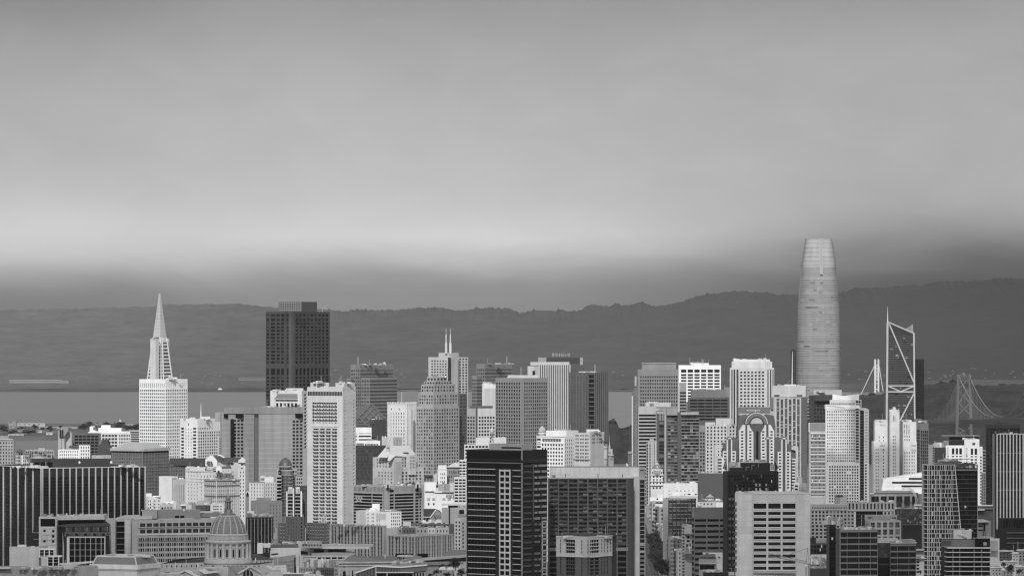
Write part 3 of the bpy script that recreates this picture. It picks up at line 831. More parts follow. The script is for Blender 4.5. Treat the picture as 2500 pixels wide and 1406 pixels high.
b.prism('head', 'concrete:.25', [(144, 1051), (150, 1043), (167, 1044), (167, 1052), (157, 1066.5), (144, 1066.5)], 5077, 12)
b.prism('flank', 'concrete:.5', [(160, 1055), (164, 1051), (175, 1060), (175, 1120), (160, 1120)], 5088, 12); b.done(thr=4)
b = B('office_block', 'dark slab with rows of wide windows and a white roof house', 5120, 210)
b.block(177, .6, 66, 1058, yaw=80, mat='stone:.12', Rz=[zn(cols(6, .07, .97, .84), rows(1064, 7.6, 4.6, 1125), 'black', .5)])
b.prism('roof_house', 'paint:.8', [(214, 1058), (219, 1053), (219, 1042), (231, 1041), (231, 1052), (246, 1058)], 5140, 9)
b.box('chimney', 'g:dark', 228, 230.5, 1043.5, 1049, 5139, 1); b.done(thr=6)
b = B('office_block', 'white gridded block with bare white penthouses beside the dark slab', 5210, 280)
b.block(247, .6, 72, 1058, yaw=80, mat='paint:.66', Rz=[zn(cols(5, .02, .55, .76), rows(1062, 8.2, 5, 1120), 'dark', .6), zn(cols(7, .6, .98, .6), rows(1062, 8.2, 5, 1120), 'dark', .6)])
b.box('penthouse', 'paint:.84', 240, 296, 1046, 1058.4, 5225, 18); b.box('penthouse', 'paint:.8', 247, 269, 1039, 1046, 5235, 10); b.box('penthouse', 'paint:.74', 292, 317, 1054, 1058.4, 5218, 8); b.done(thr=5)
b = B('office_block', 'low pale block with thin bands half hidden by the white square-windowed tower', 5300, 330)
b.block(316, .6, 30, 1051, yaw=82, mat='concrete:.42', Rz=[zn([(.02, .98)], rows(1055, 5.5, 2.8, 1120), 'mid', .4)]); b.done(thr=5)
b = B('apartment_block', 'sunlit white flat-roofed block with small windows under the concrete tower', 4880, 180)
b.block(142, .6, 51, 1098, yaw=80, mat='paint:.78', Rz=[zn(cols(9, .04, .97, .42), rows(1101, 8, 4.4, 1130), 'mid', .3)])
b.block(193, .4, 27, 1087.5, yaw=80, Y=4875, mat='paint:.78', Rz=[zn(cols(4, .1, .97, .44), rows(1091, 8.2, 4.6, 1130), 'mid', .3)])
b.prism('roof', 'roof:.1', [(166, 1098), (169, 1089), (190, 1088), (192, 1098)], 4885, 10); b.clutter(150, 190, 1098, 5); b.done(thr=4)
b = B('gabled_block', 'dark brick block with a stepped top beside the brown studded hotel', 4820, 252)
b.prism('wall', 'brick:.075', [(237, 1140), (238, 1090), (246, 1084), (248, 1076), (262, 1076), (265, 1086), (269, 1092), (270, 1140)], 4820, 20)
b.box('parapet', 'brick:.1', 247, 263, 1075, 1077, 4819.5, 20); b.done()
b = B('blank_block', 'blank pale box with one dark vent above the dark ribbed block', 4700, 246)
b.block(224, .5, 47, 1112.5, yaw=84, mat='concrete:.40'); b.box('vent', 'g:dark', 255, 257, 1116, 1117.6, 4699, 1); b.done()
def studded_hotel():
 Y = 4660.
 b = B('hotel', 'brown studded hotel wrapped in fine scaffold under a pale hipped roof', Y, 350)
 r = rows(1112, 8.3, 3.2, 1200)
 fl, f2 = b.block(348, 75, 64, 1099.5, mat='brick:.17', Lz=[zn(cols(13, .02, .98, .42), r, 'blind', .6)], Rz=[zn(cols(12, .02, .98, .42), r, 'blind', .6)])
 for f in (fl, f2):
  b.ledges(f, [1099], 2.6, 1.8, 'stone:.42', name='cornice', over=.6); b.ledges(f, [1105.5], 1.2, .2, 'g:black', .02, .98, name='shadow_gap')
  n = 9
  b.fins(f, [i / n for i in range(n + 1)], .22, .4, 'metal:.24', 1104, 1200, 'scaffold_pole')
  b.ledges(f, [1109 + 8.3 * i for i in range(11)], .25, .5, 'metal:.3', name='scaffold_rail')
 A = fl.P(0, PZ(1098, Y)); P = fl.P(1, PZ(1098, Y)); C = f2.P(1, PZ(1098, Y)); D = A + (C - P)
 mid = (A + P + C + D) / 4
 up = PZ(1084, Y)
 T = [q.lerp(mid, .52) for q in (A, P, C, D)]
 for q in T: q.z = up
 b.mesh('roof', 'metal:.42', [A, P, C, D] + T, [(0, 1, 5, 4), (1, 2, 6, 5), (2, 3, 7, 6), (3, 0, 4, 7), (4, 5, 6, 7)])
 b.prism('roof_hump', 'paint:.45', [(300, 1086), (302, 1081), (318, 1080), (336, 1082), (350, 1080.5), (368, 1081.5), (371, 1088)], Y + 45, 12)
 for x in (292, 313, 358): b.box('dormer', 'paint:.5', x, x + 3, 1088, 1093, Y + 20, 3)
 b.done(thr=5)
studded_hotel()
def white_square_tower():
 Y = 5000.
 b = B('office_tower', 'bright white tower with rows of small square windows and slit top storey', Y, 404, cat='skyscraper')
 r = rows(952.3, 8.1, 4.8, 1140)
 b.block(404, 64, 54, 927, mat='paint:.84', Lz=[zn(cols(13, .02, .98, .62), r, 'dark', .4), zn(cols(13, .02, .98, .42), [(937, 948)], 'mid', .8)],
   Rz=[zn(cols(12, .02, .98, .64), r, 'dark', .4), zn(cols(12, .02, .98, .42), [(937, 948)], 'mid', .8)])
 b.box('penthouse', 'paint:.75', 410, 432, 922, 928, Y + 22, 8); b.lathe('dish', 'paint:.6', 414, [(.4, 916), (2.6, 918), (2.8, 921), (1.5, 924)], Y + 15, 10)
 b.clutter(395, 440, 927, 10, Y, masts=2); b.done(thr=7.5)
white_square_tower()
def white_concrete():
 Y = 4860.
 b = B('office_tower', 'white concrete tower with a blank top and slit windows, thin church spire behind', Y, 482)
 r = rows(1045, 8.0, 4.4, 1130)
 b.block(482, 42, 57, 1024, mat='paint:.74', Lz=[zn(fr(440, 482, (442, 449)), rows(1053, 8, 4.4, 1130) + [(1045, 1050)], 'dark', .5), zn(fr(440, 482, (453, 454.6), (459.2, 460.8), (465.6, 467.2)), rows(1047, 8, 4.2, 1130), 'dark', .4), zn(fr(440, 482, (471, 479)), r, 'dark', .5)],
   Rz=[zn(cols(7, .04, .55, .62), [(1045, 1050.5)], 'dark', .5), zn(cols(10, .03, .99, .74), rows(1055, 7.2, 4.6, 1130), 'mid', .5)])
 b.box('slit', 'g:dark', 459.2, 461, 1034, 1040, Y - 20, .5)
 b.box('roof_plant', 'paint:.65', 463, 477, 1020, 1025, Y + 20, 8); b.box('roof_plant', 'paint:.65', 492, 513, 1018, 1025, Y + 26, 8); b.clutter(450, 520, 1024, 6, Y)
 b.block(533, 2, 8, 1066, Y=4800, mat='paint:.62', name='annexe', Rz=[zn(cols(1, .2, .8, .6), rows(1070, 6, 3, 1125), 'dark', .3)])
 b.done()
 s = B('church_spire', 'needle-thin white church spire rising above the white concrete tower', 5060, 490.5, cat='spire')
 s.lathe('spire', 'paint:.7', 490.5, [(.25, 985), (1.0, 998), (1.7, 1010), (2.4, 1022), (2.6, 1040)], 5060, 8)
 s.box('base', 'paint:.6', 486, 495, 1038, 1060, 5060, 6); s.done()
white_concrete()
def marble_tower():
 Y = 4720.
 b = B('hotel_tower', 'broad grey marble-clad hotel tower with streaked blank walls and window columns', Y, 600, cat='skyscraper')
 r = rows(1026, 8.45, 5.0, 1250)
 H = 'marble:.30'
 f = b.block(541, 3, 55, 1010, yaw=70, mat=H, depth=None, Rz=[zn(fr(541, 596, (571.5, 577), (579.5, 585.5), (588, 594)), r, 'dark', .6)])[1]
 g = b.block(596, 1, 24.5, 1004, yaw=62, Y=Y - 12, mat='marble:.31')[1]
 h = b.block(620, 1, 12, 1004, yaw=40, Y=Y - 4, mat='marble:.20')[1]
 e = b.block(632, 1, 108, 1004, yaw=68, Y=Y - 26, mat='marble:.31', Rz=[zn(fr(632, 740, (714.5, 720.5), (723, 729), (732, 738.5)), rows(1028, 8.45, 5.2, 1250), 'dark', .6)])[1]
 for q, u in ((f, (0, .38, .55)), (g, (0, 1)), (e, (0, .26, .5, .745))):
  for u0, u1 in zip(u, u[1:]): b.ledges(q, [1020 + 12.4 * i for i in range(19)], .35, .1, 'marble:.46', u0, u1, 'joint')
 b.box('glass_recess', 'g:dark', 562.5, 571, 1024, 1250, Y - 4.5, 2)
 b.block(547, .5, 52, 996, bot=1011, yaw=70, Y=Y - .6, mat='marble:.27', name='crown'); b.block(596.5, .5, 37, 995.5, bot=1011, yaw=64, Y=Y - 12.6, mat='marble:.25', name='crown'); b.block(632, 1, 107, 995, bot=1011, yaw=68, Y=Y - 26.6, mat='marble:.28', name='crown')
 b.box('crown_block', 'marble:.30', 525, 548, 1008, 1030, Y + 6, 18)
 for x0, x1, yo in ((546, 556, 0), (571, 600, 4), (720, 739, -13)): b.box('louvre_band', 'g:black', x0, x1, 1011, 1021, Y - .8 + yo, 1.2, 20)
 b.ledges(e, [1009.5], .5, .3, 'marble:.1', name='shadow_gap')
 b.clutter(630, 700, 995, 9, Y, masts=3); b.done(thr=5)
marble_tower()
b = B('office_tower', 'white tower with a large sloping dark skylight set in its top', 5010, 700)
fl, f2 = b.block(737, 77, 13, 955, yaw=20, mat='paint:.66', Lz=[zn(cols(6, .16, .87, .62), [(985, 1000)], 'dark', .8), zn([(.16, .87)], [(977, 981)], 'dark', .8)], Rz=[zn([(.45, .9)], rows(963, 8.5, 5, 1100), 'dark', .6)])
b.prism('skylight', 'metal:.22', [(669, 975.5), (679, 962.5), (726, 962.5), (726.5, 975.5)], 4990, 3)
b.box('penthouse', 'paint:.55', 698, 740, 949, 957, 5030, 16); b.clutter(665, 735, 955, 7); b.done()
def hotel_slab():
 Y = 4480.
 b = B('hotel_tower', 'tall pale hotel slab with recessed balconies framed by blank concrete', Y, 838, cat='skyscraper')
 H = 'concrete:.56'
 rt = rows(985, 8.45, 3.2, 1036)
 rb = rows(1047.5, 8.45, 4.6, 1290)
 fl, f2 = b.block(836.5, 86.5, 32, 946, yaw=30, mat=H, Lz=[zn(fr(750, 836.5, (762, 823)), rows(984, 8.45, 4.2, 1036), 'mid', 1.0, (14, 1, .12), 'concrete:.4'), zn(fr(750, 836.5, (764.5, 778), (780.5, 793), (795.5, 807.5), (810, 823)), rb, 'mid', 1.6, (3, 1, .12), 'concrete:.35'), zn([(.015, .985)], [(957.5, 967.5)], 'mid', .5, (22, 1, .16), 'concrete:.3')],
   Rz=[zn(fr(836.5, 868.5, (841.5, 844)), rows(977, 8.45, 6.2, 1290), 'dark', .6), zn(fr(836.5, 868.5, (863, 866)), rows(977, 8.45, 4.8, 1290), 'dark', .6)])
 b.ledges(fl, [1041.5], .8, .7, 'concrete:.62', .13, .85, 'canopy')
 for i in range(30):
  for x in (766, 776, 782, 791, 797, 806, 812, 821):
   pass
 us = fr(750, 836.5, (764.5, 778), (780.5, 793), (795.5, 807.5), (810, 823))
 for y0, y1 in rb:
  for a, c in us:
   z = PZ(y1 + .6, fl.Yc); b.add('balcony_rail', cube_mesh('concrete:.60'), fl.P((a + c) / 2, z, .35), ((c - a) * fl.length, .8, .9), fl.ang)
 V, Fc = [], []
 for y0, y1 in rb + rt:
  for x in (766, 775.5, 782, 791, 797, 805.5, 812, 820.5):
   a = (x - 750) / 86.5; z = PZ(y1 + 2.2, fl.Yc); k = len(V); e = .55 / fl.length
   V += [fl.P(a - e, z - .28, .78), fl.P(a + e, z - .28, .78), fl.P(a + e, z + .28, .78), fl.P(a - e, z + .28, .78)]; Fc.append((k, k+1, k+2, k+3))
 b.mesh('grilles', 'g:black', V, Fc, kind='stuff')
 b.block(802, 44, 2, 935, bot=947, yaw=30, Y=Y + 8, mat=H, name='penthouse'); b.block(840, 21, 26, 936, bot=947, yaw=30, Y=Y + 6, mat=H, name='penthouse')
 b.box('roof_plant', 'paint:.6', 771, 787, 931, 936, Y + 16, 6); b.clutter(766, 790, 935, 5, Y); b.clutter(828, 855, 936, 6, Y)
 b.ledges(f2, [952 + 17 * i for i in range(20)], .18, .08, 'concrete:.4', .0, .78, 'joint')
 b.fins(f2, [.42], .18, .08, 'concrete:.4', 948, 1290, 'joint')
 b.done(thr=6.5)
hotel_slab()
b = B('gabled_office', 'dark block under a pointed gable of crossing steel lattice', 5330, 900)
b.prism('wall', 'stone:.13', [(868, 1046), (868, 1000), (880, 996), (907, 985), (930, 1012), (941, 1022), (941, 1046)], 5330, 25)
for x0, y0, x1, y1 in ((872, 1024, 907, 987), (880, 1032, 915, 995), (890, 1038, 922, 1004), (900, 1042, 930, 1012), (907, 987, 941, 1024), (896, 998, 930, 1034), (886, 1008, 912, 1038), (876, 1018, 896, 1040)):
 b.beam('lattice_bar', 'concrete:.17', PP(x0, y0, 5329), PP(x1, y1, 5329), .9)
for y in (1022, 1030, 1038): b.box('window_band', 'g:grey', 870, 900, y, y + 4, 5329.2, .6)
b.done()
b = B('office_block', 'white low office with long dark window strips beside the black wall with emblem', 4790, 885)
b.block(868, .5, 39, 1044.5, yaw=85, mat='paint:.80', Rz=[zn([(0, .08), (.2, .97)], [(1058.5, 1060), (1064, 1068), (1072.5, 1076)], 'dark', .5)])
b.block(868, .5, 60, 1077, yaw=85, Y=4770, mat='paint:.82', name='front_wing', Rz=[zn(cols(9, .38, .92, .7), [(1084, 1090)], 'mid', .4)]); b.clutter(895, 925, 1077, 4, 4770); b.done()
b = B('office_block', 'plain black-walled block bearing a pale round emblem high in its corner', 4810, 922)
b.block(903, .5, 39, 1025, yaw=85, mat='paint:.045')
def ringv(n, r0, r1, px, py, Y):
 V, Fc = [], []
 for i in range(n):
  a = 2 * math.pi * i / n
  for r in (r0, r1): V.append(PP(px + r * math.cos(a), py + r * math.sin(a), Y))
 for i in range(n): j = (i + 1) % n; Fc.append((2*i, 2*i+1, 2*j+1, 2*j))
 return V, Fc
V, Fc = ringv(24, 2.6, 4.4, 909, 1032, 4808.6); b.mesh('emblem_ring', 'paint:.12', V, Fc)
V, Fc = ringv(12, .2, 1.3, 909, 1032, 4808.6); b.mesh('emblem_boss', 'paint:.02', V, Fc)
b.box('roof_sign', 'paint:.8', 907, 915, 1024, 1025.4, 4809, 1)
for x in (918, 926): b.box('antenna', 'metal:.6', x, x + .8, 1018, 1025, 4814, .4)
b.done()
b = B('office_block', 'dark glass office of fine vertical lines behind the cream stepped hotel', 4700, 900)
b.block(866, .5, 76, 1088, yaw=84, mat='stone:.06', Rz=[zn(cols(26, .0, 1, .8), rows(1091, 8.3, 6.6, 1180), 'sheen', .15)]); b.box('roof_plant', 'metal:.2', 870, 888, 1083, 1089, 4720, 8); b.done(thr=6)
def gothic_white():
 Y = 4760.
 b = B('gothic_tower', 'white gothic tower with crenellated top and a flagpole', Y, 985, cat='tower')
 r = rows(1008, 8.4, 5, 1160)
 H = 'stone:.68'
 fl, f2 = b.block(992, 46, 24, 988, mat=H, Lz=[zn(spans(0.1, .93, 6, .5), r, 'mid', .45), zn(spans(0.1, .93, 4, .22), [(998, 1002.5)], 'dark', .3)], Rz=[zn(spans(.1, .95, 4, .45), r, 'mid', .45)])
 for f, n in ((fl, 7), (f2, 5)):
  b.fins(f, [.03 + .94 * i / n for i in range(n + 1)], .9, .5, H, 986, 1155, 'pilaster')
  for i in range(n + 1):
   b.add('pinnacle', cube_mesh(H), f.P(.03 + .94 * i / n, PZ(985.4, Y), .1), (1.4, 1.4, 2.2), f.ang)
 b.block(1003, 5, 6, 1001, Y=Y - 12, mat=H, name='corner_turret')
 b.box('flagpole', 'paint:.7', 980.6, 981.4, 959, 988, Y + 14, .4)
 b.block(960, 28, 22, 1068, Y=Y - 30, mat='stone:.6', name='lower_wing', Rz=[zn(spans(.08, .95, 5, .4), [(1076, 1092)], 'mid', .4)])
 for i in range(8): b.box('merlon', 'stone:.62', 933 + i * 6.4, 935.5 + i * 6.4, 1065, 1068.5, Y - 30 + abs(i - 4) * 4, 1.6)
 b.block(945, 4, 30, 1088, Y=Y - 34, mat='stone:.6', name='lower_wing', Rz=[zn(spans(.05, .95, 5, .4), [(1094, 1110)], 'mid', .4)])
 b.done(thr=6)
gothic_white()
def stepped_tower():
 Y = 4640.
 b = B('stepped_tower', 'many-windowed grey tower stepping back in tiers towards its top', Y, 1060, cat='skyscraper')
 H = 'stone:.36'
 r = rows(1000, 8.4, 5.4, 1180)
 us = lambda n: spans(.02, .98, n, .62)
 b.block(1058, 43, 63, 995, mat=H, Lz=[zn(us(7), r, 'blind', .3)], Rz=[zn(us(10), r, 'mid', .3)])
 fl, f2 = b.last, None
 P = Vector((PX(1058, Y), Y))
 b.block(1031, 14, 4, 993, Y=Y - 6 + 12, mat='stone:.4', name='bay', Lz=[zn(us(3), r, 'blind', .3)], Rz=[zn(us(1), r, 'mid', .3)])
 b.block(1084, 8, 16, 993, Y=Y + 22, mat='stone:.33', name='bay', Rz=[zn(us(3), r, 'mid', .3)], Lz=[zn(us(2), r, 'blind', .3)])
 b.block(1108, 7, 14, 993, Y=Y + 48, mat='stone:.32', name='bay', Rz=[zn(us(3), r, 'mid', .3)], Lz=[zn(us(2), r, 'blind', .3)])
 b.block(1058, 36, 60, 961, bot=996, Y=Y + 6, mat=H, name='tier', Lz=[zn(us(6), rows(966, 8, 5, 994), 'blind', .3)], Rz=[zn(us(9), rows(966, 8, 5, 994), 'blind', .3)])
 b.block(1059, 31, 52, 940, bot=962, Y=Y + 12, mat=H, name='tier', Lz=[zn(us(5), rows(944, 8, 5, 961), 'blind', .3)], Rz=[zn(us(7), rows(944, 8, 5, 961), 'blind', .3)])
 b.block(1062, 27, 42, 932, bot=941, Y=Y + 18, mat='stone:.34', name='tier', Lz=[zn(us(4), [(934, 938.5)], 'mid', .3)], Rz=[zn(us(6), [(934, 938.5)], 'mid', .3)])
 b.block(1066, 24, 25, 921.5, bot=933, Y=Y + 24, mat='stone:.36', name='tier', Lz=[zn(us(3), [(924.5, 929.5)], 'mid', .3)], Rz=[zn(us(3), [(924.5, 929.5)], 'mid', .3)])
 b.block(1122, 4, 18, 962, Y=Y + 75, mat='stone:.13', name='rear_wing', Rz=[zn(us(5), rows(966, 8.4, 5, 1100), 'dark', .3)])
 b.clutter(1048, 1090, 921.5, 4, Y + 24, masts=0); b.done(thr=7.5)
stepped_tower()
def turret_block():
 Y = 4560.
 b = B('office_block', 'white block with square windows and a small domed turret on its corner', Y, 1374)
 fl, f2 = b.block(1378, 68, 26, 1066, yaw=30, mat='paint:.78', Lz=[zn(spans(.17, .96, 8, .58), rows(1085, 9, 5, 1180), 'dark', .4), zn([(.2, .88)], [(1072.5, 1080)], 'mid', 1.2, (12, 1, .2), 'paint:.5'), zn([(.01, .15)], rows(1072, 9, 5, 1180), 'mid', .3)], Rz=[zn(spans(.05, .95, 5, .55), rows(1074, 9, 5.2, 1180), 'dark', .4)])
 b.ledges(fl, [1083], .6, .5, 'paint:.8', name='cornice'); b.ledges(fl, [1066], .7, .9, 'paint:.8', name='cornice')
 b.block(1382, 49, 30, 1052.5, bot=1067, yaw=30, Y=Y + 8, mat='paint:.75', name='penthouse')
 b.lathe('turret', 'paint:.7', 1323.5, [(10.5, 1057), (10.5, 1060), (9, 1060.5), (9, 1090)], Y + 24, 20); b.lathe('turret_dome', 'stone:.45', 1323.5, [(.6, 1041), (3, 1042.5), (6.5, 1046), (9, 1051), (9.8, 1056.5)], Y + 24, 20)
 b.box('finial', 'metal:.4', 1323.2, 1323.8, 1025, 1042, Y + 24, .4)
 b.clutter(1342, 1400, 1052.5, 6, Y + 12); b.done(thr=6.5)
turret_block()
def rounded_beige():
 Y = 4540.
 b = B('apartment_block', 'beige apartment block with a rounded corner and dark cornices', Y, 1440)
 fl, f2 = b.block(1441, 41, 34, 1058, yaw=30, mat='stone:.50', Lz=[zn(fr(1400, 1441, (1405, 1413.5), (1416.5, 1425), (1428, 1436.5)), rows(1062.5, 8.7, 4.4, 1130), 'mid', .35, (3, 1, .15), 'paint:.6')], Rz=[zn(fr(1441, 1475, (1445, 1453), (1457, 1459.5), (1462, 1470)), rows(1062.5, 8.7, 4.4, 1085), 'mid', .35, (3, 1, .15), 'paint:.6')])
 V, Fc = [], []
 b.lathe('round_corner', 'stone:.5', 1462, [(21, 1085), (21, 1180)], Y + 30, 40)
 for i in range(11):
  a = R(205 + i * 13.5)
  for y0, y1 in rows(1097, 8.6, 4.2, 1140):
   c = Vector((PX(1462, Y) + math.cos(a) * 21.15 * Y / F, Y + 30 + math.sin(a) * 21.15 * Y / F, (PZ(y0, Y) + PZ(y1, Y)) / 2))
   b.add('window', cube_mesh('g:mid'), c, (1.1, .3, PZ(y0, Y) - PZ(y1, Y)), a + math.pi / 2)
 for y in (1085.5, 1095, 1121.5): b.lathe('cornice', 'stone:.28', 1462, [(22, y - .8), (22.4, y), (21.2, y + .9)], Y + 30, 40)
 b.ledges(fl, [1123], .8, .6, 'stone:.2', name='cornice')
 b.box('penthouse', 'paint:.62', 1432, 1463, 1049.5, 1059, Y + 12, 12); b.clutter(1440, 1468, 1056, 6, Y); b.done(thr=6)
rounded_beige()
b = B('clock_tower', 'slim stone clock tower with a pointed lantern at the edge of the bay', 6080, 1489, cat='tower')
b.block(1489, 4, 9, 1112, yaw=60, mat='stone:.42', Rz=[zn(spans(.1, .9, 3, .5), [(1118, 1125)], 'dark', .4)])
b.box('belfry', 'stone:.42', 1485.5, 1495.5, 1097, 1113, 6082, 5); b.lathe('clock_face', 'paint:.3', 1488.5, [(.2, 1102.4), (2.3, 1104), (.2, 1105.6)], 6079, 12)
b.box('ledge', 'stone:.5', 1485, 1498, 1110.5, 1113, 6079, 9); b.lathe('lantern', 'stone:.45', 1488, [(.2, 1063), (.5, 1078), (1.5, 1088), (2.6, 1092), (3, 1098)], 6084, 8); b.done()
b = B('office_tower', 'slim grey tower with ornate cap beside the grey tower with an edge fin', 5500, 1538)
b.block(1534, .6, 9, 1108, yaw=80, mat='stone:.2', Rz=[zn(spans(.1, .9, 2, .5), rows(1112, 6, 3.6, 1140), 'dark', .3)]); b.box('cornice', 'stone:.3', 1533, 1544, 1103, 1108.6, 5499, 8)
b.prism('roof_vane', 'paint:.6', [(1528, 1133), (1530, 1131), (1534, 1136), (1533, 1140), (1529, 1138)], 5490, 2); b.done()
# BUILDINGS: middle rows, right half
def face_block(b, x0, x1, top, mat, Rz=(), Y=None, yaw=86., lw=.6, name='wall', bot=None, par=1.0, depth=None):
 """a block seen nearly face on, between two pixel columns"""
 return b.block(x0 + lw, lw, x1 - x0 - lw, top, Y=Y, yaw=yaw, mat=mat, Rz=Rz, name=name, bot=bot, par=par)[1]
b = B('office_tower', 'grey tower striped with wide white spandrels and black glass bands', 5780, 1580)
f = face_block(b, 1558, 1602, 993, 'concrete:.46', [zn([(.03, .985)], rows(1012.5, 8.35, 5, 1240), 'black', .3)])
b.box('penthouse', 'paint:.52', 1576, 1638, 983.5, 994, 5800, 12); b.box('louvre', 'concrete:.2', 1586, 1596, 985.5, 992, 5799.5, .6); b.clutter(1580, 1630, 984, 5, 5800); b.done()
b = B('office_block', 'slim grey block with pale vertical strips in front of the white-striped tower', 5640, 1590)
f = face_block(b, 1577, 1604, 1081, 'stone:.28', [zn(fr(1577.6, 1604, (1579, 1583), (1586, 1588.5), (1591, 1593.5), (1598, 1601)), rows(1086, 7, 4.6, 1235), 'dark', .3)])
b.fins(f, [.22, .46, .62, .86], 1.4, .7, 'paint:.5', 1079, 1235, 'pilaster'); b.box('attic', 'stone:.3', 1584, 1604, 1076, 1082, 5645, 8); b.box('roof_plant', 'paint:.5', 1586, 1596, 1073, 1077, 5648, 5); b.done(thr=4)
b = B('apartment_tower', 'dark glass apartment tower with a grey pier beside the white-striped tower', 5700, 1630, cat='skyscraper')
f = face_block(b, 1601, 1655, 1012, 'stone:.09', [zn(spans(.13, .37, 1, .9), rows(1030, 8.1, 6.4, 1185), 'curtain', .3), zn(spans(.52, .98, 3, .84), rows(1016, 8.1, 6, 1185), 'curtain', .4, (3, 1, .12), 'stone:.2')])
b.box('pier', 'concrete:.36', 1622, 1627, 998, 1185, 5696, 4); b.box('pier', 'concrete:.28', 1625.5, 1655, 998.5, 1014.5, 5696, 12); b.box('pier', 'concrete:.2', 1601, 1604, 1004, 1185, 5698, 3)
b.box('frame', 'concrete:.42', 1603, 1625, 1007, 1009.5, 5696.5, 3)
for x in (1609, 1612.5, 1616.5, 1620): b.box('frame', 'concrete:.4', x, x + 1, 1009, 1028, 5697, 1)
b.ledges(f, [1021 + 8.1 * i for i in range(20)], .5, .25, 'concrete:.26', .5, .98, 'slab_edge'); b.clutter(1604, 1650, 1001, 5, 5705); b.done()
b = B('apartment_tower', 'glass apartment tower ruled with thin pale floor lines next to the pier tower', 5690, 1684, cat='skyscraper')
f = face_block(b, 1654, 1707, 1007, 'stone:.10', [zn(spans(.17, .98, 6, .92), rows(1016.5, 8.0, 6.4, 1180), 'curtain', .3)])
b.ledges(f, [1015.5 + 8.0 * i for i in range(21)], .5, .4, 'concrete:.42', .16, 1, 'slab_edge'); b.box('parapet', 'concrete:.36', 1662, 1706, 1007, 1013.5, 5687, 4); b.done()
b = B('apartment_block', 'pale apartment block of small dark windows before the pale stepped tower', 4900, 1760)
f = face_block(b, 1722, 1776, 1040, 'stone:.52', [zn(spans(.02, .98, 6, .46), rows(1042.5, 8.3, 4.6, 1160), 'dark', .35)])
f = face_block(b, 1776, 1804, 1037, 'stone:.44', [zn(spans(.1, .95, 3, .46), rows(1042, 8.3, 4.6, 1160), 'dark', .35)], Y=4904)
face_block(b, 1706, 1722, 1039, 'stone:.24', [zn(spans(.1, .95, 2, .7), rows(1056, 8.2, 5, 1160), 'mid', .35)], Y=4910)
b.box('lift_house', 'paint:.5', 1748, 1783, 1022.5, 1041, 4915, 10); b.box('lift_house', 'stone:.4', 1775, 1788, 1024, 1041, 4916, 10); b.box('roof_plant', 'paint:.5', 1722, 1746, 1032, 1040.5, 4912, 8); b.clutter(1724, 1800, 1039, 5); b.done()
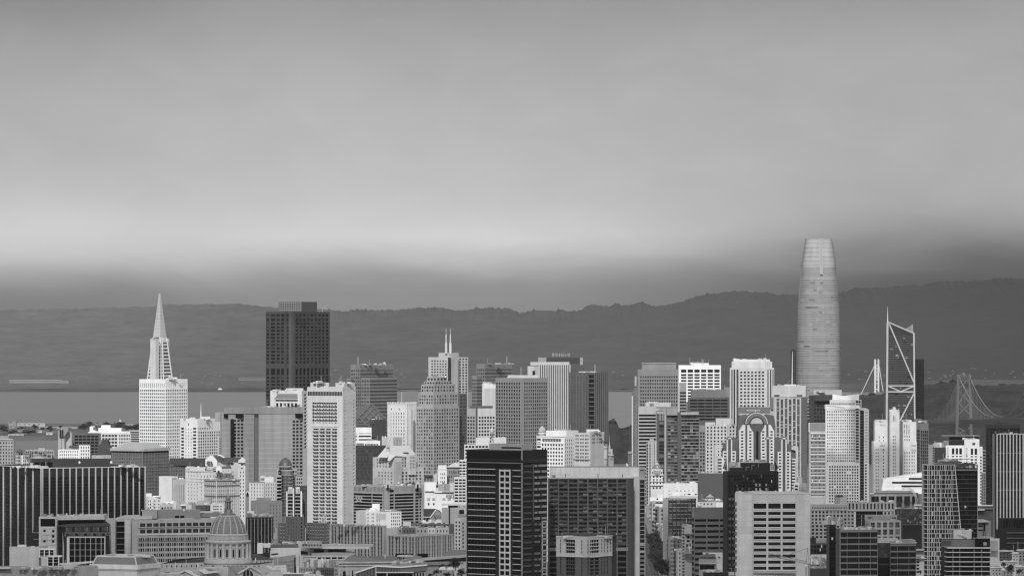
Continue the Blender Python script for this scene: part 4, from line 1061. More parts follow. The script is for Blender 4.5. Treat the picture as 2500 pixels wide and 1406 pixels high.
def fan_hotel():
 Y = 4720.
 b = B('fan_hotel', 'dark hotel tower with a great glass fan arch and white window strips', Y, 1847, cat='hotel')
 D = 'stone:.105'; Wt = 'paint:.60'
 def k(px): return 1740 + px / 5.407
 def q(py): return 980 + py / 5.407
 b.prism('wall', D, [(k(325), 1320), (k(325), q(400)), (k(345), q(190)), (k(440), q(175)), (k(480), q(190)), (k(690), q(190)), (k(720), q(175)), (k(805), q(190)), (k(830), q(330)), (k(830), 1320)], Y + 20, 26)
 b.prism('side_wing', D, [(k(135), 1320), (k(135), q(560)), (k(190), q(560)), (k(200), q(490)), (k(330), q(490)), (k(345), 1320)], Y + 10, 30)
 b.prism('side_wing', D, [(k(635), 1320), (k(635), q(490)), (k(985), q(490)), (k(985), q(570)), (k(1035), q(570)), (k(1090), q(650)), (k(1090), 1320)], Y + 6, 30)
 b.box('roof_block', 'stone:.42', k(355), k(442), q(168), q(206), Y + 22, 8); b.box('roof_block', 'stone:.42', k(718), k(800), q(168), q(206), Y + 22, 8)
 b.box('plant_screen', 'metal:.16', k(335), k(760), q(80), q(165), Y + 52, 10); b.box('plant_rail', 'paint:.42', k(335), k(760), q(74), q(82), Y + 51.5, 1)
 for x, t in ((560, 118), (450, 118), (622, 120)): pass
 b.box('roof_mast', 'paint:.6', k(447), k(625), q(121), q(127), Y + 40, 1); b.box('roof_mast', 'paint:.6', k(560), k(568), q(127), q(165), Y + 40, 1)
 cx, cy = k(580), q(302)
 def arc(name, mat, r0, r1, Yq, dep, n=28, a0=0, a1=180):
  V, Fc = [], []
  for i in range(n + 1):
   a = R(a0 + (a1 - a0) * i / n)
   for r in (r0, r1):
    for d in (0, dep): p = PP(cx + r * math.cos(a), cy - r * math.sin(a), Yq); V.append(p + Vector((0, d, 0)))
  for i in range(n):
   s0, s1 = 4 * i, 4 * i + 4
   Fc += [(s0, s1, s1 + 2, s0 + 2), (s0 + 2, s1 + 2, s1 + 3, s0 + 3), (s0, s0 + 1, s1 + 1, s1)]
  return b.mesh(name, mat, V, Fc)
 arc('arch_drum', D, .01, 28, Y - 1, 24); arc('arch_rim', 'paint:.52', 25.6, 27.4, Y - 1.6, 3); arc('glass_band', 'g:light', 18.2, 25, Y - 1.3, 1); arc('arch_rim', 'stone:.04', 15.6, 18.2, Y - 1.7, 3)
 arc('glass_fan', 'paint:.40', .3, 14.8, Y - 1.5, 1)
 for i in range(1, 14):
  a = R(i * 180 / 14); b.beam('fan_bar', 'paint:.62', PP(cx + 3 * math.cos(a), cy - 3 * math.sin(a), Y - 1.8), PP(cx + 14.8 * math.cos(a), cy - 14.8 * math.sin(a), Y - 1.8), .28)
  b.beam('fan_bar', 'stone:.2', PP(cx + 18.2 * math.cos(a), cy - 18.2 * math.sin(a), Y - 1.6), PP(cx + 25 * math.cos(a), cy - 25 * math.sin(a), Y - 1.6), .25)
 for r in (7, 11): arc('fan_ring', 'paint:.6', r, r + .5, Y - 1.9, .3)
 def strip(x0, x1, top, cut=None, wx=None, y0=None, Yq=Y - 4, bot=1320):
  X0, X1 = k(x0), k(x1)
  t = q(top)
  if cut == 'l': pts = [(X0, bot), (X0, t + (x1 - x0) * .2), (X0 + (X1 - X0) * .6, t), (X1, t), (X1, bot)]
  elif cut == 'r': pts = [(X0, bot), (X0, t), (X1 - (X1 - X0) * .6, t), (X1, t + (x1 - x0) * .2), (X1, bot)]
  else: pts = [(X0, bot), (X0, t), (X1, t), (X1, bot)]
  b.prism('white_wall', Wt, pts, Yq, 16)
  if wx:
   yy = y0
   while yy < 1190:
    z = (PZ(q(0) , Y)); b.box('window', 'g:dark', k(wx[0]), k(wx[1]), yy, yy + 3.6, Yq - .12, .4)
    b.box('window_hood', 'paint:.68', k(wx[0]) - .3, k(wx[1]) + .3, yy - .9, yy - .1, Yq - .5, .6); yy += 7.45
 strip(350, 432, 315, 'l', (374, 404), q(395)); strip(455, 540, 315, None, (482, 510), q(395), Y - 4)
 strip(632, 708, 315, None, (652, 682), q(395)); strip(736, 812, 315, 'r', (762, 790), q(395))
 b.prism('wall', 'stone:.08', [(k(486), q(312)), (k(682), q(312)), (k(632), q(395)), (k(632), 1320), (k(540), 1320), (k(540), q(395))], Y - 7, 10)
 b.box('glass_slot', 'g:black', k(575), k(602), q(395), 1200, Y - 7.4, .6)
 for x0, x1 in ((432, 455), (708, 736)): b.box('dark_pier', 'stone:.07', k(x0), k(x1), q(305), 1320, Y - 5, 12)
 for c, wn in ((222, (1, 1)), (728, (1, 1)), (942, (1, 1))):
  for x0, x1 in ((c - 36, c - 18), (c + 18, c + 36)): b.prism('white_wall', Wt, [(k(x0), 1320), (k(x0), q(505)), (k(x1), q(505 if x0 > c else 500)), (k(x1), 1320)], Y - 10, 18)
  b.box('dark_pier', 'stone:.07', k(c - 18), k(c + 18), q(500), 1320, Y - 11, 12)
  V, Fc = [], []
  for i in range(13):
   a = R(i * 15)
   for r in (4.6, 6.9): V.append(PP(k(c) + r * math.cos(a), q(502) - r * math.sin(a), Y - 11.2))
  b.mesh('turret_rim', 'paint:.12', V, [(2*i, 2*i+1, 2*i+3, 2*i+2) for i in range(12)])
  b.prism('turret_head', 'paint:.55', [(k(c) + 4.6 * math.cos(R(a)), q(500) - 4.6 * math.sin(R(a))) for a in range(0, 181, 20)], Y - 11, 12)
 for x0, x1, top, wx in ((135, 186, 662, (150, 182)), (258, 306, 662, (262, 290)), (640, 690, 672, (656, 686)), (764, 812, 672, (766, 794)), (858, 906, 672, (874, 902)), (980, 1030, 672, (982, 1010)), (1046, 1096, 760, (1046, 1090)), (70, 135, 745, (70, 118))):
  b.box('white_wall', Wt, k(x0), k(x1), q(top), 1320, Y - 8, 18)
  yy = q(top) + 3
  while yy < 1195: b.box('window', 'g:dark', k(wx[0]), k(wx[1]), yy, yy + 3.7, Y - 8.15, .4); yy += 7.45
 b.prism('end_wing', 'stone:.45', [(k(22), 1320), (k(22), q(590)), (k(40), q(578)), (k(130), q(578)), (k(130), q(622)), (k(72), q(622)), (k(72), 1320)], Y + 2, 14)
 b.prism('end_wing', 'stone:.45', [(k(1040), q(600)), (k(1115), q(590)), (k(1130), q(610)), (k(1130), 1320), (k(1096), 1320), (k(1096), q(650)), (k(1040), q(640))], Y + 2, 14)
 b.box('stair_block', 'stone:.34', k(1120), k(1182), q(1005), 1320, Y - 6, 12); b.box('stair_block', 'stone:.3', k(1182), k(1232), q(1085), 1320, Y - 10, 12); b.box('terrace', 'paint:.55', k(1070), k(1145), q(1075), 1320, Y - 14, 12)
 for y in rows(1185, 8, 4, 1215): b.box('window', 'g:dark', k(1085), k(1125), y[0], y[1], Y - 14.2, .4)
 b.done()
fan_hotel()
def strip_tower():
 Y = 5010.
 b = B('office_tower', 'grey tower of tall window strips broken by white panels under a bright ribbed box', Y, 1925, cat='skyscraper')
 rng = random.Random(4)
 f = b.block(1882, .6, 75, 971.5, yaw=86, mat='stone:.40', Rz=[])[1]
 xs = fr(1882, 1957, (1896, 1902), (1906, 1912), (1916, 1922), (1926, 1932), (1936, 1942), (1946, 1952))
 zones = []
 for j, (a, c) in enumerate(xs):
  y = 974. + (j % 2) * 2
  while y < 1170:
   h = rng.choice((7.2, 15.8, 24)); rs = [(y, y + h - 2.2)]; zones.append((a, c, y, y + h - 2.2)); y += h
 V = []
 for a, c, y0, y1 in zones:
  z1, z0 = PZ(y0, Y), PZ(y1, Y)
  b.add('window', cube_mesh('g:grey'), f.P((a + c) / 2, (z0 + z1) / 2, .05), ((c - a) * f.length, .3, z1 - z0), f.ang)
 b.fins(f, [.16 + .133 * i for i in range(7)], .9, .55, 'stone:.52', 973, 1180, 'pier')
 b.box('side_wall', 'stone:.10', 1957, 1971, 971, 1180, Y - 3, 26); b.box('side_wall', 'stone:.16', 1881, 1888, 972, 1000, Y - 3, 4)
 for i in range(22): b.box('vent', 'concrete:.3', 1962.5, 1963.5, 1014 + i * 7.5, 1016.5 + i * 7.5, Y - 3.3, .4)
 f2 = b.block(1885, .6, 82, 942.5, bot=970, yaw=86, Y=Y + 8, mat='paint:.50', name='penthouse', Rz=[zn(fr(1885, 1967, (1890, 1903), (1945, 1959)), [(965, 969)], 'dark', .6)])[1]
 b.fins(f2, [i / 24 for i in range(1, 24)], .2, .15, 'paint:.4', 944, 964, 'rib')
 b.box('roof_rail', 'paint:.8', 1915, 1944, 939.5, 942.5, Y + 14, 3); b.clutter(1890, 1960, 942, 4, Y + 10); b.done()
strip_tower()
b = B('office_tower', 'glass office tower with paired floors lined in white and a screened roof', 4750, 1995)
f = face_block(b, 1974, 2016, 1053, 'concrete:.40', [zn(spans(.12, .98, 11, .7), rows(1061.5, 8.6, 5.4, 1215), 'mid', .3)])
b.ledges(f, [1058.5 + 17.2 * i for i in range(10)], .9, .7, 'paint:.72', .1, 1, 'floor_line')
b.box('roof_screen', 'metal:.24', 1977, 2016, 1035, 1054, 4753, 10); b.box('edge_fin', 'paint:.75', 1974.3, 1976.5, 1033, 1056, 4748, 3); b.box('screen_rail', 'paint:.5', 1976, 2016, 1033.6, 1034.8, 4752.5, .5)
for i in range(14): b.box('screen_fin', 'metal:.36', 1978 + i * 2.8, 1978.6 + i * 2.8, 1034, 1053, 4752.4, .4)
for y in (1062, 1172):
 for x in (1982.5, 1999): b.box('white_frame', 'paint:.8', x, x + 1.6, y, y + 7, 4748.5, .6)
b.done(thr=5)
def curved_condo():
 Y = 4650.
 b = B('apartment_tower', 'sunlit white apartment tower with a sloping top and a column of balconies', Y, 2060, cat='skyscraper')
 H = 'paint:.70'
 rng = random.Random(8)
 r = rows(997.5, 7.05, 4.2, 1225)
 f = b.block(2016, 1, 83, 990, yaw=87, mat=H, Rz=[])[1]
 f3 = b.block(2015.5, .5, 84, 999, yaw=87, Y=Y - 1.2, mat=H, name='front_wall', Rz=[zn(spans(.03, .86, 13, .58), [x for i, x in enumerate(rows(1004, 7.05, 4.2, 1130)) if i % 2 == 0], 'light', .3), zn(spans(.03, .86, 13, .58), [x for i, x in enumerate(rows(1004, 7.05, 4.2, 1130)) if i % 2 == 1], 'blind', .3),
   zn(spans(.09, .97, 12, .56), rows(1138, 7.05, 4.2, 1228), 'dark', .35, skip=.05)])[1]
 b.prism('crown', H, [(2015, 1000), (2015, 991), (2017, 988.5), (2060, 992), (2100, 999), (2100, 1000.5)], Y - 1.5, 14)
 for i in range(11): b.box('crown_window', 'g:light', 2019 + i * 4, 2021.4 + i * 4, 990.6 + i * .45, 992.4 + i * .5, Y - 1.8, .4)
 for y in rows(998, 7.05, 5.0, 1128): b.box('balcony_recess', 'g:dark', 2089.5, 2096.5, y[0], y[1], Y - 3.4, 2.4); b.box('balcony', 'paint:.8', 2089.5, 2098.5, y[1] - .2, y[1] + .9, Y - 4.2, 1.6)
 b.box('glass_slot', 'g:dark', 2100, 2109, 1000, 1230, Y + 3, 8)
 for y in rows(1006, 7.05, .8, 1225): b.box('slab_edge', 'paint:.3', 2100, 2109, y[0], y[1], Y + 2.6, .6)
 f = b.block(2109.5, .5, 12, 1001, yaw=87, Y=Y - .5, mat=H, name='side_strip', Rz=[zn(spans(.15, .9, 3, .5), rows(1006, 7.05, 4.2, 1130), 'light', .3), zn(spans(.15, .6, 1, .8), rows(1134, 7.05, 4.2, 1228), 'dark', .35)])[1]
 b.prism('strip_head', 'paint:.62', [(2101, 1003), (2101, 998.5), (2107, 997), (2118, 998), (2121, 1001.5), (2121, 1003)], Y - .8, 6)
 g = b.block(2026, .5, 77, 977, yaw=86, Y=Y + 38, mat='paint:.62', name='rear_tier', Rz=[zn(spans(.03, .8, 12, .7), [(985, 991), (993, 999)], 'light', .3), zn(spans(.82, .98, 2, .8), [(979, 985), (987, 995)], 'dark', .3)])
 b.prism('sail_crown', 'paint:.74', [(2032, 978), (2033, 963), (2037, 964), (2060, 967.5), (2098, 962.5), (2097, 978)], Y + 44, 3)
 b.beam('roof_beam', 'paint:.85', PP(2064, 978, Y + 40), PP(2097, 973.5, Y + 40), .9)
 b.done(thr=5.5)
curved_condo()
def deco_tower():
 Y = 4900.
 b = B('art_deco_tower', 'white setback art deco tower with three crowned shafts', Y, 2183, cat='skyscraper')
 H = 'stone:.66'
 def shaft(x0, x1, top, Yq, wc, skipy, name='shaft', lw=3.5, pil=()):
  r = rows(skipy, 8.15, 4.6, 1235)
  f = b.block(x0 + lw, lw, x1 - x0 - lw, top, yaw=78, Y=Yq, mat=H, name=name, Rz=[zn(fr(x0 + lw, x1, *wc), r, 'dark', .4)])[1]
  for p in pil: b.fins(f, [(p - x0 - lw) / (x1 - x0 - lw)], .8, .45, H, top - 1.5, 1235, 'pilaster')
  return f
 shaft(2133, 2167, 1029, Y + 4, ((2146, 2147.6), (2156, 2158)), 1066, pil=(2142, 2151, 2162))
 shaft(2128, 2167.5, 1078, Y - 4, ((2138, 2140), (2143, 2145), (2156, 2158.2)), 1096, 'shoulder', 5, pil=(2136, 2148, 2163))
 shaft(2170, 2196, 1003, Y - 8, ((2180, 2182), (2184.5, 2186.5)), 1064, 'centre_shaft', 3, pil=(2177, 2189))
 f = shaft(2203, 2237, 1031, Y + 4, ((2208, 2210), (2213.5, 2215.5), (2219, 2221)), 1064, pil=(2206, 2212, 2217.5, 2223))
 shaft(2203, 2238, 1078, Y - 2, ((2208, 2210), (2213.5, 2215.5), (2219, 2221), (2226, 2228), (2231, 2233)), 1104, 'shoulder', 3, pil=(2206, 2217.5, 2224, 2235))
 b.box('light_court', 'stone:.10', 2166, 2171, 1030, 1240, Y + 14, 8); b.box('light_court', 'stone:.16', 2195, 2204, 1028, 1240, Y + 14, 8)
 b.prism('crown', H, [(2171, 1004), (2171, 1000), (2173, 1002), (2180, 1000), (2181, 994.5), (2186, 994.5), (2187, 1000), (2193, 1002), (2195, 999.5), (2195.5, 1004)], Y - 7, 7)
 b.box('crown', H, 2137, 2164, 1026, 1030, Y + 9, 14); b.box('crown', H, 2205, 2226, 1026.5, 1032, Y + 9, 14)
 for x in (2149, 2151.8, 2154.6, 2157.4): b.box('frieze_slot', 'g:dark', x, x + 1.2, 1029.5, 1032, Y - 0.5, 1)
 for x in (2181, 2184.5): b.box('tall_window', 'g:mid', x, x + 1.3, 1016, 1024, Y - 11.6, 1)
 for x in (2207.6, 2213, 2218.6): b.box('tall_window', 'g:mid', x, x + 1.4, 1037, 1043, Y + 1.6, 1); b.box('tall_window', 'g:mid', x, x + 1.4, 1049, 1057, Y + 1.6, 1)
 for x0, n, yq in ((2150, 4, -10), (2226, 4, -8)):
  for i in range(n): b.box('frieze_slot', 'g:dark', x0 + i * 2.7, x0 + 1.2 + i * 2.7, 1087, 1091.5, Y + yq, 1)
 b.clutter(2140, 2162, 1028, 4); b.clutter(2206, 2230, 1028, 4); b.done(thr=4)
deco_tower()
b = B('apartment_tower', 'dark gridded glass tower stepping down beside the white deco tower', 5020, 2250)
f = face_block(b, 2232, 2250, 1023, 'stone:.13', [zn(spans(.05, .95, 3, .75), rows(1050, 8.2, 6.6, 1170), 'dark', .3)], Y=5028)
f = face_block(b, 2246, 2267, 1034, 'stone:.15', [zn(spans(.05, .95, 4, .72), rows(1052, 8.2, 6.6, 1170), 'dark', .3)])
b.box('roof_screen', 'concrete:.26', 2250, 2262, 1027, 1035, 5030, 6); b.clutter(2236, 2262, 1030, 4); b.done(thr=6)
b = B('apartment_tower', 'white tower with tall paired windows and a raised corner block', 4600, 2354, cat='skyscraper')
H = 'paint:.72'
f = face_block(b, 2309, 2355, 1088, H, [zn(fr(2309.6, 2355, (2324, 2330), (2333.5, 2339), (2342, 2348.5)), [(1095, 1110), (1113.5, 1116.5)] + rows(1120, 7.4, 4, 1240), 'dark', .6), zn(fr(2309.6, 2355, (2313, 2316.5)), [(1113.5, 1116.5)] + rows(1120, 7.4, 4, 1240), 'dark', .4)])
f = face_block(b, 2354, 2391, 1073, H, [zn(fr(2354.6, 2391, (2370, 2376), (2379.5, 2385.5)), [(1096, 1111), (1114, 1117)] + rows(1121, 7.4, 4, 1240), 'dark', .6), zn(fr(2354.6, 2391, (2374, 2381)), [(1081.5, 1087.5)], 'dark', .4), zn(fr(2354.6, 2391, (2359, 2362)), [(1113.5, 1116.5)] + rows(1120, 7.4, 4, 1240), 'dark', .4)], Y=4594)
f = face_block(b, 2390.5, 2399, 1091, 'paint:.66', [zn([(.22, .72)], rows(1115, 7.4, 4, 1240), 'dark', .4)], Y=4597)
b.box('panel', 'concrete:.5', 2312, 2316, 1092, 1110, 4598.8, .4); b.box('panel', 'concrete:.5', 2358, 2362, 1093, 1111, 4592.8, .4)
b.box('antenna', 'metal:.6', 2376.5, 2377.1, 1062, 1074, 4600, .3); b.clutter(2356, 2388, 1073, 5, 4600, masts=0); b.done(thr=4)
b = B('office_block', 'dark plant-topped block behind the white tower with paired windows', 4840, 2330)
f = face_block(b, 2317, 2390, 1066, 'stone:.035', [zn([(.02, .98)], rows(1072, 4.2, 2, 1090), 'black', .2)]); b.box('roof_plate', 'metal:.12', 2300, 2394, 1064, 1067, 4836, 24); b.done()
b = B('office_block', 'dark block with a grey side wall and rooftop machinery near the gridded curved tower', 4780, 2290)
face_block(b, 2280, 2309, 1093, 'stone:.035'); face_block(b, 2266, 2281, 1086, 'concrete:.25', [zn([(.72, .95)], rows(1093, 6, 4, 1150), 'dark', .3)], Y=4776)
b.box('roof_block', 'concrete:.25', 2304, 2316, 1077, 1094, 4790, 8); b.clutter(2280, 2312, 1093, 10, 4780, dz=(6, 16)); b.done(thr=4)
b = B('office_tower', 'plain black tower below the suspension bridge deck', 5060, 2450, cat='skyscraper')
f = face_block(b, 2406, 2491, 1036, 'stone:.018', [zn(spans(.02, .98, 10, .85), rows(1046, 8, 7, 1290), 'black', .15)]); b.box('penthouse', 'stone:.03', 2440, 2462, 1030, 1037, 5080, 12)
for y in rows(1050, 8, 1.2, 1110): b.box('lit_slot', 'paint:.12', 2414, 2415, y[0], y[1], 5059.4, .5)
b.done()
b = B('apartment_block', 'small pale balcony strip squeezed beside the white tower with paired windows', 4660, 2404)
face_block(b, 2398, 2407, 1100, 'concrete:.10', [zn([(.1, .9)], rows(1104, 7.5, 4, 1240), 'black', .4)])
for y in rows(1100, 7.5, 1.2, 1160): b.box('balcony', 'paint:.5', 2398, 2406, y[0], y[1], 4656, 2)
b.done(thr=5)
b = B('office_block', 'grey gridded sliver rising behind the dark side of the gridded curved tower', 4560, 2402)
face_block(b, 2396, 2406, 1154, 'concrete:.2', [zn(spans(.1, .9, 2, .6), rows(1158, 7, 4.5, 1250), 'dark', .4)]); b.done(thr=4)
# BUILDINGS: nearer rows, left half
def ribbed_federal():
 Y = 3900.
 b = B('office_tower', 'wide black office block lined with slim white vertical ribs', Y, 102, cat='office building')
 D = 'stone:.022'
 rl = rows(1166, 8.1, 6.2, 1400)
 fl, f2 = b.block(102, 125, 253, 1143, yaw=62, mat=D, Lz=[zn(spans(0, 1, 26, .86), rl, 'black', .25)], Rz=[zn(spans(0, 1, 48, .86), rl, 'black', .25)])
 b.fins(fl, fr(-23, 102, *[(x, x) for x in (-8, 10, 28, 46, 64, 82)])and [((x + 23) / 125) for x in (-8, 10, 28, 46, 64, 82)] + [.994], .85, .9, 'concrete:.5', 1143.5, 1410, 'rib')
 b.fins(f2, [.006] + [(x - 102) / 253 for x in (120, 137.5, 153.5, 169.5, 185, 200.5, 216, 232, 247.5, 263, 278.5, 294, 309.5, 324.5, 339.5)] + [.994], .85, .9, 'concrete:.46', 1143.5, 1410, 'rib')
 b.ledges(f2, [1143.6], .5, 1.0, 'paint:.6', name='coping'); b.ledges(fl, [1143.6], .5, 1.0, 'paint:.6', name='coping')
 b.block(77, 0.5, 195, 1122, bot=1145, yaw=84, Y=Y + 45, mat='stone:.035', name='penthouse', Rz=[zn(spans(.03, .27, 3, .8), [(1129, 1142)], 'black', .4)])
 b.box('roof_plant', 'paint:.4', 74, 80, 1131, 1141, Y + 40, 6)
 for x in (194, 272, 271): b.lathe('dish', 'paint:.72', x, [(.3, 1126), (2.4, 1128), (2.6, 1131), (1, 1133)], Y + 38, 10)
 b.clutter(17, 110, 1141, 14, Y + 6, mat=('paint:.7', 'paint:.55', 'metal:.4')); b.clutter(290, 330, 1138, 4, Y + 14); b.done(thr=6)
ribbed_federal()
def state_archive():
 Y = 3620.
 b = B('office_block', 'concrete block with a sloping dark glass front and a framed grid of windows', Y, 138, cat='office building')
 H = 'concrete:.50'
 fl, f2 = b.block(138, 43, 4, 1262, yaw=10, mat=H, Lz=[zn([(.08, .93)], [(1267, 1286)], 'black', 1.2), zn(fr(95, 138, (105.5, 111.5)), [(1294, 1299.5), (1318.5, 1324.5)], 'black', .4), zn(fr(95, 138, (127, 133)), [(1294, 1300), (1306.5, 1313), (1319, 1325)], 'black', .4)])
 b.prism('roof_beam', H, [(138, 1262), (254, 1258), (255, 1269), (138, 1270)], Y + 2, 30)
 b.prism('recess', 'stone:.012', [(139, 1270), (253, 1268), (252, 1280), (141, 1284)], Y + 8, 20)
 b.prism('roof_edge', 'stone:.06', [(141, 1283), (170, 1280), (248, 1278), (262, 1279), (266, 1285), (152, 1287)], Y - 2, 16)
 A = [PP(152, 1287, Y - 1), PP(266, 1285, Y - 1), PP(271, 1406, Y - 7), PP(163, 1406, Y - 7)]
 b.mesh('sloped_glass', 'g:black', A + [a + Vector((0, 14, 0)) for a in A], [(3, 2, 1, 0), (4, 5, 6, 7), (0, 1, 5, 4), (1, 2, 6, 5), (2, 3, 7, 6), (3, 0, 4, 7)])
 for j, (ya, yb) in enumerate(((1288, 1299), (1303, 1310))):
  for i in range(20):
   t = i / 20; x = 155 + j * 2 + 110 * t
   b.box('glass_panel', 'g:grey' if (i * 3 + j) % 4 else 'g:dark', x, x + 4.6, ya - t * 1.6, yb - t * 1.6, Y - 2.6 - j * .8, .5)
 b.box('cornice', 'stone:.14', 158, 268, 1300, 1302.4, Y - 3.4, 1); b.box('frame', 'concrete:.55', 164, 257, 1310.5, 1313, Y - 7, 3); b.box('frame', 'concrete:.58', 163, 169.5, 1312, 1406, Y - 7, 3); b.box('frame', 'concrete:.5', 254.5, 257, 1312, 1406, Y - 7, 3)
 b.box('grid_back', 'g:black', 169.5, 254.5, 1313, 1406, Y - 5.8, 1)
 for i in range(1, 7): x = 169.5 + i * 12.9; b.box('mullion', 'concrete:.42', x - .7, x + .7, 1313, 1406, Y - 6.6, .8)
 for i in range(6): y = 1327 + i * 15; b.box('transom', 'concrete:.3', 169.5, 254.5, y, y + 1.1, Y - 6.3, .5)
 for i in range(5): b.box('stepped_wing', 'stone:.02', 95 - 5 * i - 4, 96 - 4 * i, 1275 + i * 9, 1406, Y + 20, 12)
 for y in (1300, 1316): b.box('ledge', 'concrete:.3', 82, 96, y, y + 1.5, Y + 19, 1)
 for x in (101, 114, 126): b.box('joint', 'concrete:.3', x, x + .5, 1300, 1330, Y - .4, .3)
 for y in (1289.5, 1304, 1317, 1330): b.box('joint', 'concrete:.35', 95.6, 137, y, y + .4, Y - .4 + 0, .3)
 b.clutter(100, 250, 1259, 9, Y + 6); b.done()
state_archive()
def concrete_court():
 Y = 3760.
 b = B('office_block', 'long concrete court block with banks of dark windows behind the domed hall', Y, 330, cat='office building')
 H = 'concrete:.42'
 r1 = [(1278.5, 1287), (1293.5, 1303)]
 r2 = [(1314, 1322.5), (1327, 1335), (1339.5, 1347.5), (1352.5, 1360.5), (1365.5, 1373.5)]
 fl, f2 = b.block(322, 20, 230, 1270, yaw=70, mat=H, Rz=[zn(spans(.08, .99, 13, .80), r1, 'black', .8, (4, 1, .1), 'concrete:.16'), zn(spans(.075, .99, 13, .86), [], 'black')] + [zn([(a + (c - a) * t0, a + (c - a) * t1) for a, c in spans(.065, .99, 13, .84) for t0, t1 in ((0, .22), (.33, .67), (.78, 1))], r2, 'black', .6)])
 b.ledges(f2, [1289.5, 1325.5 - 3], .5, .6, 'concrete:.2', .07, 1, 'ledge'); b.ledges(f2, [1306], .9, .8, 'concrete:.62', .05, 1, 'ledge')
 b.lathe('round_stair', 'concrete:.46', 312, [(8, 1270), (8, 1406)], Y - 3, 24)
 for y in rows(1281, 11.6, .5, 1400): b.lathe('joint', 'concrete:.3', 312, [(8.12, y[0]), (8.12, y[1])], Y - 3, 24)
 b.box('glass_slot', 'g:black', 283, 304, 1274, 1406, Y + 10, 6)
 for y in rows(1284, 14.5, 2.5, 1390): b.box('spandrel', 'concrete:.16', 283, 304, y[0], y[1], Y + 9.7, .6)
 b.block(281, 19, 3, 1270, yaw=20, Y=Y + 4, mat='concrete:.40', name='end_wall'); b.box('roof_beam', H, 258, 322, 1267, 1273.5, Y + 8, 12)
 b.block(349, 1, 140, 1245, bot=1268, yaw=78, Y=Y + 32, mat='metal:.26', name='penthouse', Rz=[zn(fr(349, 489, (427, 438), (440, 450)), [(1260, 1265.5)], 'black', 1)])
 b.box('penthouse', 'metal:.34', 347, 383, 1247, 1266, Y + 26, 12); b.prism('vault_roof', 'metal:.5', [(283, 1265), (300, 1260), (338, 1258.5), (342, 1262), (372, 1261), (372, 1268), (283, 1270)], Y + 22, 14)
 b.prism('vault_roof', 'metal:.2', [(487, 1262), (497, 1254), (532, 1253), (540, 1262)], Y + 46, 20); b.box('roof_strip', 'paint:.6', 488, 515, 1249, 1252, Y + 60, 4)
 b.clutter(350, 480, 1246, 8, Y + 34); b.done(thr=6)
concrete_court()
b = B('blank_block', 'plain windowless grey block with pale balcony frames on its side', 3480, 95)
b.block(95, 72, 6, 1336, yaw=8, mat='concrete:.50')
for i, (x0, x1, y0, y1) in enumerate(((95, 134, 1340, 1361), (115, 145, 1357, 1395))):
 H = 'paint:.72'
 b.box('frame_slab', H, x0, x1 + (5 if i else 0), y0, y0 + 3, 3476 - i, 8); b.box('frame_slab', H, x0, x1, y1 - 2, y1, 3476 - i, 8)
 n = 3 if i == 0 else 2
 for j in range(n + 1): x = x0 + (x1 - x0 - 3) * j / n; b.box('frame_post', H, x, x + 2.4, y0, y1, 3475.6 - i, 1)
 b.box('glazing', 'g:black', x0 + 1, x1 - 1, y0 + 2, y1 - 1, 3478 - i, 4)
 for j in range(2): b.box('rail', 'paint:.5', x0 + 2, x1 - 2, y0 + 8 + j * 8, y0 + 8.7 + j * 8, 3476.5 - i, .3)
b.box('roof_plant', 'paint:.7', 43, 63, 1331, 1337, 3490, 6); b.box('roof_plant', 'paint:.65', 75, 84, 1334, 1337, 3488, 4); b.clutter(88, 130, 1338, 6, 3482, masts=0); b.done()
b = B('low_hall', 'low flat grey hall with a pale skylight ridge along the bottom edge', 3380, 100)
b.block(-20, 3, 260, 1386, yaw=82, mat='concrete:.3'); b.prism('skylight', 'metal:.45', [(38, 1388), (60, 1386), (72, 1383), (84, 1386), (108, 1388)], 3384, 14); b.prism('roof_slab', 'paint:.42', [(112, 1388), (186, 1378), (190, 1380), (176, 1386), (150, 1390)], 3386, 16)
b.box('roof_slab', 'paint:.5', -10, 25, 1386.5, 1389, 3376, 8); b.clutter(40, 180, 1388, 16, 3372); b.done()
b = B('low_hall', 'low dark-roofed wing with a pale parapet below the framed grid of windows', 3540, 200)
b.block(138, 2, 90, 1380, yaw=80, mat='stone:.05'); b.prism('parapet', 'paint:.58', [(143, 1377), (190, 1374), (236, 1370), (236, 1373), (190, 1378), (150, 1380)], 3536, 10); b.done()
def opera_house():
 Y = 3420.
 b = B('opera_house', 'pale granite stage tower with a grey mansard roof and ridged skylights', Y, 310, cat='theatre')
 H = 'stone:.62'
 fl, f2 = b.block(334, 111, 53, 1387, yaw=22, mat=H)
 for f in (fl, f2): b.ledges(f, [1385], 3.2, 1.2, 'stone:.7', name='cornice', over=.8); b.ledges(f, [1392.5], .8, .6, 'stone:.55', name='cornice')
 A, P, C = fl.P(0, PZ(1385, Y)), fl.P(1, PZ(1385, Y)), f2.P(1, PZ(1385, Y)); D = A + C - P
 mid = (A + P + C + D) / 4
 T = [q.lerp(mid, .16) for q in (A, P, C, D)]
 for q in T: q.z = PZ(1360.5, Y)
 b.mesh('mansard', 'metal:.20', [A, P, C, D] + T, [(0, 1, 5, 4), (1, 2, 6, 5), (2, 3, 7, 6), (3, 0, 4, 7), (4, 5, 6, 7)])
 for q, t in zip((A, P, C), T): b.beam('hip_rib', 'stone:.55', q, t, .8)
 b.prism('skylight', 'paint:.55', [(265, 1361), (288, 1355.5), (298, 1354), (314, 1360), (338, 1355), (348, 1355), (366, 1361)], Y + 14, 12)
 for t0, t1 in zip(T, T[1:] + T[:1]): b.beam('roof_kerb', 'stone:.6', t0, t1, 1.0)
 b.box('vent', 'g:black', 232, 236, 1401, 1406, Y - 3, 1); b.done()
opera_house()
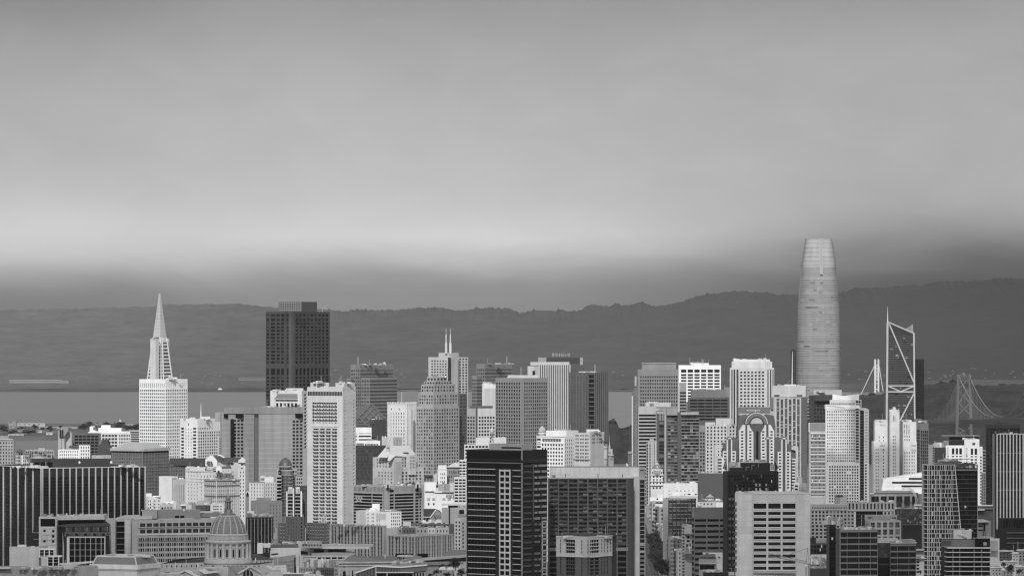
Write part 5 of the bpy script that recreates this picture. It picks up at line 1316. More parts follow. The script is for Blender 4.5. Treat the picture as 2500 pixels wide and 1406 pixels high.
def domed_hall():
 """the granite city hall: lantern, ribbed dome, drum with columns and pedimented windows, roofs below"""
 Y = 3600.
 b = B('city_hall', 'granite hall with a ribbed dome, lantern and columned drum', Y, 557, cat='city hall', base=10)
 S, S2 = 'stone:.47', 'stone:.42'
 Lm = 'stone:.42'
 cx = 557.
 dome = [(20, 1259), (25, 1260.5), (28.5, 1264), (33, 1270), (37, 1277), (40.5, 1285), (43, 1293), (44.6, 1300), (45, 1304)]
 D_ = b.lathe('dome', 'concrete:.21', cx, dome, Y, 64, cap=True)
 k = Y / F
 n = 16
 for i in range(n):
  a = 2 * math.pi * (i + .5) / n
  V, Fc = [], []
  for r, y in dome[1:]:
   rr = r * k + .35
   for da in (-.035, .035): V.append((PX(cx, Y) + rr * math.cos(a + da), Y + rr * math.sin(a + da), PZ(y, Y)))
   for da in (-.035, .035): V.append((PX(cx, Y) + (rr - .5) * math.cos(a + da), Y + (rr - .5) * math.sin(a + da), PZ(y, Y)))
  for j in range(len(dome) - 2): q = 4 * j; Fc += [(q, q + 1, q + 5, q + 4), (q + 1, q + 3, q + 7, q + 5), (q, q + 4, q + 6, q + 2)]
  b.mesh('dome_rib', 'concrete:.40', V, Fc, parent=D_)
  a2 = 2 * math.pi * i / n; r = 36 * k
  b.add('dome_eye', cube_mesh('g:black'), Vector((PX(cx, Y) + 35.6 * k * math.cos(a2), Y + 35.6 * k * math.sin(a2), PZ(1275, Y))), (.7, .5, .6), a2 + math.pi / 2, parent=D_)
 b.lathe('lantern_base', 'metal:.16', cx, [(17.5, 1254), (18.5, 1255.5), (18.5, 1258), (17, 1260)], Y, 32)
 b.lathe('lantern_ring', 'stone:.45', cx, [(21, 1258), (24, 1259.5), (24, 1263), (26, 1264)], Y, 48)
 b.lathe('lantern_foot', 'metal:.22', cx, [(7, 1243), (9, 1246), (11, 1253), (14, 1255)], Y, 16)
 for i in range(8):
  a = 2 * math.pi * i / 8 + .2
  b.add('lantern_column', cube_mesh('metal:.3'), Vector((PX(cx, Y) + 6.2 * k * math.cos(a), Y + 6.2 * k * math.sin(a), PZ(1234, Y))), (.5, .5, 18 * k), a)
  if i % 2: b.add('lantern_scroll', cube_mesh('metal:.2'), Vector((PX(cx, Y) + 9.5 * k * math.cos(a), Y + 9.5 * k * math.sin(a), PZ(1247, Y))), (1.0, .7, 7 * k), a)
 b.lathe('lantern_core', 'metal:.14', cx, [(4.4, 1225), (4.4, 1244)], Y, 12)
 b.lathe('lantern_cornice', 'metal:.26', cx, [(5, 1221), (9.2, 1222.5), (9.4, 1225), (7, 1226.5)], Y, 16)
 b.lathe('lantern_urns', 'metal:.24', cx, [(3.5, 1213), (5.8, 1215), (6, 1218), (5, 1222)], Y, 12)
 b.lathe('lantern_spire', 'metal:.34', cx, [(.2, 1191), (1.3, 1195), (1.5, 1205), (2.8, 1210), (4, 1214)], Y, 10)
 b.lathe('attic_cornice', S, cx, [(46, 1302.5), (49, 1304.5), (49, 1307), (47, 1308)], Y, 64)
 b.lathe('attic', S2, cx, [(47.5, 1307), (47.5, 1319)], Y, 64)
 for i in range(24):
  a = 2 * math.pi * (i + .5) / 24
  b.add('attic_panel', cube_mesh('stone:.42'), Vector((PX(cx, Y) + 47.7 * k * math.cos(a), Y + 47.7 * k * math.sin(a), PZ(1313, Y))), (2.2, .35, 1.9), a + math.pi / 2)
  a = 2 * math.pi * i / 24
  b.add('attic_pier', cube_mesh(S), Vector((PX(cx, Y) + 47.7 * k * math.cos(a), Y + 47.7 * k * math.sin(a), PZ(1313, Y))), (.9, .9, 3.6), a + math.pi / 2)
 b.lathe('drum_cornice', S, cx, [(49, 1318), (55.5, 1320), (56, 1323), (53.5, 1325), (53, 1328)], Y, 64)
 DR = b.lathe('drum', 'stone:.33', cx, [(49.5, 1326), (49.5, 1362)], Y, 64)
 for i in range(20):
  a = -math.pi / 2 + 2 * math.pi * i / 20
  def at(r, y, da=0.): return Vector((PX(cx, Y) + r * k * math.cos(a + da), Y + r * k * math.sin(a + da), PZ(y, Y)))
  b.add('drum_window', cube_mesh('g:black'), at(49.7, 1349), (2.1, .5, 18 * k), a + math.pi / 2, parent=DR)
  b.add('window_frame', cube_mesh(S2), at(49.6, 1338.5), (3.4, .9, .8), a + math.pi / 2, parent=DR)
  b.add('window_pediment', cube_mesh(S), at(49.8, 1335.2), (2.6, 1.0, .8), a + math.pi / 2, parent=DR); b.add('window_frame', cube_mesh(S2), at(49.7, 1359), (3.2, .9, .5), a + math.pi / 2, parent=DR)
  for da in (-.062, .062): b.add('window_jamb', cube_mesh(S2), at(49.7, 1349, da), (.55, .7, 19 * k), a + da + math.pi / 2, parent=DR)
  ac = a + math.pi / 20
  p0 = Vector((PX(cx, Y) + 53 * k * math.cos(ac), Y + 53 * k * math.sin(ac), 0))
  V, Fc = [], []
  for y, r in ((1327, 1.25), (1329, 1.05), (1360, 1.2), (1363, 1.6)):
   for j in range(10): t = 2 * math.pi * j / 10; V.append((p0.x + r * math.cos(t) * .95, p0.y + r * math.sin(t) * .95, PZ(y, Y)))
  for q in range(3):
   for j in range(10): j2 = (j + 1) % 10; Fc.append((q * 10 + j, (q + 1) * 10 + j, (q + 1) * 10 + j2, q * 10 + j2))
  o = b.mesh('column', S, V, Fc, smooth=True)
 b.lathe('drum_base', S, cx, [(54, 1361), (57, 1364), (58, 1368), (59.5, 1372), (59.5, 1376)], Y, 64)
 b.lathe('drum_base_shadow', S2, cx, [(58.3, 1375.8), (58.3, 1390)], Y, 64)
 for i in range(5):
  a = -math.pi / 2 + (i - 2) * .62; b.add('vent', cube_mesh('g:black'), Vector((PX(cx, Y) + 58.4 * k * math.cos(a), Y + 58.4 * k * math.sin(a), PZ(1374 + 5.5, Y))), (1.0, .4, 1.0), a + math.pi / 2)
 b.block(557, 72, 72, 1384.5, yaw=22, Y=Y - 36, depth=44, mat=S, name='podium', bot=1440)
 f = Face((PX(487, Y - 36), Y - 14), (math.cos(-R(22)), math.sin(-R(22))), (-math.sin(R(22)), -math.cos(R(22))), 26, Y - 30)
 b.box('balustrade', S, 541, 640, 1379.5, 1384, Y - 34, .8)
 for i in range(9): b.box('balustrade_gap', 'stone:.2', 544 + i * 10.5, 551 + i * 10.5, 1380.5, 1383, Y - 34.3, .3)
 def gable(name, pts, Yq, dep, mat, roof):
  A = [PP(x, y, Yq) for x, y in pts]
  b.prism(name, mat, pts, Yq, dep)
 b.prism('pediment', S, [(583, 1406), (583, 1399), (611.5, 1383), (636, 1397), (636, 1410), (583, 1410)], Y - 62, 6)
 b.beam('pediment_edge', 'stone:.6', PP(582, 1400, Y - 63), PP(611.5, 1382.5, Y - 63), 1.3); b.beam('pediment_edge', 'stone:.46', PP(637, 1397.5, Y - 63), PP(611.5, 1382.5, Y - 63), 1.5)
 b.prism('arched_window', 'g:black', [(593 + 12.5 + 12.5 * math.cos(R(t)), 1406 - 14 * math.sin(R(t))) for t in range(0, 181, 15)], Y - 62.4, .5)
 for x in (600, 609): b.box('arch_bar', S, x, x + 1.6, 1393, 1410, Y - 63, .6)
 V = [PP(395, 1377, Y - 10), PP(498, 1373, Y + 30), PP(500, 1360, Y + 40), PP(428, 1366, Y + 4)]
 b.mesh('slate_roof', 'roof:.06', V, [(0, 1, 2, 3)])
 b.block(398, 8, 102, 1377, yaw=70, Y=Y - 14, mat=S2, name='wing_wall', Rz=[zn(spans(.03, .98, 8, .22), [(1380.5, 1386)], 'black', .3)]); b.block(392, 8, 100, 1386.8, yaw=70, Y=Y - 18, mat=S, name='wing_base')
 V = [PP(466, 1394, Y - 50), PP(514, 1382, Y - 20), PP(546, 1398, Y - 52), PP(500, 1404, Y - 78)]
 b.mesh('roof_slope', 'metal:.42', V, [(0, 1, 2, 3)]); b.mesh('skylight', 'metal:.62', [PP(484, 1391.5, Y - 51), PP(502, 1389, Y - 47), PP(538, 1396.5, Y - 60), PP(499, 1402, Y - 80)], [(0, 1, 2, 3)])
 b.mesh('roof_vent', 'metal:.2', [PP(503, 1389.5, Y - 49), PP(515, 1389, Y - 47), PP(523, 1393, Y - 55), PP(509, 1394, Y - 57)], [(0, 1, 2, 3)])
 b.prism('pediment', 'stone:.42', [(422, 1410), (450, 1393), (478, 1410)], Y - 90, 4); b.beam('pediment_edge', 'paint:.6', PP(452, 1392.5, Y - 91), PP(481, 1408, Y - 91), 1.2); b.beam('pediment_edge', 'stone:.5', PP(450, 1393, Y - 91), PP(424, 1406, Y - 91), 1.6)
 b.prism('roof_strip', 'metal:.65', [(456, 1393), (462, 1392), (486, 1407), (474, 1407)], Y - 86, 2)
 b.mesh('slate_roof', 'roof:.065', [PP(616, 1377, Y + 4), PP(616, 1352, Y + 40), PP(629, 1353, Y + 42), PP(668, 1366, Y + 24), PP(660, 1372, Y + 8)], [(0, 1, 2, 3, 4)])
 b.block(617, 2, 52, 1369, yaw=76, Y=Y + 6, mat=S2, name='wing_wall', Rz=[zn(spans(.1, .98, 5, .22), [(1370, 1375)], 'black', .3)])
 b.mesh('roof_slope', 'metal:.36', [PP(630, 1393, Y - 40), PP(634, 1382, Y - 20), PP(660, 1380, Y - 14), PP(680, 1393, Y - 42)], [(0, 1, 2, 3)])
 b.mesh('skylight', 'metal:.6', [PP(646, 1381.5, Y - 17), PP(657, 1380, Y - 15), PP(678, 1391, Y - 40), PP(666, 1393, Y - 42)], [(0, 1, 2, 3)])
 b.block(632, 2, 54, 1392, yaw=78, Y=Y - 48, mat='stone:.44', name='roof_wall')
 b.done(thr=5)
domed_hall()
for i, (x, y0, y1, Yq, fl) in enumerate(((482.5, 1374, 1403, 3560, True), (428.5, 1372, 1402, 3550, False), (454.5, 1366, 1391, 3556, False), (678, 1362, 1391, 3520, False), (687, 1386, 1404, 3500, True), (623, 1361, 1374, 3590, True), (855, 1350, 1374, 3640, False), (897, 1337, 1374, 3640, False), (939.5, 1352, 1378, 3640, True))):
 lab = ['flagpole with a furled white flag before the granite dome', 'bare white flagpole over the roofs beside the stage tower', 'bare flagpole before the dark slate roof of the domed hall', 'bare flagpole before the gridded grey wall', 'flagpole with a small flag at the bottom edge under the gridded wall',
     'short flagpole with a pale flag just beside the granite drum', 'white flagpole nearest the low grey civic auditorium corner', 'tallest bare white flagpole over the civic auditorium roof', 'flagpole with a pale flag before the grey auditorium roof'][i]
 b = B('flagpole', lab, Yq, x, cat='flagpole', group='flagpoles on the civic roofs', base=PZ(y1, Yq))
 b.lathe('pole', 'paint:.75', x, [(.25, y0), (.55, y1)], Yq, 8)
 if fl: b.prism('flag', 'paint:.7', [(x + .4, y0 + 1), (x + 2.2, y0 + 4), (x + 1.5, y0 + 9), (x + .5, y0 + 10)], Yq, .15)
 else: b.lathe('finial', 'paint:.8', x, [(.1, y0 - .8), (.6, y0 - .2), (.1, y0 + .4)], Yq, 8)
def grand_hotel():
 Y = 4560.
 b = B('grand_hotel', 'sunlit white grand hotel with pointed gables and dark tiled roofs', Y, 520, cat='hotel')
 H = 'paint:.66'
 def g(px): return 420 + px / 8.27
 def h(py): return 1090 + py / 8.27
 fl, f2 = b.block(g(540), g(540) - g(270), g(1210) - g(540), h(500), mat=H, yaw=50, Lz=[zn(spans(.1, .98, 4, .24), rows(h(515), 8.7, 3.6, h(660)), 'dark', .35), zn(spans(.1, .98, 4, .24), rows(h(760), 8.75, 4.2, 1250), 'dark', .35)],
       Rz=[zn(spans(.03, .98, 10, .22), [(h(590), h(640))], 'dark', .3), zn(spans(.03, .98, 10, .22), rows(h(665), 8.8, 4.2, 1250), 'dark', .3)])
 for f in (fl, f2): b.ledges(f, [h(505)], .9, .7, 'stone:.62', name='cornice'); b.ledges(f, [h(655), h(715)], .5, .4, 'stone:.6', name='cornice')
 b.block(g(550), g(550) - g(272), 14, h(430), bot=h(500), yaw=50, Y=Y + 6, mat='paint:.70', name='attic')
 b.block(g(1330), g(1330) - g(1000), g(1480) - g(1330), h(330), yaw=58, Y=Y + 26, mat=H, name='tower_wing', Lz=[zn(fr(1000, 1330, (1030, 1085), (1112, 1162), (1192, 1245)), [(h(345), h(385))], 'mid', .3), zn(fr(1000, 1330, (1200, 1215), (1225, 1240), (1280, 1290)), rows(h(510), 9, 4.4, 1180), 'mid', .3)],
   Rz=[zn(fr(1330, 1480, (1375, 1395), (1432, 1452)), rows(h(510), 8.85, 4.6, 1262), 'dark', .35), zn(fr(1330, 1480, (1395, 1428)), [(h(355), h(390)), (h(430), h(462))], 'dark', .3)])
 b.prism('gable', H, [(g(1335), h(332)), (g(1335), h(285)), (g(1380), h(255)), (g(1405), h(232)), (g(1435), h(232)), (g(1455), h(258)), (g(1481), h(285)), (g(1481), h(332))], Y + 25, 12)
 b.prism('tiled_roof', 'roof:.085', [(g(985), h(335)), (g(1070), h(235)), (g(1380), h(232)), (g(1330), h(335))], Y + 34, 12)
 b.prism('gable', 'paint:.70', [(g(670), h(400)), (g(672), h(262)), (g(700), h(245)), (g(770), h(186)), (g(815), h(186)), (g(885), h(262)), (g(912), h(300)), (g(912), h(420))], Y + 40, 6)
 b.prism('tiled_roof', 'roof:.085', [(g(905), h(310)), (g(830), h(196)), (g(1000), h(200)), (g(1050), h(240)), (g(985), h(335))], Y + 44, 14)
 b.beam('roof_coping', 'paint:.7', PP(g(980), h(185), Y + 43), PP(g(1055), h(232), Y + 43), 1.2); b.beam('roof_coping', 'paint:.7', PP(g(925), h(185), Y + 43), PP(g(985), h(184), Y + 43), 1.0)
 b.block(g(1000), g(1000) - g(830), 24, h(330), yaw=58, Y=Y + 36, mat='paint:.62', name='link_wing', bot=h(520))
 b.prism('small_gable', 'paint:.74', [(g(880), h(525)), (g(885), h(440)), (g(915), h(405)), (g(940), h(390)), (g(965), h(405)), (g(1000), h(440)), (g(1005), h(525))], Y + 4, 10)
 b.prism('tiled_roof', 'roof:.12', [(g(1000), h(460)), (g(1000), h(410)), (g(1170), h(405)), (g(1190), h(455))], Y + 10, 10)
 b.block(g(1010), 3, g(1200) - g(1010), h(460), yaw=60, Y=Y + 6, mat='paint:.64', name='dormer_wing', bot=h(545), Rz=[zn(spans(.05, .95, 5, .3), [(h(485), h(525))], 'mid', .3)])
 b.box('roof_vent', 'g:black', g(922), g(960), h(493), h(520), Y + 3.6, .4); b.box('roof_vent', 'g:black', g(842), g(885), h(490), h(515), Y + 3, .4)
 b.prism('tiled_roof', 'roof:.12', [(g(695), h(370)), (g(705), h(305)), (g(800), h(312)), (g(815), h(380))], Y + 30, 8)
 b.clutter(g(560), g(850), h(440), 12, Y + 16, masts=2); b.clutter(g(300), g(540), h(432), 4, Y + 12); b.done(thr=3.6)
grand_hotel()
def ornate_hotel():
 Y = 4380.
 b = B('hotel', 'ornate many-windowed stone hotel with dark cornices behind the dome lantern', Y, 540, cat='hotel')
 r = rows(1179.5, 8.7, 4.4, 1262)
 fl, f2 = b.block(528, 28, 57, 1173, yaw=50, mat='stone:.48', Lz=[zn(spans(.03, .97, 6, .42), r, 'mid', .35)], Rz=[zn(spans(.03, .97, 12, .36), r, 'mid', .35)])
 for f in (fl, f2):
  b.ledges(f, [1173], 1.1, 1.4, 'stone:.34', name='cornice'); b.ledges(f, [1186, 1211.5], .7, .9, 'stone:.16', name='cornice')
  b.fins(f, [i / (6 if f is fl else 12) for i in range(7 if f is fl else 13)], .35, .35, 'stone:.5', 1175, 1262, 'pilaster')
 b.fins(f2, [.0], .6, .6, 'paint:.7', 1175, 1262, 'drainpipe')
 b.clutter(510, 575, 1172, 9, Y + 4); b.done(thr=4)
ornate_hotel()
b = B('office_block', 'low dark block with a mansard roof at the foot of the white concrete tower', 4640, 455)
fl, f2 = b.block(414, 2, 90, 1137, yaw=76, mat='stone:.13', Rz=[zn(spans(.02, .98, 14, .3), rows(1139, 8.6, 5, 1185), 'dark', .3)])
b.prism('mansard', 'roof:.065', [(412, 1137), (414, 1120), (498, 1120), (504, 1137)], 4640, 14); b.ledges(f2, [1136.5], 1, .8, 'stone:.16', name='cornice'); b.done(thr=4)
b = B('blank_block', 'blank pale block with a bare sunlit wall next to the pale vertically striped block', 4480, 410)
b.block(421, 33, 13, 1164, yaw=40, mat='paint:.72'); b.done()
b = B('office_block', 'grey block of close vertical strips beside the bare sunlit wall', 4470, 437)
fl, f2 = b.block(422, 2, 30, 1171.5, yaw=60, mat='stone:.42', Rz=[zn(spans(.1, .98, 5, .46), [(1184, 1225)], 'grey', .5)]); b.fins(f2, [.1 + .088 * i for i in range(11)], .4, .4, 'stone:.5', 1184, 1226, 'rib'); b.clutter(424, 450, 1171, 5); b.done(thr=5)
b = B('apartment_block', 'small white apartment house with bay windows beside the black ribbed block', 4300, 374)
fl, f2 = b.block(361, 5, 31, 1213, yaw=60, mat='paint:.68', Rz=[zn(fr(361, 392, (362, 363.6), (366, 369), (375, 378), (380, 381.4), (386.5, 389.5)), rows(1222, 8, 4, 1256), 'mid', .3)]); b.box('lift_house', 'paint:.7', 356.5, 370, 1205.5, 1215, 4306, 8); b.box('parapet', 'paint:.8', 373, 391, 1211, 1214, 4303, 3)
for y in (1228, 1236, 1244): b.box('fire_escape', 'metal:.1', 369, 377, y, y + .6, 4297, .6)
b.done(thr=3)
b = B('low_shop', 'low grey building with a sunlit white roof behind the vaulted penthouse', 4250, 412)
b.block(392, 1, 40, 1232, yaw=78, mat='stone:.44', Rz=[zn(spans(.02, .9, 5, .7), [(1239, 1244)], 'dark', .3)]); b.prism('roof', 'paint:.7', [(393, 1233), (398, 1226), (424, 1224), (432, 1233)], 4262, 14); b.box('stair_block', 'paint:.52', 423, 431, 1226, 1246, 4246, 8); b.clutter(394, 420, 1232, 5); b.done(thr=4)
b = B('low_shop', 'plain grey cubic block with a bright roof slab next to the low white-roofed building', 4230, 446)
b.block(431, 1, 24, 1233, yaw=78, mat='concrete:.36'); b.box('roof_slab', 'paint:.75', 441, 455, 1232.5, 1235, 4224, 6); b.box('lift_house', 'concrete:.32', 431, 440, 1227, 1234, 4238, 6); b.done()
b = B('low_shop', 'grey two-part block with a pale front above the penthouse of the long concrete court', 4200, 462)
b.block(454, .6, 14, 1232, yaw=82, mat='concrete:.46'); b.block(468, .4, 10, 1229, yaw=82, Y=4204, mat='concrete:.2'); b.clutter(456, 476, 1231, 5); b.done()
b = B('office_block', 'dark low block with a pale vented roof under the grand hotel', 4260, 497)
b.block(478, .6, 36, 1234, yaw=82, mat='stone:.06', Rz=[zn(spans(.65, .98, 2, .6), [(1238, 1241), (1244, 1247)], 'black', .3)])
b.prism('roof', 'stone:.36', [(478, 1234), (483, 1224), (500, 1222), (515, 1228), (514, 1234)], 4266, 10); b.box('lift_house', 'stone:.3', 504, 515, 1216, 1233, 4268, 8); b.clutter(482, 512, 1230, 8, 4262); b.done(thr=4)
b = B('apartment_block', 'pale plain block with three rows of dark windows beside the dome lantern', 4180, 530)
b.block(514, .6, 32, 1231, yaw=80, mat='stone:.52', Rz=[zn(fr(514, 546, (520.5, 524), (525.5, 528.5), (530, 534), (538, 541)), rows(1235.5, 6.7, 3.2, 1258), 'black', .35)]); b.clutter(516, 544, 1231, 4); b.done(thr=3.6)
b = B('hotel', 'white hotel block with evenly spaced small windows beside the domed round tower', 4420, 640, cat='hotel')
fl, f2 = b.block(646, 38, 27, 1178, yaw=40, mat='paint:.68', Lz=[zn(spans(.06, .98, 5, .28), rows(1182, 8.3, 4.8, 1245), 'dark', .35)], Rz=[zn(spans(.05, .95, 4, .34), rows(1182, 8.3, 4.8, 1245), 'dark', .35)])
b.ledges(fl, [1177.6], .8, .5, 'stone:.3', name='cornice'); b.box('lift_house', 'paint:.62', 636, 668, 1166, 1179, 4440, 10); b.box('chimney', 'paint:.6', 636, 644, 1162, 1168, 4436, 5); b.box('drainpipe', 'metal:.1', 645.4, 646.2, 1180, 1240, 4419.4, .4); b.clutter(640, 665, 1166, 4, 4440); b.done(thr=4)
b = B('office_block', 'narrow dark block with an arched window between the grand hotel and the white hotel', 4500, 604)
b.block(600, .6, 9, 1193, yaw=82, mat='stone:.2', Rz=[zn([(.2, .8)], [(1203, 1213)], 'dark', .4)]); b.prism('arch_trim', 'paint:.6', [(600.5, 1206), (601.5, 1201), (604, 1199), (607, 1201), (608.5, 1207), (607, 1207), (606, 1203), (604, 1201.6), (602, 1203), (601.6, 1207)], 4498, 1); b.done(thr=4)
def domed_round_tower():
 Y = 4360.
 b = B('domed_tower', 'round ribbed apartment tower under a dark dome with stacked balconies', Y, 697, cat='tower')
 S = 'stone:.40'
 b.lathe('dome', 'metal:.10', 697, [(1, 1117.5), (5, 1119), (10, 1123), (14, 1129), (16, 1136), (16.4, 1139)], Y, 32); b.lathe('finial', 'metal:.3', 697, [(.2, 1115.5), (1, 1117), (.8, 1119)], Y, 8)
 b.lathe('drum', S, 697, [(17, 1138), (17.5, 1140), (15, 1141), (15, 1149)], Y, 32)
 for i in range(9): a = R(200 + i * 17.5); b.add('drum_window', cube_mesh('g:dark'), Vector((PX(697, Y) + 15 * Y / F * math.cos(a), Y + 15 * Y / F * math.sin(a), PZ(1145, Y))), (1.1, .4, 1.8), a + math.pi / 2)
 b.lathe('round_shaft', S, 701, [(16, 1148), (16.5, 1150), (14, 1151), (14, 1300)], Y - 4, 32)
 for i in range(9):
  a = R(215 + i * 13); b.add('window_strip', cube_mesh('g:dark'), Vector((PX(701, Y) + 14.05 * Y / F * math.cos(a), Y - 4 + 14.05 * Y / F * math.sin(a), PZ(1210, Y))), (.55, .35, 100 / F * Y), a + math.pi / 2)
 for i in range(12): b.lathe('floor_ring', 'stone:.48', 701, [(14.4, 1160 + i * 8.4), (14.4, 1161.2 + i * 8.4)], Y - 4, 32)
 b.block(674, 1.5, 17, 1161, yaw=70, Y=Y + 4, mat=S, name='balcony_stack', Rz=[zn([(.12, .92)], [(1165.5 + 8.6 * i, 1171.5 + 8.6 * i) for i in range(9)], 'black', 1.4)])
 for i in range(9): b.box('balcony', 'stone:.56', 675.5, 689, 1171 + 8.6 * i, 1172.4 + 8.6 * i, Y - 1.5, 4)
 b.box('upper_stage', S, 676, 692, 1146, 1162, Y + 6, 12); b.box('dark_window', 'g:black', 679, 690, 1149, 1153.4, Y + 5.6, .5); b.box('dark_window', 'g:black', 679, 690, 1155.6, 1159.6, Y + 5.6, .5)
 b.block(714, 2, 12, 1146, yaw=70, Y=Y + 8, mat=S, name='side_stage', Rz=[zn(spans(.05, .95, 2, .6), rows(1150, 8.4, 5, 1290), 'dark', .4)]); b.block(722, 2, 18, 1164, yaw=70, Y=Y + 2, mat=S, name='side_stage', Rz=[zn(spans(.05, .95, 3, .6), rows(1168, 8.4, 5, 1290), 'dark', .4)])
 b.done(thr=5)
domed_round_tower()
def arch_balcony():
 Y = 4220.
 b = B('apartment_tower', 'small white-framed tower with two stacks of bowed balconies', Y, 720, cat='apartment building')
 W = 'paint:.62'
 b.block(699, 1, 38, 1199.5, yaw=84, mat='stone:.03', name='wall')
 b.box('dark_rear', 'stone:.06', 736, 748, 1187, 1290, Y + 18, 14); b.box('dark_rear', 'stone:.05', 700, 742, 1188, 1200, Y + 16, 12)
 for y in rows(1196, 8.4, .8, 1260): b.box('floor_line', 'concrete:.16', 737, 748, y[0], y[1], Y + 17.6, .5)
 for x0, x1, t in ((699, 702, 1200), (715, 718, 1193), (733.5, 737.5, 1200)): b.box('white_post', W, x0, x1, t, 1290, Y - 2, 3)
 for x0, x1 in ((704, 714), (722, 731.5)):
  b.box('gable_post', W, x0, x0 + 2.6, 1190.5, 1206, Y - 2, 3); b.box('gable_post', W, x1 - 2.6, x1, 1190.5, 1206, Y - 2, 3); b.box('gable_beam', W, x0, x1, 1190, 1194.5, Y - 2.2, 3)
  b.box('gable_slot', W, (x0 + x1) / 2 - .8, (x0 + x1) / 2 + .8, 1194, 1206, Y - 1.8, 3)
  cx = (x0 + x1) / 2
  for i in range(7):
   y = 1213.5 + i * 8.4
   V, Fc = [], []
   for j in range(9):
    t = -1 + j / 4
    p = PP(cx + t * 6.4, y, Y - 1.2 - 1.6 * (1 - t * t)); V += [p, p + Vector((0, 0, .55 + .0)), ]
   Fc = [(2*j, 2*j+2, 2*j+3, 2*j+1) for j in range(8)]
   b.mesh('bowed_balcony', 'paint:.5', V, Fc); b.box('balcony_floor', 'paint:.4', cx - 6, cx + 6, y + .2, y + .9, Y - 1.6, 1.6)
 b.done()
arch_balcony()
b = B('brick_block', 'plain grey brick building stepping up with windows only on its side', 4120, 650)
fl, f2 = b.block(655, 43, 34, 1224, yaw=50, mat='brick:.22', Rz=[zn(spans(.06, .95, 4, .22), rows(1233, 9, 5, 1320), 'dark', .35)]); b.block(650, 24, 12, 1216.5, yaw=50, Y=4128, mat='brick:.25', name='stair_tower', bot=1240); b.done(thr=4)
b = B('office_block', 'black-windowed office block with thin pale ribs beside the granite dome', 3960, 640)
fl, f2 = b.block(602, 1, 65, 1263, yaw=76, mat='stone:.02', Rz=[zn(spans(.01, .99, 16, .9), rows(1270, 9.2, 7.6, 1350), 'dark', .25)])
b.fins(f2, [.03 + .13 * i for i in range(8)], .55, .8, 'concrete:.3', 1266, 1350, 'rib'); b.ledges(f2, [1263.5], .7, .5, 'concrete:.12', name='coping')
b.box('penthouse', 'paint:.58', 601, 640, 1256, 1265, 3985, 12); b.box('penthouse', 'paint:.62', 603, 620, 1249, 1258, 3992, 10); b.box('chimney', 'paint:.5', 653, 663, 1258, 1265, 3984, 5); b.clutter(604, 655, 1257, 6, 3975); b.done(thr=5)
def brick_pair(name, label, c, wl, wr, top, Y, step):
 b = B('brick_block', label, Y, c)
 Lz = [zn(spans(.06, .97, 7, .24), rows(top + 5, 8.6, 4.6, 1345), 'dark', .25)]
 fl, f2 = b.block(c, wl, wr, top, yaw=40, mat='brick:.17', Lz=Lz, Rz=[zn(spans(.1, .9, 2, .2), rows(top + 5, 8.6, 4.6, 1345), 'dark', .25)])
 V, Fc = [], []
 for f, a, bb, z0, z1, *_ in list(b.win):
  b.add('sill', cube_mesh('paint:.62'), f.P((a + bb) / 2, z0 + .1, .12), ((bb - a) * f.length + .5, .35, .45), f.ang)
 b.ledges(fl, [top + .3], .6, .3, 'stone:.3', name='coping')
 if step: step(b)
 return b
b = brick_pair('', 'dark brick block with bright window sills and a taller corner', 737, 58, 8, 1278, 4010, None)
fl, f2 = b.block(727, 28, 16, 1262.5, yaw=40, Y=4002, mat='brick:.17', name='tower', Lz=[zn(spans(.08, .97, 4, .24), rows(1267, 8.6, 4.6, 1345), 'dark', .25)], Rz=[zn([(.5, .7)], rows(1267, 8.6, 4.6, 1345), 'dark', .25)])
b.box('fire_stair', 'paint:.5', 668, 676, 1290, 1316, 4005, 3); b.clutter(700, 740, 1262, 4); b.done(thr=3)
b = brick_pair('', 'dark brick block with fire escape, just under the tall balcony slab', 794, 47, 11, 1278, 4020, None)
for i in range(6): b.box('fire_escape', 'metal:.3', 799, 806, 1283 + i * 9, 1284 + i * 9, 4015, 1.2)
b.done(thr=3)
b = B('cupola', 'small columned white cupola standing on the brick roof before the balcony slab', 4060, 790, cat='cupola', base=PZ(1278, 4060))
for x in (784, 788, 792, 796): b.box('column', 'paint:.7', x, x + 1.4, 1264.5, 1275, 4060, .6)
b.lathe('core', 'concrete:.3', 790.5, [(4, 1264), (4, 1278)], 4064, 10); b.box('base', 'paint:.55', 783, 798.5, 1274.5, 1278, 4061, 5); b.box('entablature', 'paint:.55', 783, 798.5, 1262, 1265, 4060, 5); b.lathe('dome', 'metal:.25', 790.5, [(.3, 1252), (1, 1257), (5, 1259.5), (7, 1262.5)], 4063, 12); b.done()
def slot_block(label, c, wl, wr, top, Y, n1, n2, bot=1420):
 b = B('office_block', label, Y, c, cat='apartment building')
 def pairs(n, w):
  p = 1 / n; return [(p * i + p * o, p * i + p * o + p * w) for i in range(n) for o in (.15, .58)]
 r = rows(top + 4, 9.4, 8.4, 1375)
 fl, f2 = b.block(c, wl, wr, top, yaw=42, mat='concrete:.40', Lz=[zn(pairs(n1, .21), r, 'black', .6)], Rz=[zn(pairs(n2, .21), r, 'black', .6)] if n2 else [])
 for f, n in ((fl, n1), (f2, n2 or 1)): b.fins(f, [i / n for i in range(n + 1)], 1.1, .35, 'concrete:.46', top + 1, 1376, 'pier'); b.ledges(f, [top + .4], .9, .5, 'paint:.5', name='coping')
 b.clutter(c - wl * .9, c + wr * .4, top, 6, Y + 4); return b
b = slot_block('grey block of paired dark window slots before the pale balcony slab', 936, 128, 6, 1284, 3930, 8, 0); b.done(thr=6)
b = slot_block('grey corner block of paired dark window slots beside the black tower', 1013, 66, 92, 1309, 3900, 4, 7); b.box('undercroft', 'g:black', 965, 1045, 1352, 1363, 3902, 3); b.done(thr=6)
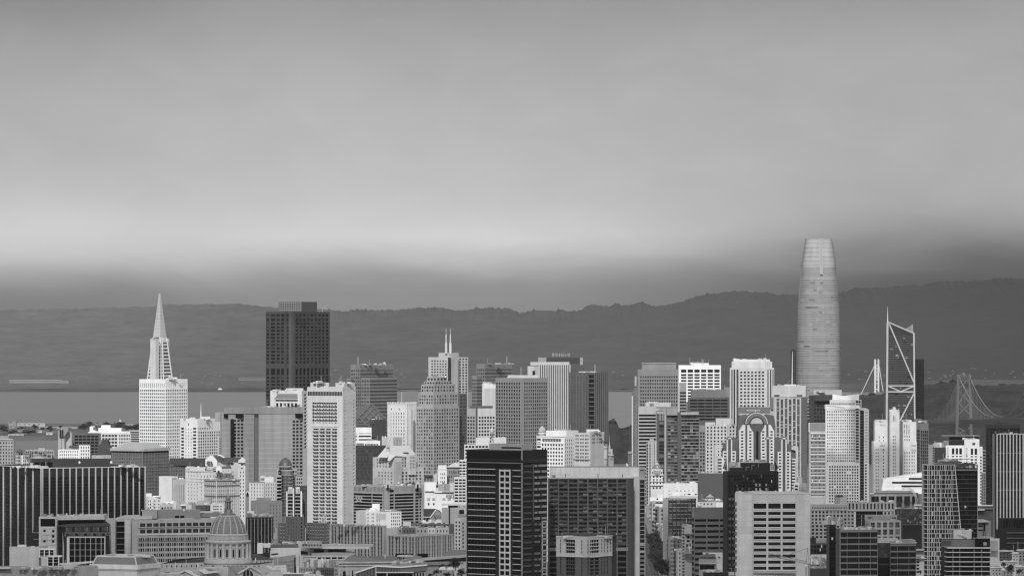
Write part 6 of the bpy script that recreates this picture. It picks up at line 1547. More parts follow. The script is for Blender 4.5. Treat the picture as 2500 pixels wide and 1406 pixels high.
b = B('apartment_block', 'white block with a bare end wall and a grey painted patch', 4150, 930)
fl, f2 = b.block(893, 24, 87, 1249, yaw=66, mat='paint:.68', Rz=[zn(fr(893, 980, (896, 897.4), (899.5, 901), (907.5, 909), (910, 911.3), (912, 913.3), (919.5, 920.6), (921.8, 922.8), (926, 927.2)), rows(1254, 8.4, 4.4, 1300), 'dark', .3), zn(spans(.70, .98, 5, .5), rows(1254, 8.4, 5, 1300), 'mid', .3)])
b.box('lift_house', 'paint:.74', 909, 927, 1231, 1248, 4170, 8); b.box('lift_house', 'paint:.72', 903, 916, 1241, 1250, 4166, 8); b.add('painted_patch', cube_mesh('concrete:.44'), f2.P(.42, PZ(1263, 4150), .05), (.27 * f2.length, .12, 15 / F * 4150), f2.ang)
b.ledges(f2, [1249], .5, .4, 'stone:.3', .4, 1, 'coping'); b.clutter(880, 970, 1248, 8, 4158); b.done(thr=3.5)
def banded_hotel():
 Y = 4330.
 b = B('hotel', 'grey hotel banded with long black glass strips and two arched gables', Y, 948, cat='hotel')
 H = 'concrete:.34'
 r = rows(1207, 7.6, 5.2, 1300)
 fl, f2 = b.block(947, 84, 88, 1187, yaw=45, mat=H, Lz=[zn(spans(.0, .86, 22, .5), [(1191, 1203)], 'black', .5), zn([(0, .53), (.54, .84)], r, 'black', .6), zn([(.87, .89)], rows(1190, 7.6, 5.6, 1300), 'black', .4)], Rz=[zn(spans(.19, .72, 20, .5), [(1191, 1202)], 'black', .5), zn([(.05, .17), (.19, .72), (.76, .86), (.88, .93)], r, 'black', .6), zn([(.05, .17), (.76, .86)], [(1196, 1203)], 'black', .5)])
 for x in (947, 1020):
  V = [(x - 6, 1192)] + [(x - 6 * math.cos(R(t)), 1182 - 7 * math.sin(R(t))) for t in range(0, 181, 20)] + [(x + 6, 1192)]
  b.prism('arched_gable', 'concrete:.44', V, Y - 3 if x < 1000 else Y + 14, 5); b.prism('gable_window', 'g:black', [(x - 2, 1196), (x - 2, 1185), (x, 1182), (x + 2, 1185), (x + 2, 1196)], Y - 3.6 if x < 1000 else Y + 13.4, .5)
 b.box('plant_room', 'concrete:.32', 912, 934, 1168, 1187, Y + 30, 10); b.box('roof_plant', 'metal:.08', 990, 1016, 1179, 1188, Y + 36, 8); b.clutter(875, 1010, 1186, 12, Y + 14)
 for i in range(5): b.beam('truss_bar', 'concrete:.4', PP(869 + i * 3.6, 1223 if i % 2 else 1214, Y + 24), PP(872.6 + i * 3.6, 1214 if i % 2 else 1223, Y + 24), .6)
 b.box('truss_chord', 'concrete:.42', 868, 887, 1212.6, 1214, Y + 24, .8); b.box('truss_chord', 'concrete:.42', 868, 887, 1223, 1225, Y + 24, .8)
 b.done(thr=5)
banded_hotel()
def cream_stepped():
 Y = 4560.
 b = B('hotel', 'cream stepped hotel with square windows and a pale sloped metal roof', Y, 960, cat='hotel')
 H = 'stone:.52'
 r = rows(1130, 7.8, 4.8, 1200)
 fl, f2 = b.block(968, 58, 66, 1143, yaw=42, mat=H, Lz=[zn(spans(.2, .85, 5, .5), [x for x in r if x[0] > 1146], 'light', .4)], Rz=[zn(spans(.05, .95, 7, .56), [x for x in r if x[0] > 1146], 'mid', .5)])
 b.block(964, 54, 56, 1118, yaw=42, Y=Y + 6, mat=H, name='upper_wall', bot=1160, Lz=[zn(spans(.14, .8, 5, .5), [x for x in rows(1122, 7.8, 4.8, 1145)], 'light', .4)], Rz=[zn(spans(.30, .95, 6, .56), rows(1114 + 6, 7.8, 4.8, 1145), 'mid', .5)])
 b.block(1000, 8, 16, 1112, yaw=42, Y=Y + 10, mat=H, name='upper_wall', bot=1160, Rz=[zn(spans(.05, .95, 4, .56), rows(1116, 7.8, 4.8, 1145), 'mid', .5)])
 P = lambda x, y, d: PP(x, y, Y + d)
 b.mesh('metal_roof', 'metal:.66', [P(951, 1090, 36), P(997, 1088, 44), P(1015, 1110, 30), P(990, 1116, 14), P(950, 1110, 14)], [(0, 1, 2, 3, 4)])
 b.mesh('metal_roof', 'metal:.72', [P(943, 1091, 34), P(951, 1090, 36), P(950, 1110, 12), P(945, 1118, 4), P(921, 1117, 10)], [(0, 1, 2, 3, 4)])
 b.mesh('metal_roof', 'metal:.7', [P(966, 1112, 6), P(952, 1126, -1), P(946, 1124, -2), P(950, 1108, 10)], [(0, 1, 2, 3)])
 b.box('chimney', 'stone:.4', 942, 951, 1092, 1112, Y + 20, 6); b.box('louvre', 'g:dark', 945, 951, 1092.5, 1095, Y + 19.6, .4); b.mesh('roof_slot', 'g:black', [P(981, 1105, 24), P(996, 1104.5, 26), P(999, 1108, 22), P(984, 1108.5, 21)], [(0, 1, 2, 3)])
 b.block(967, 5, 14, 1128, yaw=42, Y=Y - 6, mat='stone:.4', name='bay')
 b.clutter(965, 990, 1180, 3, Y - 20); b.done(thr=5)
cream_stepped()
def lettered_store():
 Y = 4540.
 b = B('department_store', 'plain white store with dark lowercase lettering high on its wall', Y, 1070, cat='shop')
 f = b.block(1036, .6, 78, 1201, yaw=86, mat='paint:.70', Rz=[zn(fr(1036, 1114, (1043, 1050), (1055.5, 1062.5), (1080.5, 1087.5), (1093, 1100.5)), [(1217, 1223)], 'mid', .4, (3, 2, .2), 'paint:.6'), zn(fr(1036, 1114, (1044.5, 1048.5), (1057, 1061)), [(1228.5, 1234)], 'dark', .4), zn(fr(1036, 1114, (1082, 1086)), [(1229.5, 1231.5), (1233, 1235)], 'dark', .4)])[1]
 b.box('parapet', 'paint:.74', 1060, 1079, 1199.5, 1203, Y - 1.2, 6); b.box('coping', 'metal:.1', 1037, 1060, 1200.2, 1201.8, Y - .8, 4); b.box('coping', 'metal:.12', 1079, 1108, 1201.6, 1203.4, Y - .8, 4)
 b.block(1036, .6, 30, 1178, yaw=86, Y=Y + 24, mat='paint:.74', name='rear_wall')
 cu = bpy.data.curves.new('lettering', 'FONT'); cu.body = "macy's"; cu.size = 10.2 / F * Y; cu.extrude = .1; cu.offset = .07
 tmp = bpy.data.objects.new('tmp', cu); COL.objects.link(tmp)
 dg = bpy.context.evaluated_depsgraph_get(); me = bpy.data.meshes.new_from_object(tmp.evaluated_get(dg))
 bpy.data.objects.remove(tmp)
 me.materials.clear(); me.materials.append(M('paint:.03'))
 b.add('lettering', me, PP(1088.6, 1213.6, Y - 1.0) + Vector((0, 0, 0)), rot=(R(90), 0, 0))
 b.clutter(1040, 1058, 1200, 3, Y + 4); b.done(thr=4)
lettered_store()
b = B('roof_lantern', 'thin dark lantern mast on a pale turret above the lettered store', 4560, 1067, cat='turret', base=PZ(1200, 4560))
b.box('turret', 'paint:.55', 1064, 1070.5, 1183, 1200, 4560, 3); b.box('lantern_window', 'g:dark', 1064.8, 1069.6, 1184.5, 1190.5, 4559.6, .4); b.lathe('lantern', 'metal:.08', 1067.4, [(.3, 1176), (1.4, 1178), (1.6, 1183)], 4561, 8); b.box('mast', 'metal:.5', 1067, 1067.5, 1142, 1176, 4561, .3); b.done()
b = B('apartment_block', 'white block with six tidy windows and a parapet behind the lettered store', 4620, 1080)
f = face_block(b, 1068, 1091, 1145, 'paint:.72', [zn(spans(.25, .85, 3, .42), rows(1155.5, 9.3, 5, 1180), 'dark', .35)]); b.box('parapet', 'paint:.72', 1069.5, 1090, 1136.5, 1147, 4624, 8); b.ledges(f, [1146.4], .6, .5, 'stone:.6', name='cornice'); b.done(thr=4)
b = B('office_block', 'grey stone block with a pale sloped roof beside the white six-windowed block', 4650, 1106)
f = face_block(b, 1091, 1123, 1141.5, 'stone:.26', [zn(spans(.1, .98, 6, .55), [(1150, 1158), (1161, 1168), (1171, 1174)], 'mid', .35)]); b.prism('roof', 'paint:.55', [(1090, 1141.5), (1108, 1131), (1126, 1129), (1126, 1141.5)], 4648, 14); b.ledges(f, [1141.8], .8, .8, 'stone:.15', name='cornice'); b.done(thr=4)
b = B('apartment_block', 'low grey corniced block with columned windows at the foot of the stepped tower', 4600, 1048)
face_block(b, 1036, 1057, 1162, 'stone:.28', [zn(spans(.05, .95, 5, .5), [(1166, 1175)], 'dark', .4)]); b.box('cornice', 'stone:.12', 1035, 1057, 1160, 1163, 4597, 4); b.prism('roof', 'paint:.5', [(1053, 1164), (1066, 1155), (1068, 1177), (1053, 1177)], 4604, 6); b.done(thr=4)
b = B('low_shop', 'rough grey parapet building between the lettered store and the striped block', 4535, 1092)
b.box('wall', 'stone:.34', 1071, 1085, 1183, 1202, 4560, 8); b.box('wall', 'stone:.26', 1085, 1097, 1182, 1202, 4562, 8); b.box('wall', 'paint:.5', 1097, 1108, 1180, 1200, 4564, 8); b.box('chimney', 'stone:.2', 1079, 1086, 1178, 1183, 4568, 4); b.done()
b = B('office_block', 'white-and-black striped office block half behind the black tower', 4280, 1124)
f = face_block(b, 1108.5, 1142, 1165, 'paint:.60', [zn(fr(1109, 1142, (1110, 1118.5), (1120.5, 1127.5), (1129, 1136.5)), rows(1170.5, 7.3, 4.3, 1232), 'black', .5)])
f = face_block(b, 1121.5, 1150, 1123, 'paint:.62', [zn(fr(1122, 1150, (1122, 1127.5), (1129, 1136.5), (1138, 1146)), rows(1127, 7.2, 4.3, 1172), 'black', .5)], Y=4290); b.done(thr=5)
b = B('office_block', 'white striped block with curved top bands behind the black tower roof', 4420, 1165)
f = face_block(b, 1133, 1196, 1086, 'paint:.60', [zn(fr(1133.6, 1196, (1136, 1142), (1144, 1150), (1152, 1158), (1161, 1167), (1169, 1175), (1177, 1183), (1185, 1191)), rows(1089, 8.6, 5, 1140), 'black', .5)])
b.box('penthouse', 'paint:.58', 1162, 1196, 1070, 1087, 4440, 14); b.box('penthouse', 'paint:.56', 1206, 1236, 1069.5, 1090, 4440, 14); b.box('lift_shaft', 'paint:.5', 1199, 1205, 1056, 1090, 4446, 6); b.lathe('siren', 'paint:.5', 1201, [(1, 1045), (4, 1048), (4.4, 1054), (3, 1062)], 4440, 12); b.clutter(1165, 1230, 1071, 8, 4440); b.done(thr=5)
b = B('church', 'small church with a dark steep roof and a stone gable', 4300, 1060, cat='church')
b.prism('roof', 'roof:.055', [(1034, 1262), (1034, 1244), (1064, 1244), (1051, 1262)], 4304, 16); b.prism('gable', 'stone:.22', [(1049, 1290), (1049, 1264), (1065, 1243.5), (1078, 1256), (1078, 1290)], 4300, 8); b.beam('gable_coping', 'paint:.65', PP(1050.5, 1263, 4299), PP(1065, 1244, 4299), .8); b.box('gutter', 'paint:.5', 1034, 1051, 1262, 1264, 4302, 2)
b.box('wall', 'stone:.1', 1034, 1050, 1264, 1290, 4308, 8); b.prism('porch_roof', 'roof:.16', [(1058, 1257), (1077, 1258), (1077, 1268), (1068, 1270)], 4297, 5); b.prism('side_roof', 'roof:.07', [(1066, 1244), (1074, 1248), (1079, 1256), (1067, 1257)], 4310, 8); b.done()
b = B('blank_block', 'plain grey windowless block with one dark vertical slot', 4170, 1098)
face_block(b, 1079, 1118, 1240, 'concrete:.28'); b.box('slot', 'g:black', 1095.5, 1098.6, 1239, 1290, 4168.6, 1.4); b.box('roof_room', 'g:black', 1094, 1118, 1234, 1240, 4182, 8); b.box('roof_slab', 'paint:.5', 1078, 1139, 1231, 1234.5, 4180, 12); b.box('wall', 'concrete:.36', 1118, 1140, 1234, 1290, 4174, 8); b.box('louvre', 'g:dark', 1121, 1133, 1245, 1256, 4173.6, .5)
for x in (1120, 1132): b.box('louvre', 'g:dark', x, x + 1.6, 1235, 1240, 4173.6, .5)
b.done()
b = B('apartment_block', 'slim white block with two columns of square windows hugging the black tower', 4020, 1120)
fl, f2 = b.block(1125, 16, 20, 1266, yaw=30, mat='paint:.66', Lz=[zn(fr(1109, 1125, (1112, 1115.5), (1119.5, 1123)), rows(1273, 9.1, 5.2, 1345), 'black', .3)], Rz=[zn([(.2, .4)], rows(1277, 9.3, 5.2, 1345), 'dark', .3)]); b.box('roof_room', 'stone:.3', 1118, 1140, 1256, 1267, 4050, 6); b.done(thr=4)
b = B('low_row', 'row of small attached buildings in uneven greys with narrow windows', 4060, 1035)
for x0, x1, top, m in ((942, 971, 1290, 'paint:.5'), (971, 982, 1289, 'stone:.36'), (982, 1014, 1288.5, 'brick:.16'), (1014, 1044, 1289.5, 'stone:.44'), (1044, 1062, 1289.5, 'paint:.72'), (1062, 1096, 1288.5, 'paint:.54')):
 n = max(1, int((x1 - x0) / 8)); face_block(b, x0, x1, top, m, [zn(spans(.05, .95, n, .3), [(1294, 1300), (1304.5, 1310)], 'dark', .3)] if x0 > 960 else [], Y=4060 + (x0 % 7))
b.clutter(980, 1095, 1288, 14, 4062); b.done(thr=4)
b = B('low_shop', 'long low dark-roofed building behind the row of small attached buildings', 4130, 1060)
face_block(b, 1002, 1110, 1280, 'stone:.12', [zn(spans(.1, .9, 8, .6), [(1283, 1287)], 'black', .3)]); b.box('roof_slab', 'paint:.6', 984, 1003, 1275, 1285, 4120, 8); b.clutter(1006, 1095, 1280, 16, 4132, mat=('paint:.6', 'metal:.2', 'stone:.1')); b.done(thr=5)
b = B('low_shop', 'low row of white rooftops with machinery before the church', 4220, 1055)
face_block(b, 1026, 1080, 1274, 'paint:.55', [zn(spans(.1, .9, 6, .4), [(1279, 1283)], 'dark', .3)]); b.clutter(1028, 1078, 1273, 12, 4222); b.done(thr=5)
# BUILDINGS: nearest towers and the right half
def black_tower():
 Y = 3700.
 b = B('apartment_tower', 'tall black tower with pale floor lines and a white strip of paired windows', Y, 1274, cat='skyscraper')
 D = 'stone:.013'
 P14 = 14.32
 r = [(1149 + P14 * i, 1149 + P14 * i + 12.4) for i in range(18)]
 fl, f2 = b.block(1273, 134, 63, 1100, yaw=36, mat=D, Lz=[zn([(.03, .53), (.85, .975)], r, 'black', .15, (9, 1, .07), 'stone:.02'), zn([(.02, .98)], [(1104, 1122), (1126, 1129)], 'black', .4), zn([(.03, .97)], [(1134, 1144)], 'black', .15)],
       Rz=[zn([(.08, .42), (.48, .74), (.78, .97)], [(1134 + P14 * i, 1134 + P14 * i + 11.5) for i in range(19)], 'black', .15)])
 b.ledges(fl, [1147.6 + P14 * i for i in range(19)], .45, .45, 'paint:.62', .03, .53, 'floor_line'); b.ledges(fl, [1149.2 + P14 * i for i in range(19)], .45, .45, 'paint:.62', .845, .985, 'floor_line')
 b.ledges(fl, [1131.5], .4, .3, 'concrete:.3', .01, .99, 'floor_line'); b.ledges(fl, [1101], .5, .3, 'stone:.05', .01, .99, 'coping')
 w0, w1 = (1220 - 1139) / 134, (1247 - 1139) / 134
 zz = (PZ(1147.5, Y) + PZ(1410, Y)) / 2; hh = PZ(1147.5, Y) - PZ(1410, Y)
 b.add('strip_back', cube_mesh('g:black'), fl.P((w0 + w1) / 2, zz, .05), ((w1 - w0) * fl.length, .5, hh), fl.ang)
 b.fins(fl, [w0 + .008, (w0 + w1) / 2, w1 - .008], .95, .7, 'paint:.60', 1147.5, 1410, 'strip_post')
 b.ledges(fl, [1150 + P14 * i for i in range(19)], 1.25, .72, 'paint:.60', w0, w1, 'strip_beam')
 b.fins(f2, [.01], .5, .6, 'paint:.40', 1100, 1410, 'corner_trim'); b.fins(f2, [.45], .3, .4, 'concrete:.2', 1134, 1275, 'corner_trim')
 rng = random.Random(12)
 for i in range(19):
  y = 1139 + P14 * i
  for a, c in (((.5, .72), (.78, .97)) if i % 2 else ((.5, .61), (.66, .97))):
   m = 'concrete:.30' if i < 10 else 'concrete:.15'
   if rng.random() < .92: b.ledges(f2, [y], 1.6, .2, m, a, c, 'pale_panel')
  b.ledges(f2, [y], 1.6, .15, 'concrete:.07', .08, .40, 'dark_panel')
 b.fins(f2, [.80, .97], .8, .5, 'paint:.5', 1275, 1410, 'strip_post'); b.ledges(f2, [1276 + P14 * i for i in range(10)], 1.0, .5, 'paint:.5', .78, .99, 'strip_beam')
 b.block(1274, 80, 26, 1085, bot=1101, yaw=36, Y=Y + 22, mat='concrete:.36', name='penthouse', Lz=[zn([(.37, .98)], [(1092.5, 1096.5)], 'black', 1)])
 b.box('roof_rail', 'paint:.7', 1262, 1300, 1083.6, 1085, Y + 40, 1)
 b.block(1275, 2, 60, 1124, bot=1131, yaw=36, Y=Y - .6, mat='stone:.03', name='roof_terrace')
 b.beam('roof_strut', 'paint:.6', PP(1307, 1108, Y + 30), PP(1313, 1126, Y + 30), .35); b.beam('roof_strut', 'paint:.6', PP(1323, 1106, Y + 36), PP(1316, 1126, Y + 30), .35)
 b.clutter(1280, 1330, 1122, 8, Y + 20); b.done(thr=5)
 for i, x in enumerate((1284, 1291, 1299, 1306)):
  t = tree(x, 1124, 13 - (i % 2) * 3, 9, Y + 34, ['shrub on the black tower roof nearest its corner trim', 'second shrub on the black tower roof terrace', 'third shrub on the black tower roof terrace', 'shrub on the black tower roof by the crossed struts'][i], 'shrubs on the black tower roof', 'shrub')
# trees
def leaf_material():
 m = simple_mat('leaves', .035, rough=.8, spec=.2, noise=[((.35, .35, .35), .5)])
 return m
LEAF = leaf_material(); BARK = 'stone:.10'
_crowns = {}
def crown_mesh(kind, seed, scale=1.):
 key = (kind, seed)
 if key in _crowns: return _crowns[key]
 rng = random.Random(seed)
 V, Fc = [], []
 blobs = []
 for i in range(9):
  a = rng.uniform(0, 6.28); r = rng.uniform(.1, .62)
  blobs.append((r * math.cos(a), r * math.sin(a), rng.uniform(-.35, .45) - .25 * r, rng.uniform(.28, .5)))
 n = 900 if kind == 'near' else 260
 for i in range(n):
  bx, by, bz, br = rng.choice(blobs)
  v = Vector((rng.gauss(0, 1), rng.gauss(0, 1), rng.gauss(0, 1))).normalized() * br * rng.uniform(.55, 1.05)
  c = Vector((bx, by, bz)) + v
  s = rng.uniform(.05, .10) * (1 if kind == 'near' else 1.9)
  n1 = Vector((rng.gauss(0, 1), rng.gauss(0, 1), rng.gauss(0, 1))).normalized(); n2 = n1.orthogonal().normalized(); n3 = n1.cross(n2)
  k = len(V); V += [c + n2 * s, c + n3 * s * .8, c - n2 * s, c - n3 * s * .7]; Fc.append((k, k+1, k+2, k+3))
 me = mesh('crown', V, Fc, [LEAF]); _crowns[key] = me
 return me
def tree(px, base_py, h_px, w_px, Y, label, group=None, name='tree', kind='near', seed=None):
 b = B(name, label, Y, px, cat='tree' if name == 'tree' else 'shrub', group=group, base=PZ(base_py, Y))
 k = Y / F; H, W = h_px * k, w_px * k
 rng = random.Random(int(px * 7 + base_py)); seed = seed or rng.randint(1, 5)
 tr = H * .42
 V, Fc = [], []
 def limb(p, q, r0, r1):
  d = (q - p).normalized(); u = d.orthogonal().normalized(); w = d.cross(u); m = len(V)
  for P_, r in ((p, r0), (q, r1)):
   for i in range(6): a = i * math.pi / 3; V.append(P_ + u * (r * math.cos(a)) + w * (r * math.sin(a)))
  for i in range(6): j = (i + 1) % 6; Fc.append((m + i, m + j, m + 6 + j, m + 6 + i))
 o = Vector((b.loc.x, b.loc.y, b.loc.z)); top = o + Vector((0, 0, tr))
 limb(o, top, H * .035, H * .022)
 for i in range(4): a = i * 1.57 + rng.random(); limb(top, top + Vector((math.cos(a) * W * .28, math.sin(a) * W * .28, H * .25)), H * .018, H * .006)
 b.mesh('trunk', BARK, V, Fc)
 c = b.add('crown', crown_mesh(kind, seed), o + Vector((0, 0, H * .62)), (W * .62, W * .62, H * .52), rng.uniform(0, 6))
 return b
black_tower()
def slab_tower():
 Y = 3800.
 b = B('apartment_tower', 'broad dark slab of curtained balconies framed by a pale concrete back', Y, 1440, cat='apartment building')
 r = rows(1172.5, 10.32, 7.4, 1330)
 xs = [(1341.5 + 23.85 * i, 1341.5 + 23.85 * i + 21) for i in range(8)]
 half = [(a, (a + c) / 2 - .3) for a, c in xs] + [((a + c) / 2 + .3, c) for a, c in xs]
 D = 'concrete:.085'
 f = b.block(1338, 1, 208, 1167, yaw=86, mat=D, Rz=[zn(fr(1338, 1546, *half), r, 'curtain', 1.6, (4, 1, .09), 'stone:.03'), zn(fr(1338, 1546, *xs), [(1332, 1338), (1345, 1356), (1360, 1370), (1374, 1384), (1388, 1398), (1402, 1412)], 'black', .8)])[1]
 for y0, y1 in r:
  for a, c in xs:
   z = PZ(y1 - .3, Y); b.add('balcony_rail', cube_mesh('concrete:.12'), f.P(((a + c) / 2 - 1338) / 208, z, .1), ((c - a) / F * Y, .2, .55), f.ang)
 b.fins(f, fr(1338, 1546, *[(x, x) for x in ()]) or [(1339.6 + 23.85 * i - 1338) / 208 for i in range(9)], .85, .6, 'concrete:.15', 1168, 1415, 'pier')
 b.ledges(f, [1341.5], 2.6, .7, 'concrete:.26', 0, .94, 'belt'); b.ledges(f, [1167.4], .6, .5, 'paint:.7', .0, 1, 'coping')
 rng = random.Random(2)
 for i in range(26):
  a, c = rng.choice(xs); y0, y1 = rng.choice(r); x = rng.uniform(a + 1, c - 3)
  b.box('balcony_item', rng.choice(('paint:.7', 'paint:.45', 'metal:.4')), x, x + rng.uniform(.8, 2.6), y1 - rng.uniform(1.2, 2.8), y1 - .5, Y - .4, .5)
 g = b.block(1343, 1, 220, 1139.5, yaw=86, Y=Y + 26, mat='concrete:.70', name='rear_slab', Rz=[])[1]
 for x in (1355, 1368, 1392, 1416, 1440, 1464, 1488, 1512, 1534): b.fins(g, [(x - 1343) / 220], .12, .06, 'concrete:.3', 1140, 1165, 'joint')
 b.ledges(g, [1140], .5, .3, 'concrete:.2', name='coping')
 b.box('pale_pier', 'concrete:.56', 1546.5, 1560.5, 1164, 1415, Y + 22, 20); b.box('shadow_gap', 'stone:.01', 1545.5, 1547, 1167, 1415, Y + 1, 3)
 h = b.block(1560.5, .5, 15, 1141, yaw=86, Y=Y + 22, mat='concrete:.40', name='end_bay', Rz=[zn([(.1, .9)], [(1147, 1166)], 'black', 2.5), zn([(.12, .88)], rows(1172.5, 10.3, 8.6, 1330), 'dark', .8, (3, 1, .08), 'stone:.05'), zn([(.12, .88)], [(1333, 1344)] + rows(1350, 10.4, 9, 1412), 'black', .8)])[1]
 b.ledges(h, [1171.5 + 10.3 * i for i in range(24)], .35, .3, 'concrete:.5', .1, .9, 'floor_line')
 for x in (1380, 1459, 1519): b.box('roof_post', 'g:black', x, x + 1.6, 1158, 1167, Y + 8, .6)
 b.box('roof_edge', 'paint:.75', 1357, 1545, 1162, 1167.2, Y + 14, 4); b.clutter(1352, 1400, 1163, 7, Y + 12); b.done(thr=5)
slab_tower()
def front_apartments():
 Y = 3480.
 b = B('apartment_block', 'mid-rise block pale at the top and dark below with tall window slots', Y, 1432, cat='apartment building')
 U, Lw = 'concrete:.52', 'concrete:.11'
 r = rows(1319, 8.6, 7, 1358)
 fl, f2 = b.block(1432, 74, 63, 1311.5, bot=1360, yaw=38, mat=U, Lz=[zn(fr(1358, 1432, (1380.5, 1404)), r, 'dark', 1.2, (5, 1, .08), 'stone:.2'), zn(fr(1358, 1432, (1367, 1369.4), (1419, 1421.6)), r, 'black', .5)],
       Rz=[zn(fr(1432, 1495, (1434.5, 1437.5), (1468, 1470.5), (1475, 1477.5), (1482.5, 1485.5)), r, 'black', .5), zn(fr(1432, 1495, (1441, 1463), (1489, 1493)), r, 'dark', .9, (4, 1, .1), 'paint:.5')])
 b.ledges(f2, [1326.5 + 8.6 * i for i in range(5)], .5, .3, 'paint:.6', .13, .5, 'balcony_edge')
 f3, f4 = b.block(1432, 73, 62, 1360.4, yaw=38, Y=Y + .8, mat=Lw, name='lower_wall', par=0, Lz=[zn(fr(1358, 1432, (1380.5, 1404)), rows(1363, 8.8, 7.4, 1412), 'black', 1.2, (5, 1, .08), 'stone:.1'), zn(fr(1358, 1432, (1367, 1369.4), (1419, 1421.6)), rows(1363, 8.8, 7.4, 1412), 'black', .4)],
       Rz=[zn(fr(1432, 1495, (1434.5, 1437.5), (1441, 1463), (1468, 1470.5), (1475, 1477.5), (1482.5, 1485.5)), rows(1363, 8.8, 6.4, 1412), 'dark', .4, (2, 1, .1), 'stone:.15')])
 for f in (fl, f2): b.ledges(f, [1360.2], .4, .3, 'paint:.6', name='belt'); b.ledges(f, [1311.7], .7, .4, 'paint:.6', name='coping')
 b.box('roof_room', 'stone:.06', 1400, 1457, 1303, 1313, Y + 16, 12); b.box('roof_room', 'stone:.03', 1494, 1504, 1302, 1420, Y + 26, 8)
 b.box('roof_room', 'stone:.04', 1488, 1505, 1301, 1310, Y + 24, 8); b.lathe('lamp', 'paint:.7', 1504.6, [(.4, 1302), (1, 1303.5), (.4, 1306)], Y + 22, 8); b.clutter(1362, 1400, 1312, 5, Y + 4); b.clutter(1462, 1490, 1312, 4, Y + 10); b.box('scaffold_mast', 'metal:.15', 1488.6, 1489.6, 1290, 1312, Y + 16, .4); b.done(thr=5)
front_apartments()
def dark_flat_tower():
 Y = 3980.
 b = B('apartment_tower', 'black glass tower with tilted roof screens and a few lit blinds', Y, 1840, cat='skyscraper')
 D = 'stone:.013'
 r = rows(1160, 8.0, 6.4, 1410)
 b.block(1776, 11, 125, 1152, yaw=83, mat=D, Lz=[], Rz=[zn([(.02, .06), (.07, .11)], r, 'dark', .2), zn(spans(.12, .96, 14, .86), r, 'black', .15)])
 f = Face((PX(1776, Y), Y), (math.sin(R(83)), math.cos(R(83))), (math.cos(R(83)), -math.sin(R(83))), 41, Y)
 for x in (1767, 1770, 1773): b.box('side_fin', 'stone:.07', x, x + .7, 1150, 1412, Y - 1, 1)
 b.box('roof_step', D, 1808, 1880, 1131, 1153, Y + 8, 20); b.box('roof_step', 'stone:.02', 1783, 1812, 1142, 1153, Y + 6, 14); b.box('coping', 'paint:.45', 1808, 1868, 1128.5, 1130.4, Y + 7, 1); b.box('coping', 'concrete:.3', 1783, 1812, 1141, 1142.4, Y + 5.6, 1)
 for (x0, y0, x1, y1) in ((1765, 1144, 1773, 1118), (1765, 1144, 1777, 1151), (1773, 1118, 1775, 1148), (1890, 1118, 1901.5, 1142), (1901.5, 1142, 1894, 1150), (1890, 1118, 1890, 1148), (1768, 1146, 1774, 1124), (1892, 1122, 1899, 1142)):
  b.beam('screen_frame', 'concrete:.3', PP(x0, y0, Y - 1), PP(x1, y1, Y - 1), .5)
 b.prism('roof_screen', D, [(1765, 1145), (1773, 1119), (1776, 1151)], Y + 2, 1); b.prism('roof_screen', D, [(1891, 1120), (1901, 1142), (1893, 1151)], Y + 2, 1)
 rng = random.Random(6)
 for x, y in ((1844, 1181), (1844, 1192), (1853, 1181), (1854, 1192), (1869, 1181), (1869, 1192), (1857, 1160), (1813, 1160), (1823, 1166), (1838, 1172), (1798, 1183), (1799, 1192)):
  b.box('blind', 'paint:.34' if y > 1178 and x > 1840 else 'paint:.08', x, x + rng.uniform(3, 4.6), y, y + 6.4, Y - .4 + (x - 1776) * .04, .3)
 b.box('blind', 'paint:.8', 1883.4, 1884.8, 1172, 1179, Y + 3.2, .3)
 for i in range(11):
  for x in (1779, 1787): b.box('blind', 'paint:.06' if i % 3 else 'paint:.12', x, x + 5.5, 1216 + 16 * i, 1222 + 16 * i, Y - .35, .3)
 for x0, x1, y0, y1 in ((1821, 1830, 1140, 1141), (1821, 1822, 1140, 1149), (1835, 1843, 1136, 1137), (1835, 1836, 1136, 1148), (1851, 1852, 1133, 1141)): b.box('pipe', 'metal:.3', x0, x1, y0, y1, Y + 7.4, .3)
 b.clutter(1785, 1808, 1141, 9, Y + 8, dz=(5, 14)); b.clutter(1810, 1875, 1130, 10, Y + 14, dz=(4, 10)); b.clutter(1880, 1890, 1146, 5, Y + 6, dz=(6, 16)); b.done(thr=6)
dark_flat_tower()
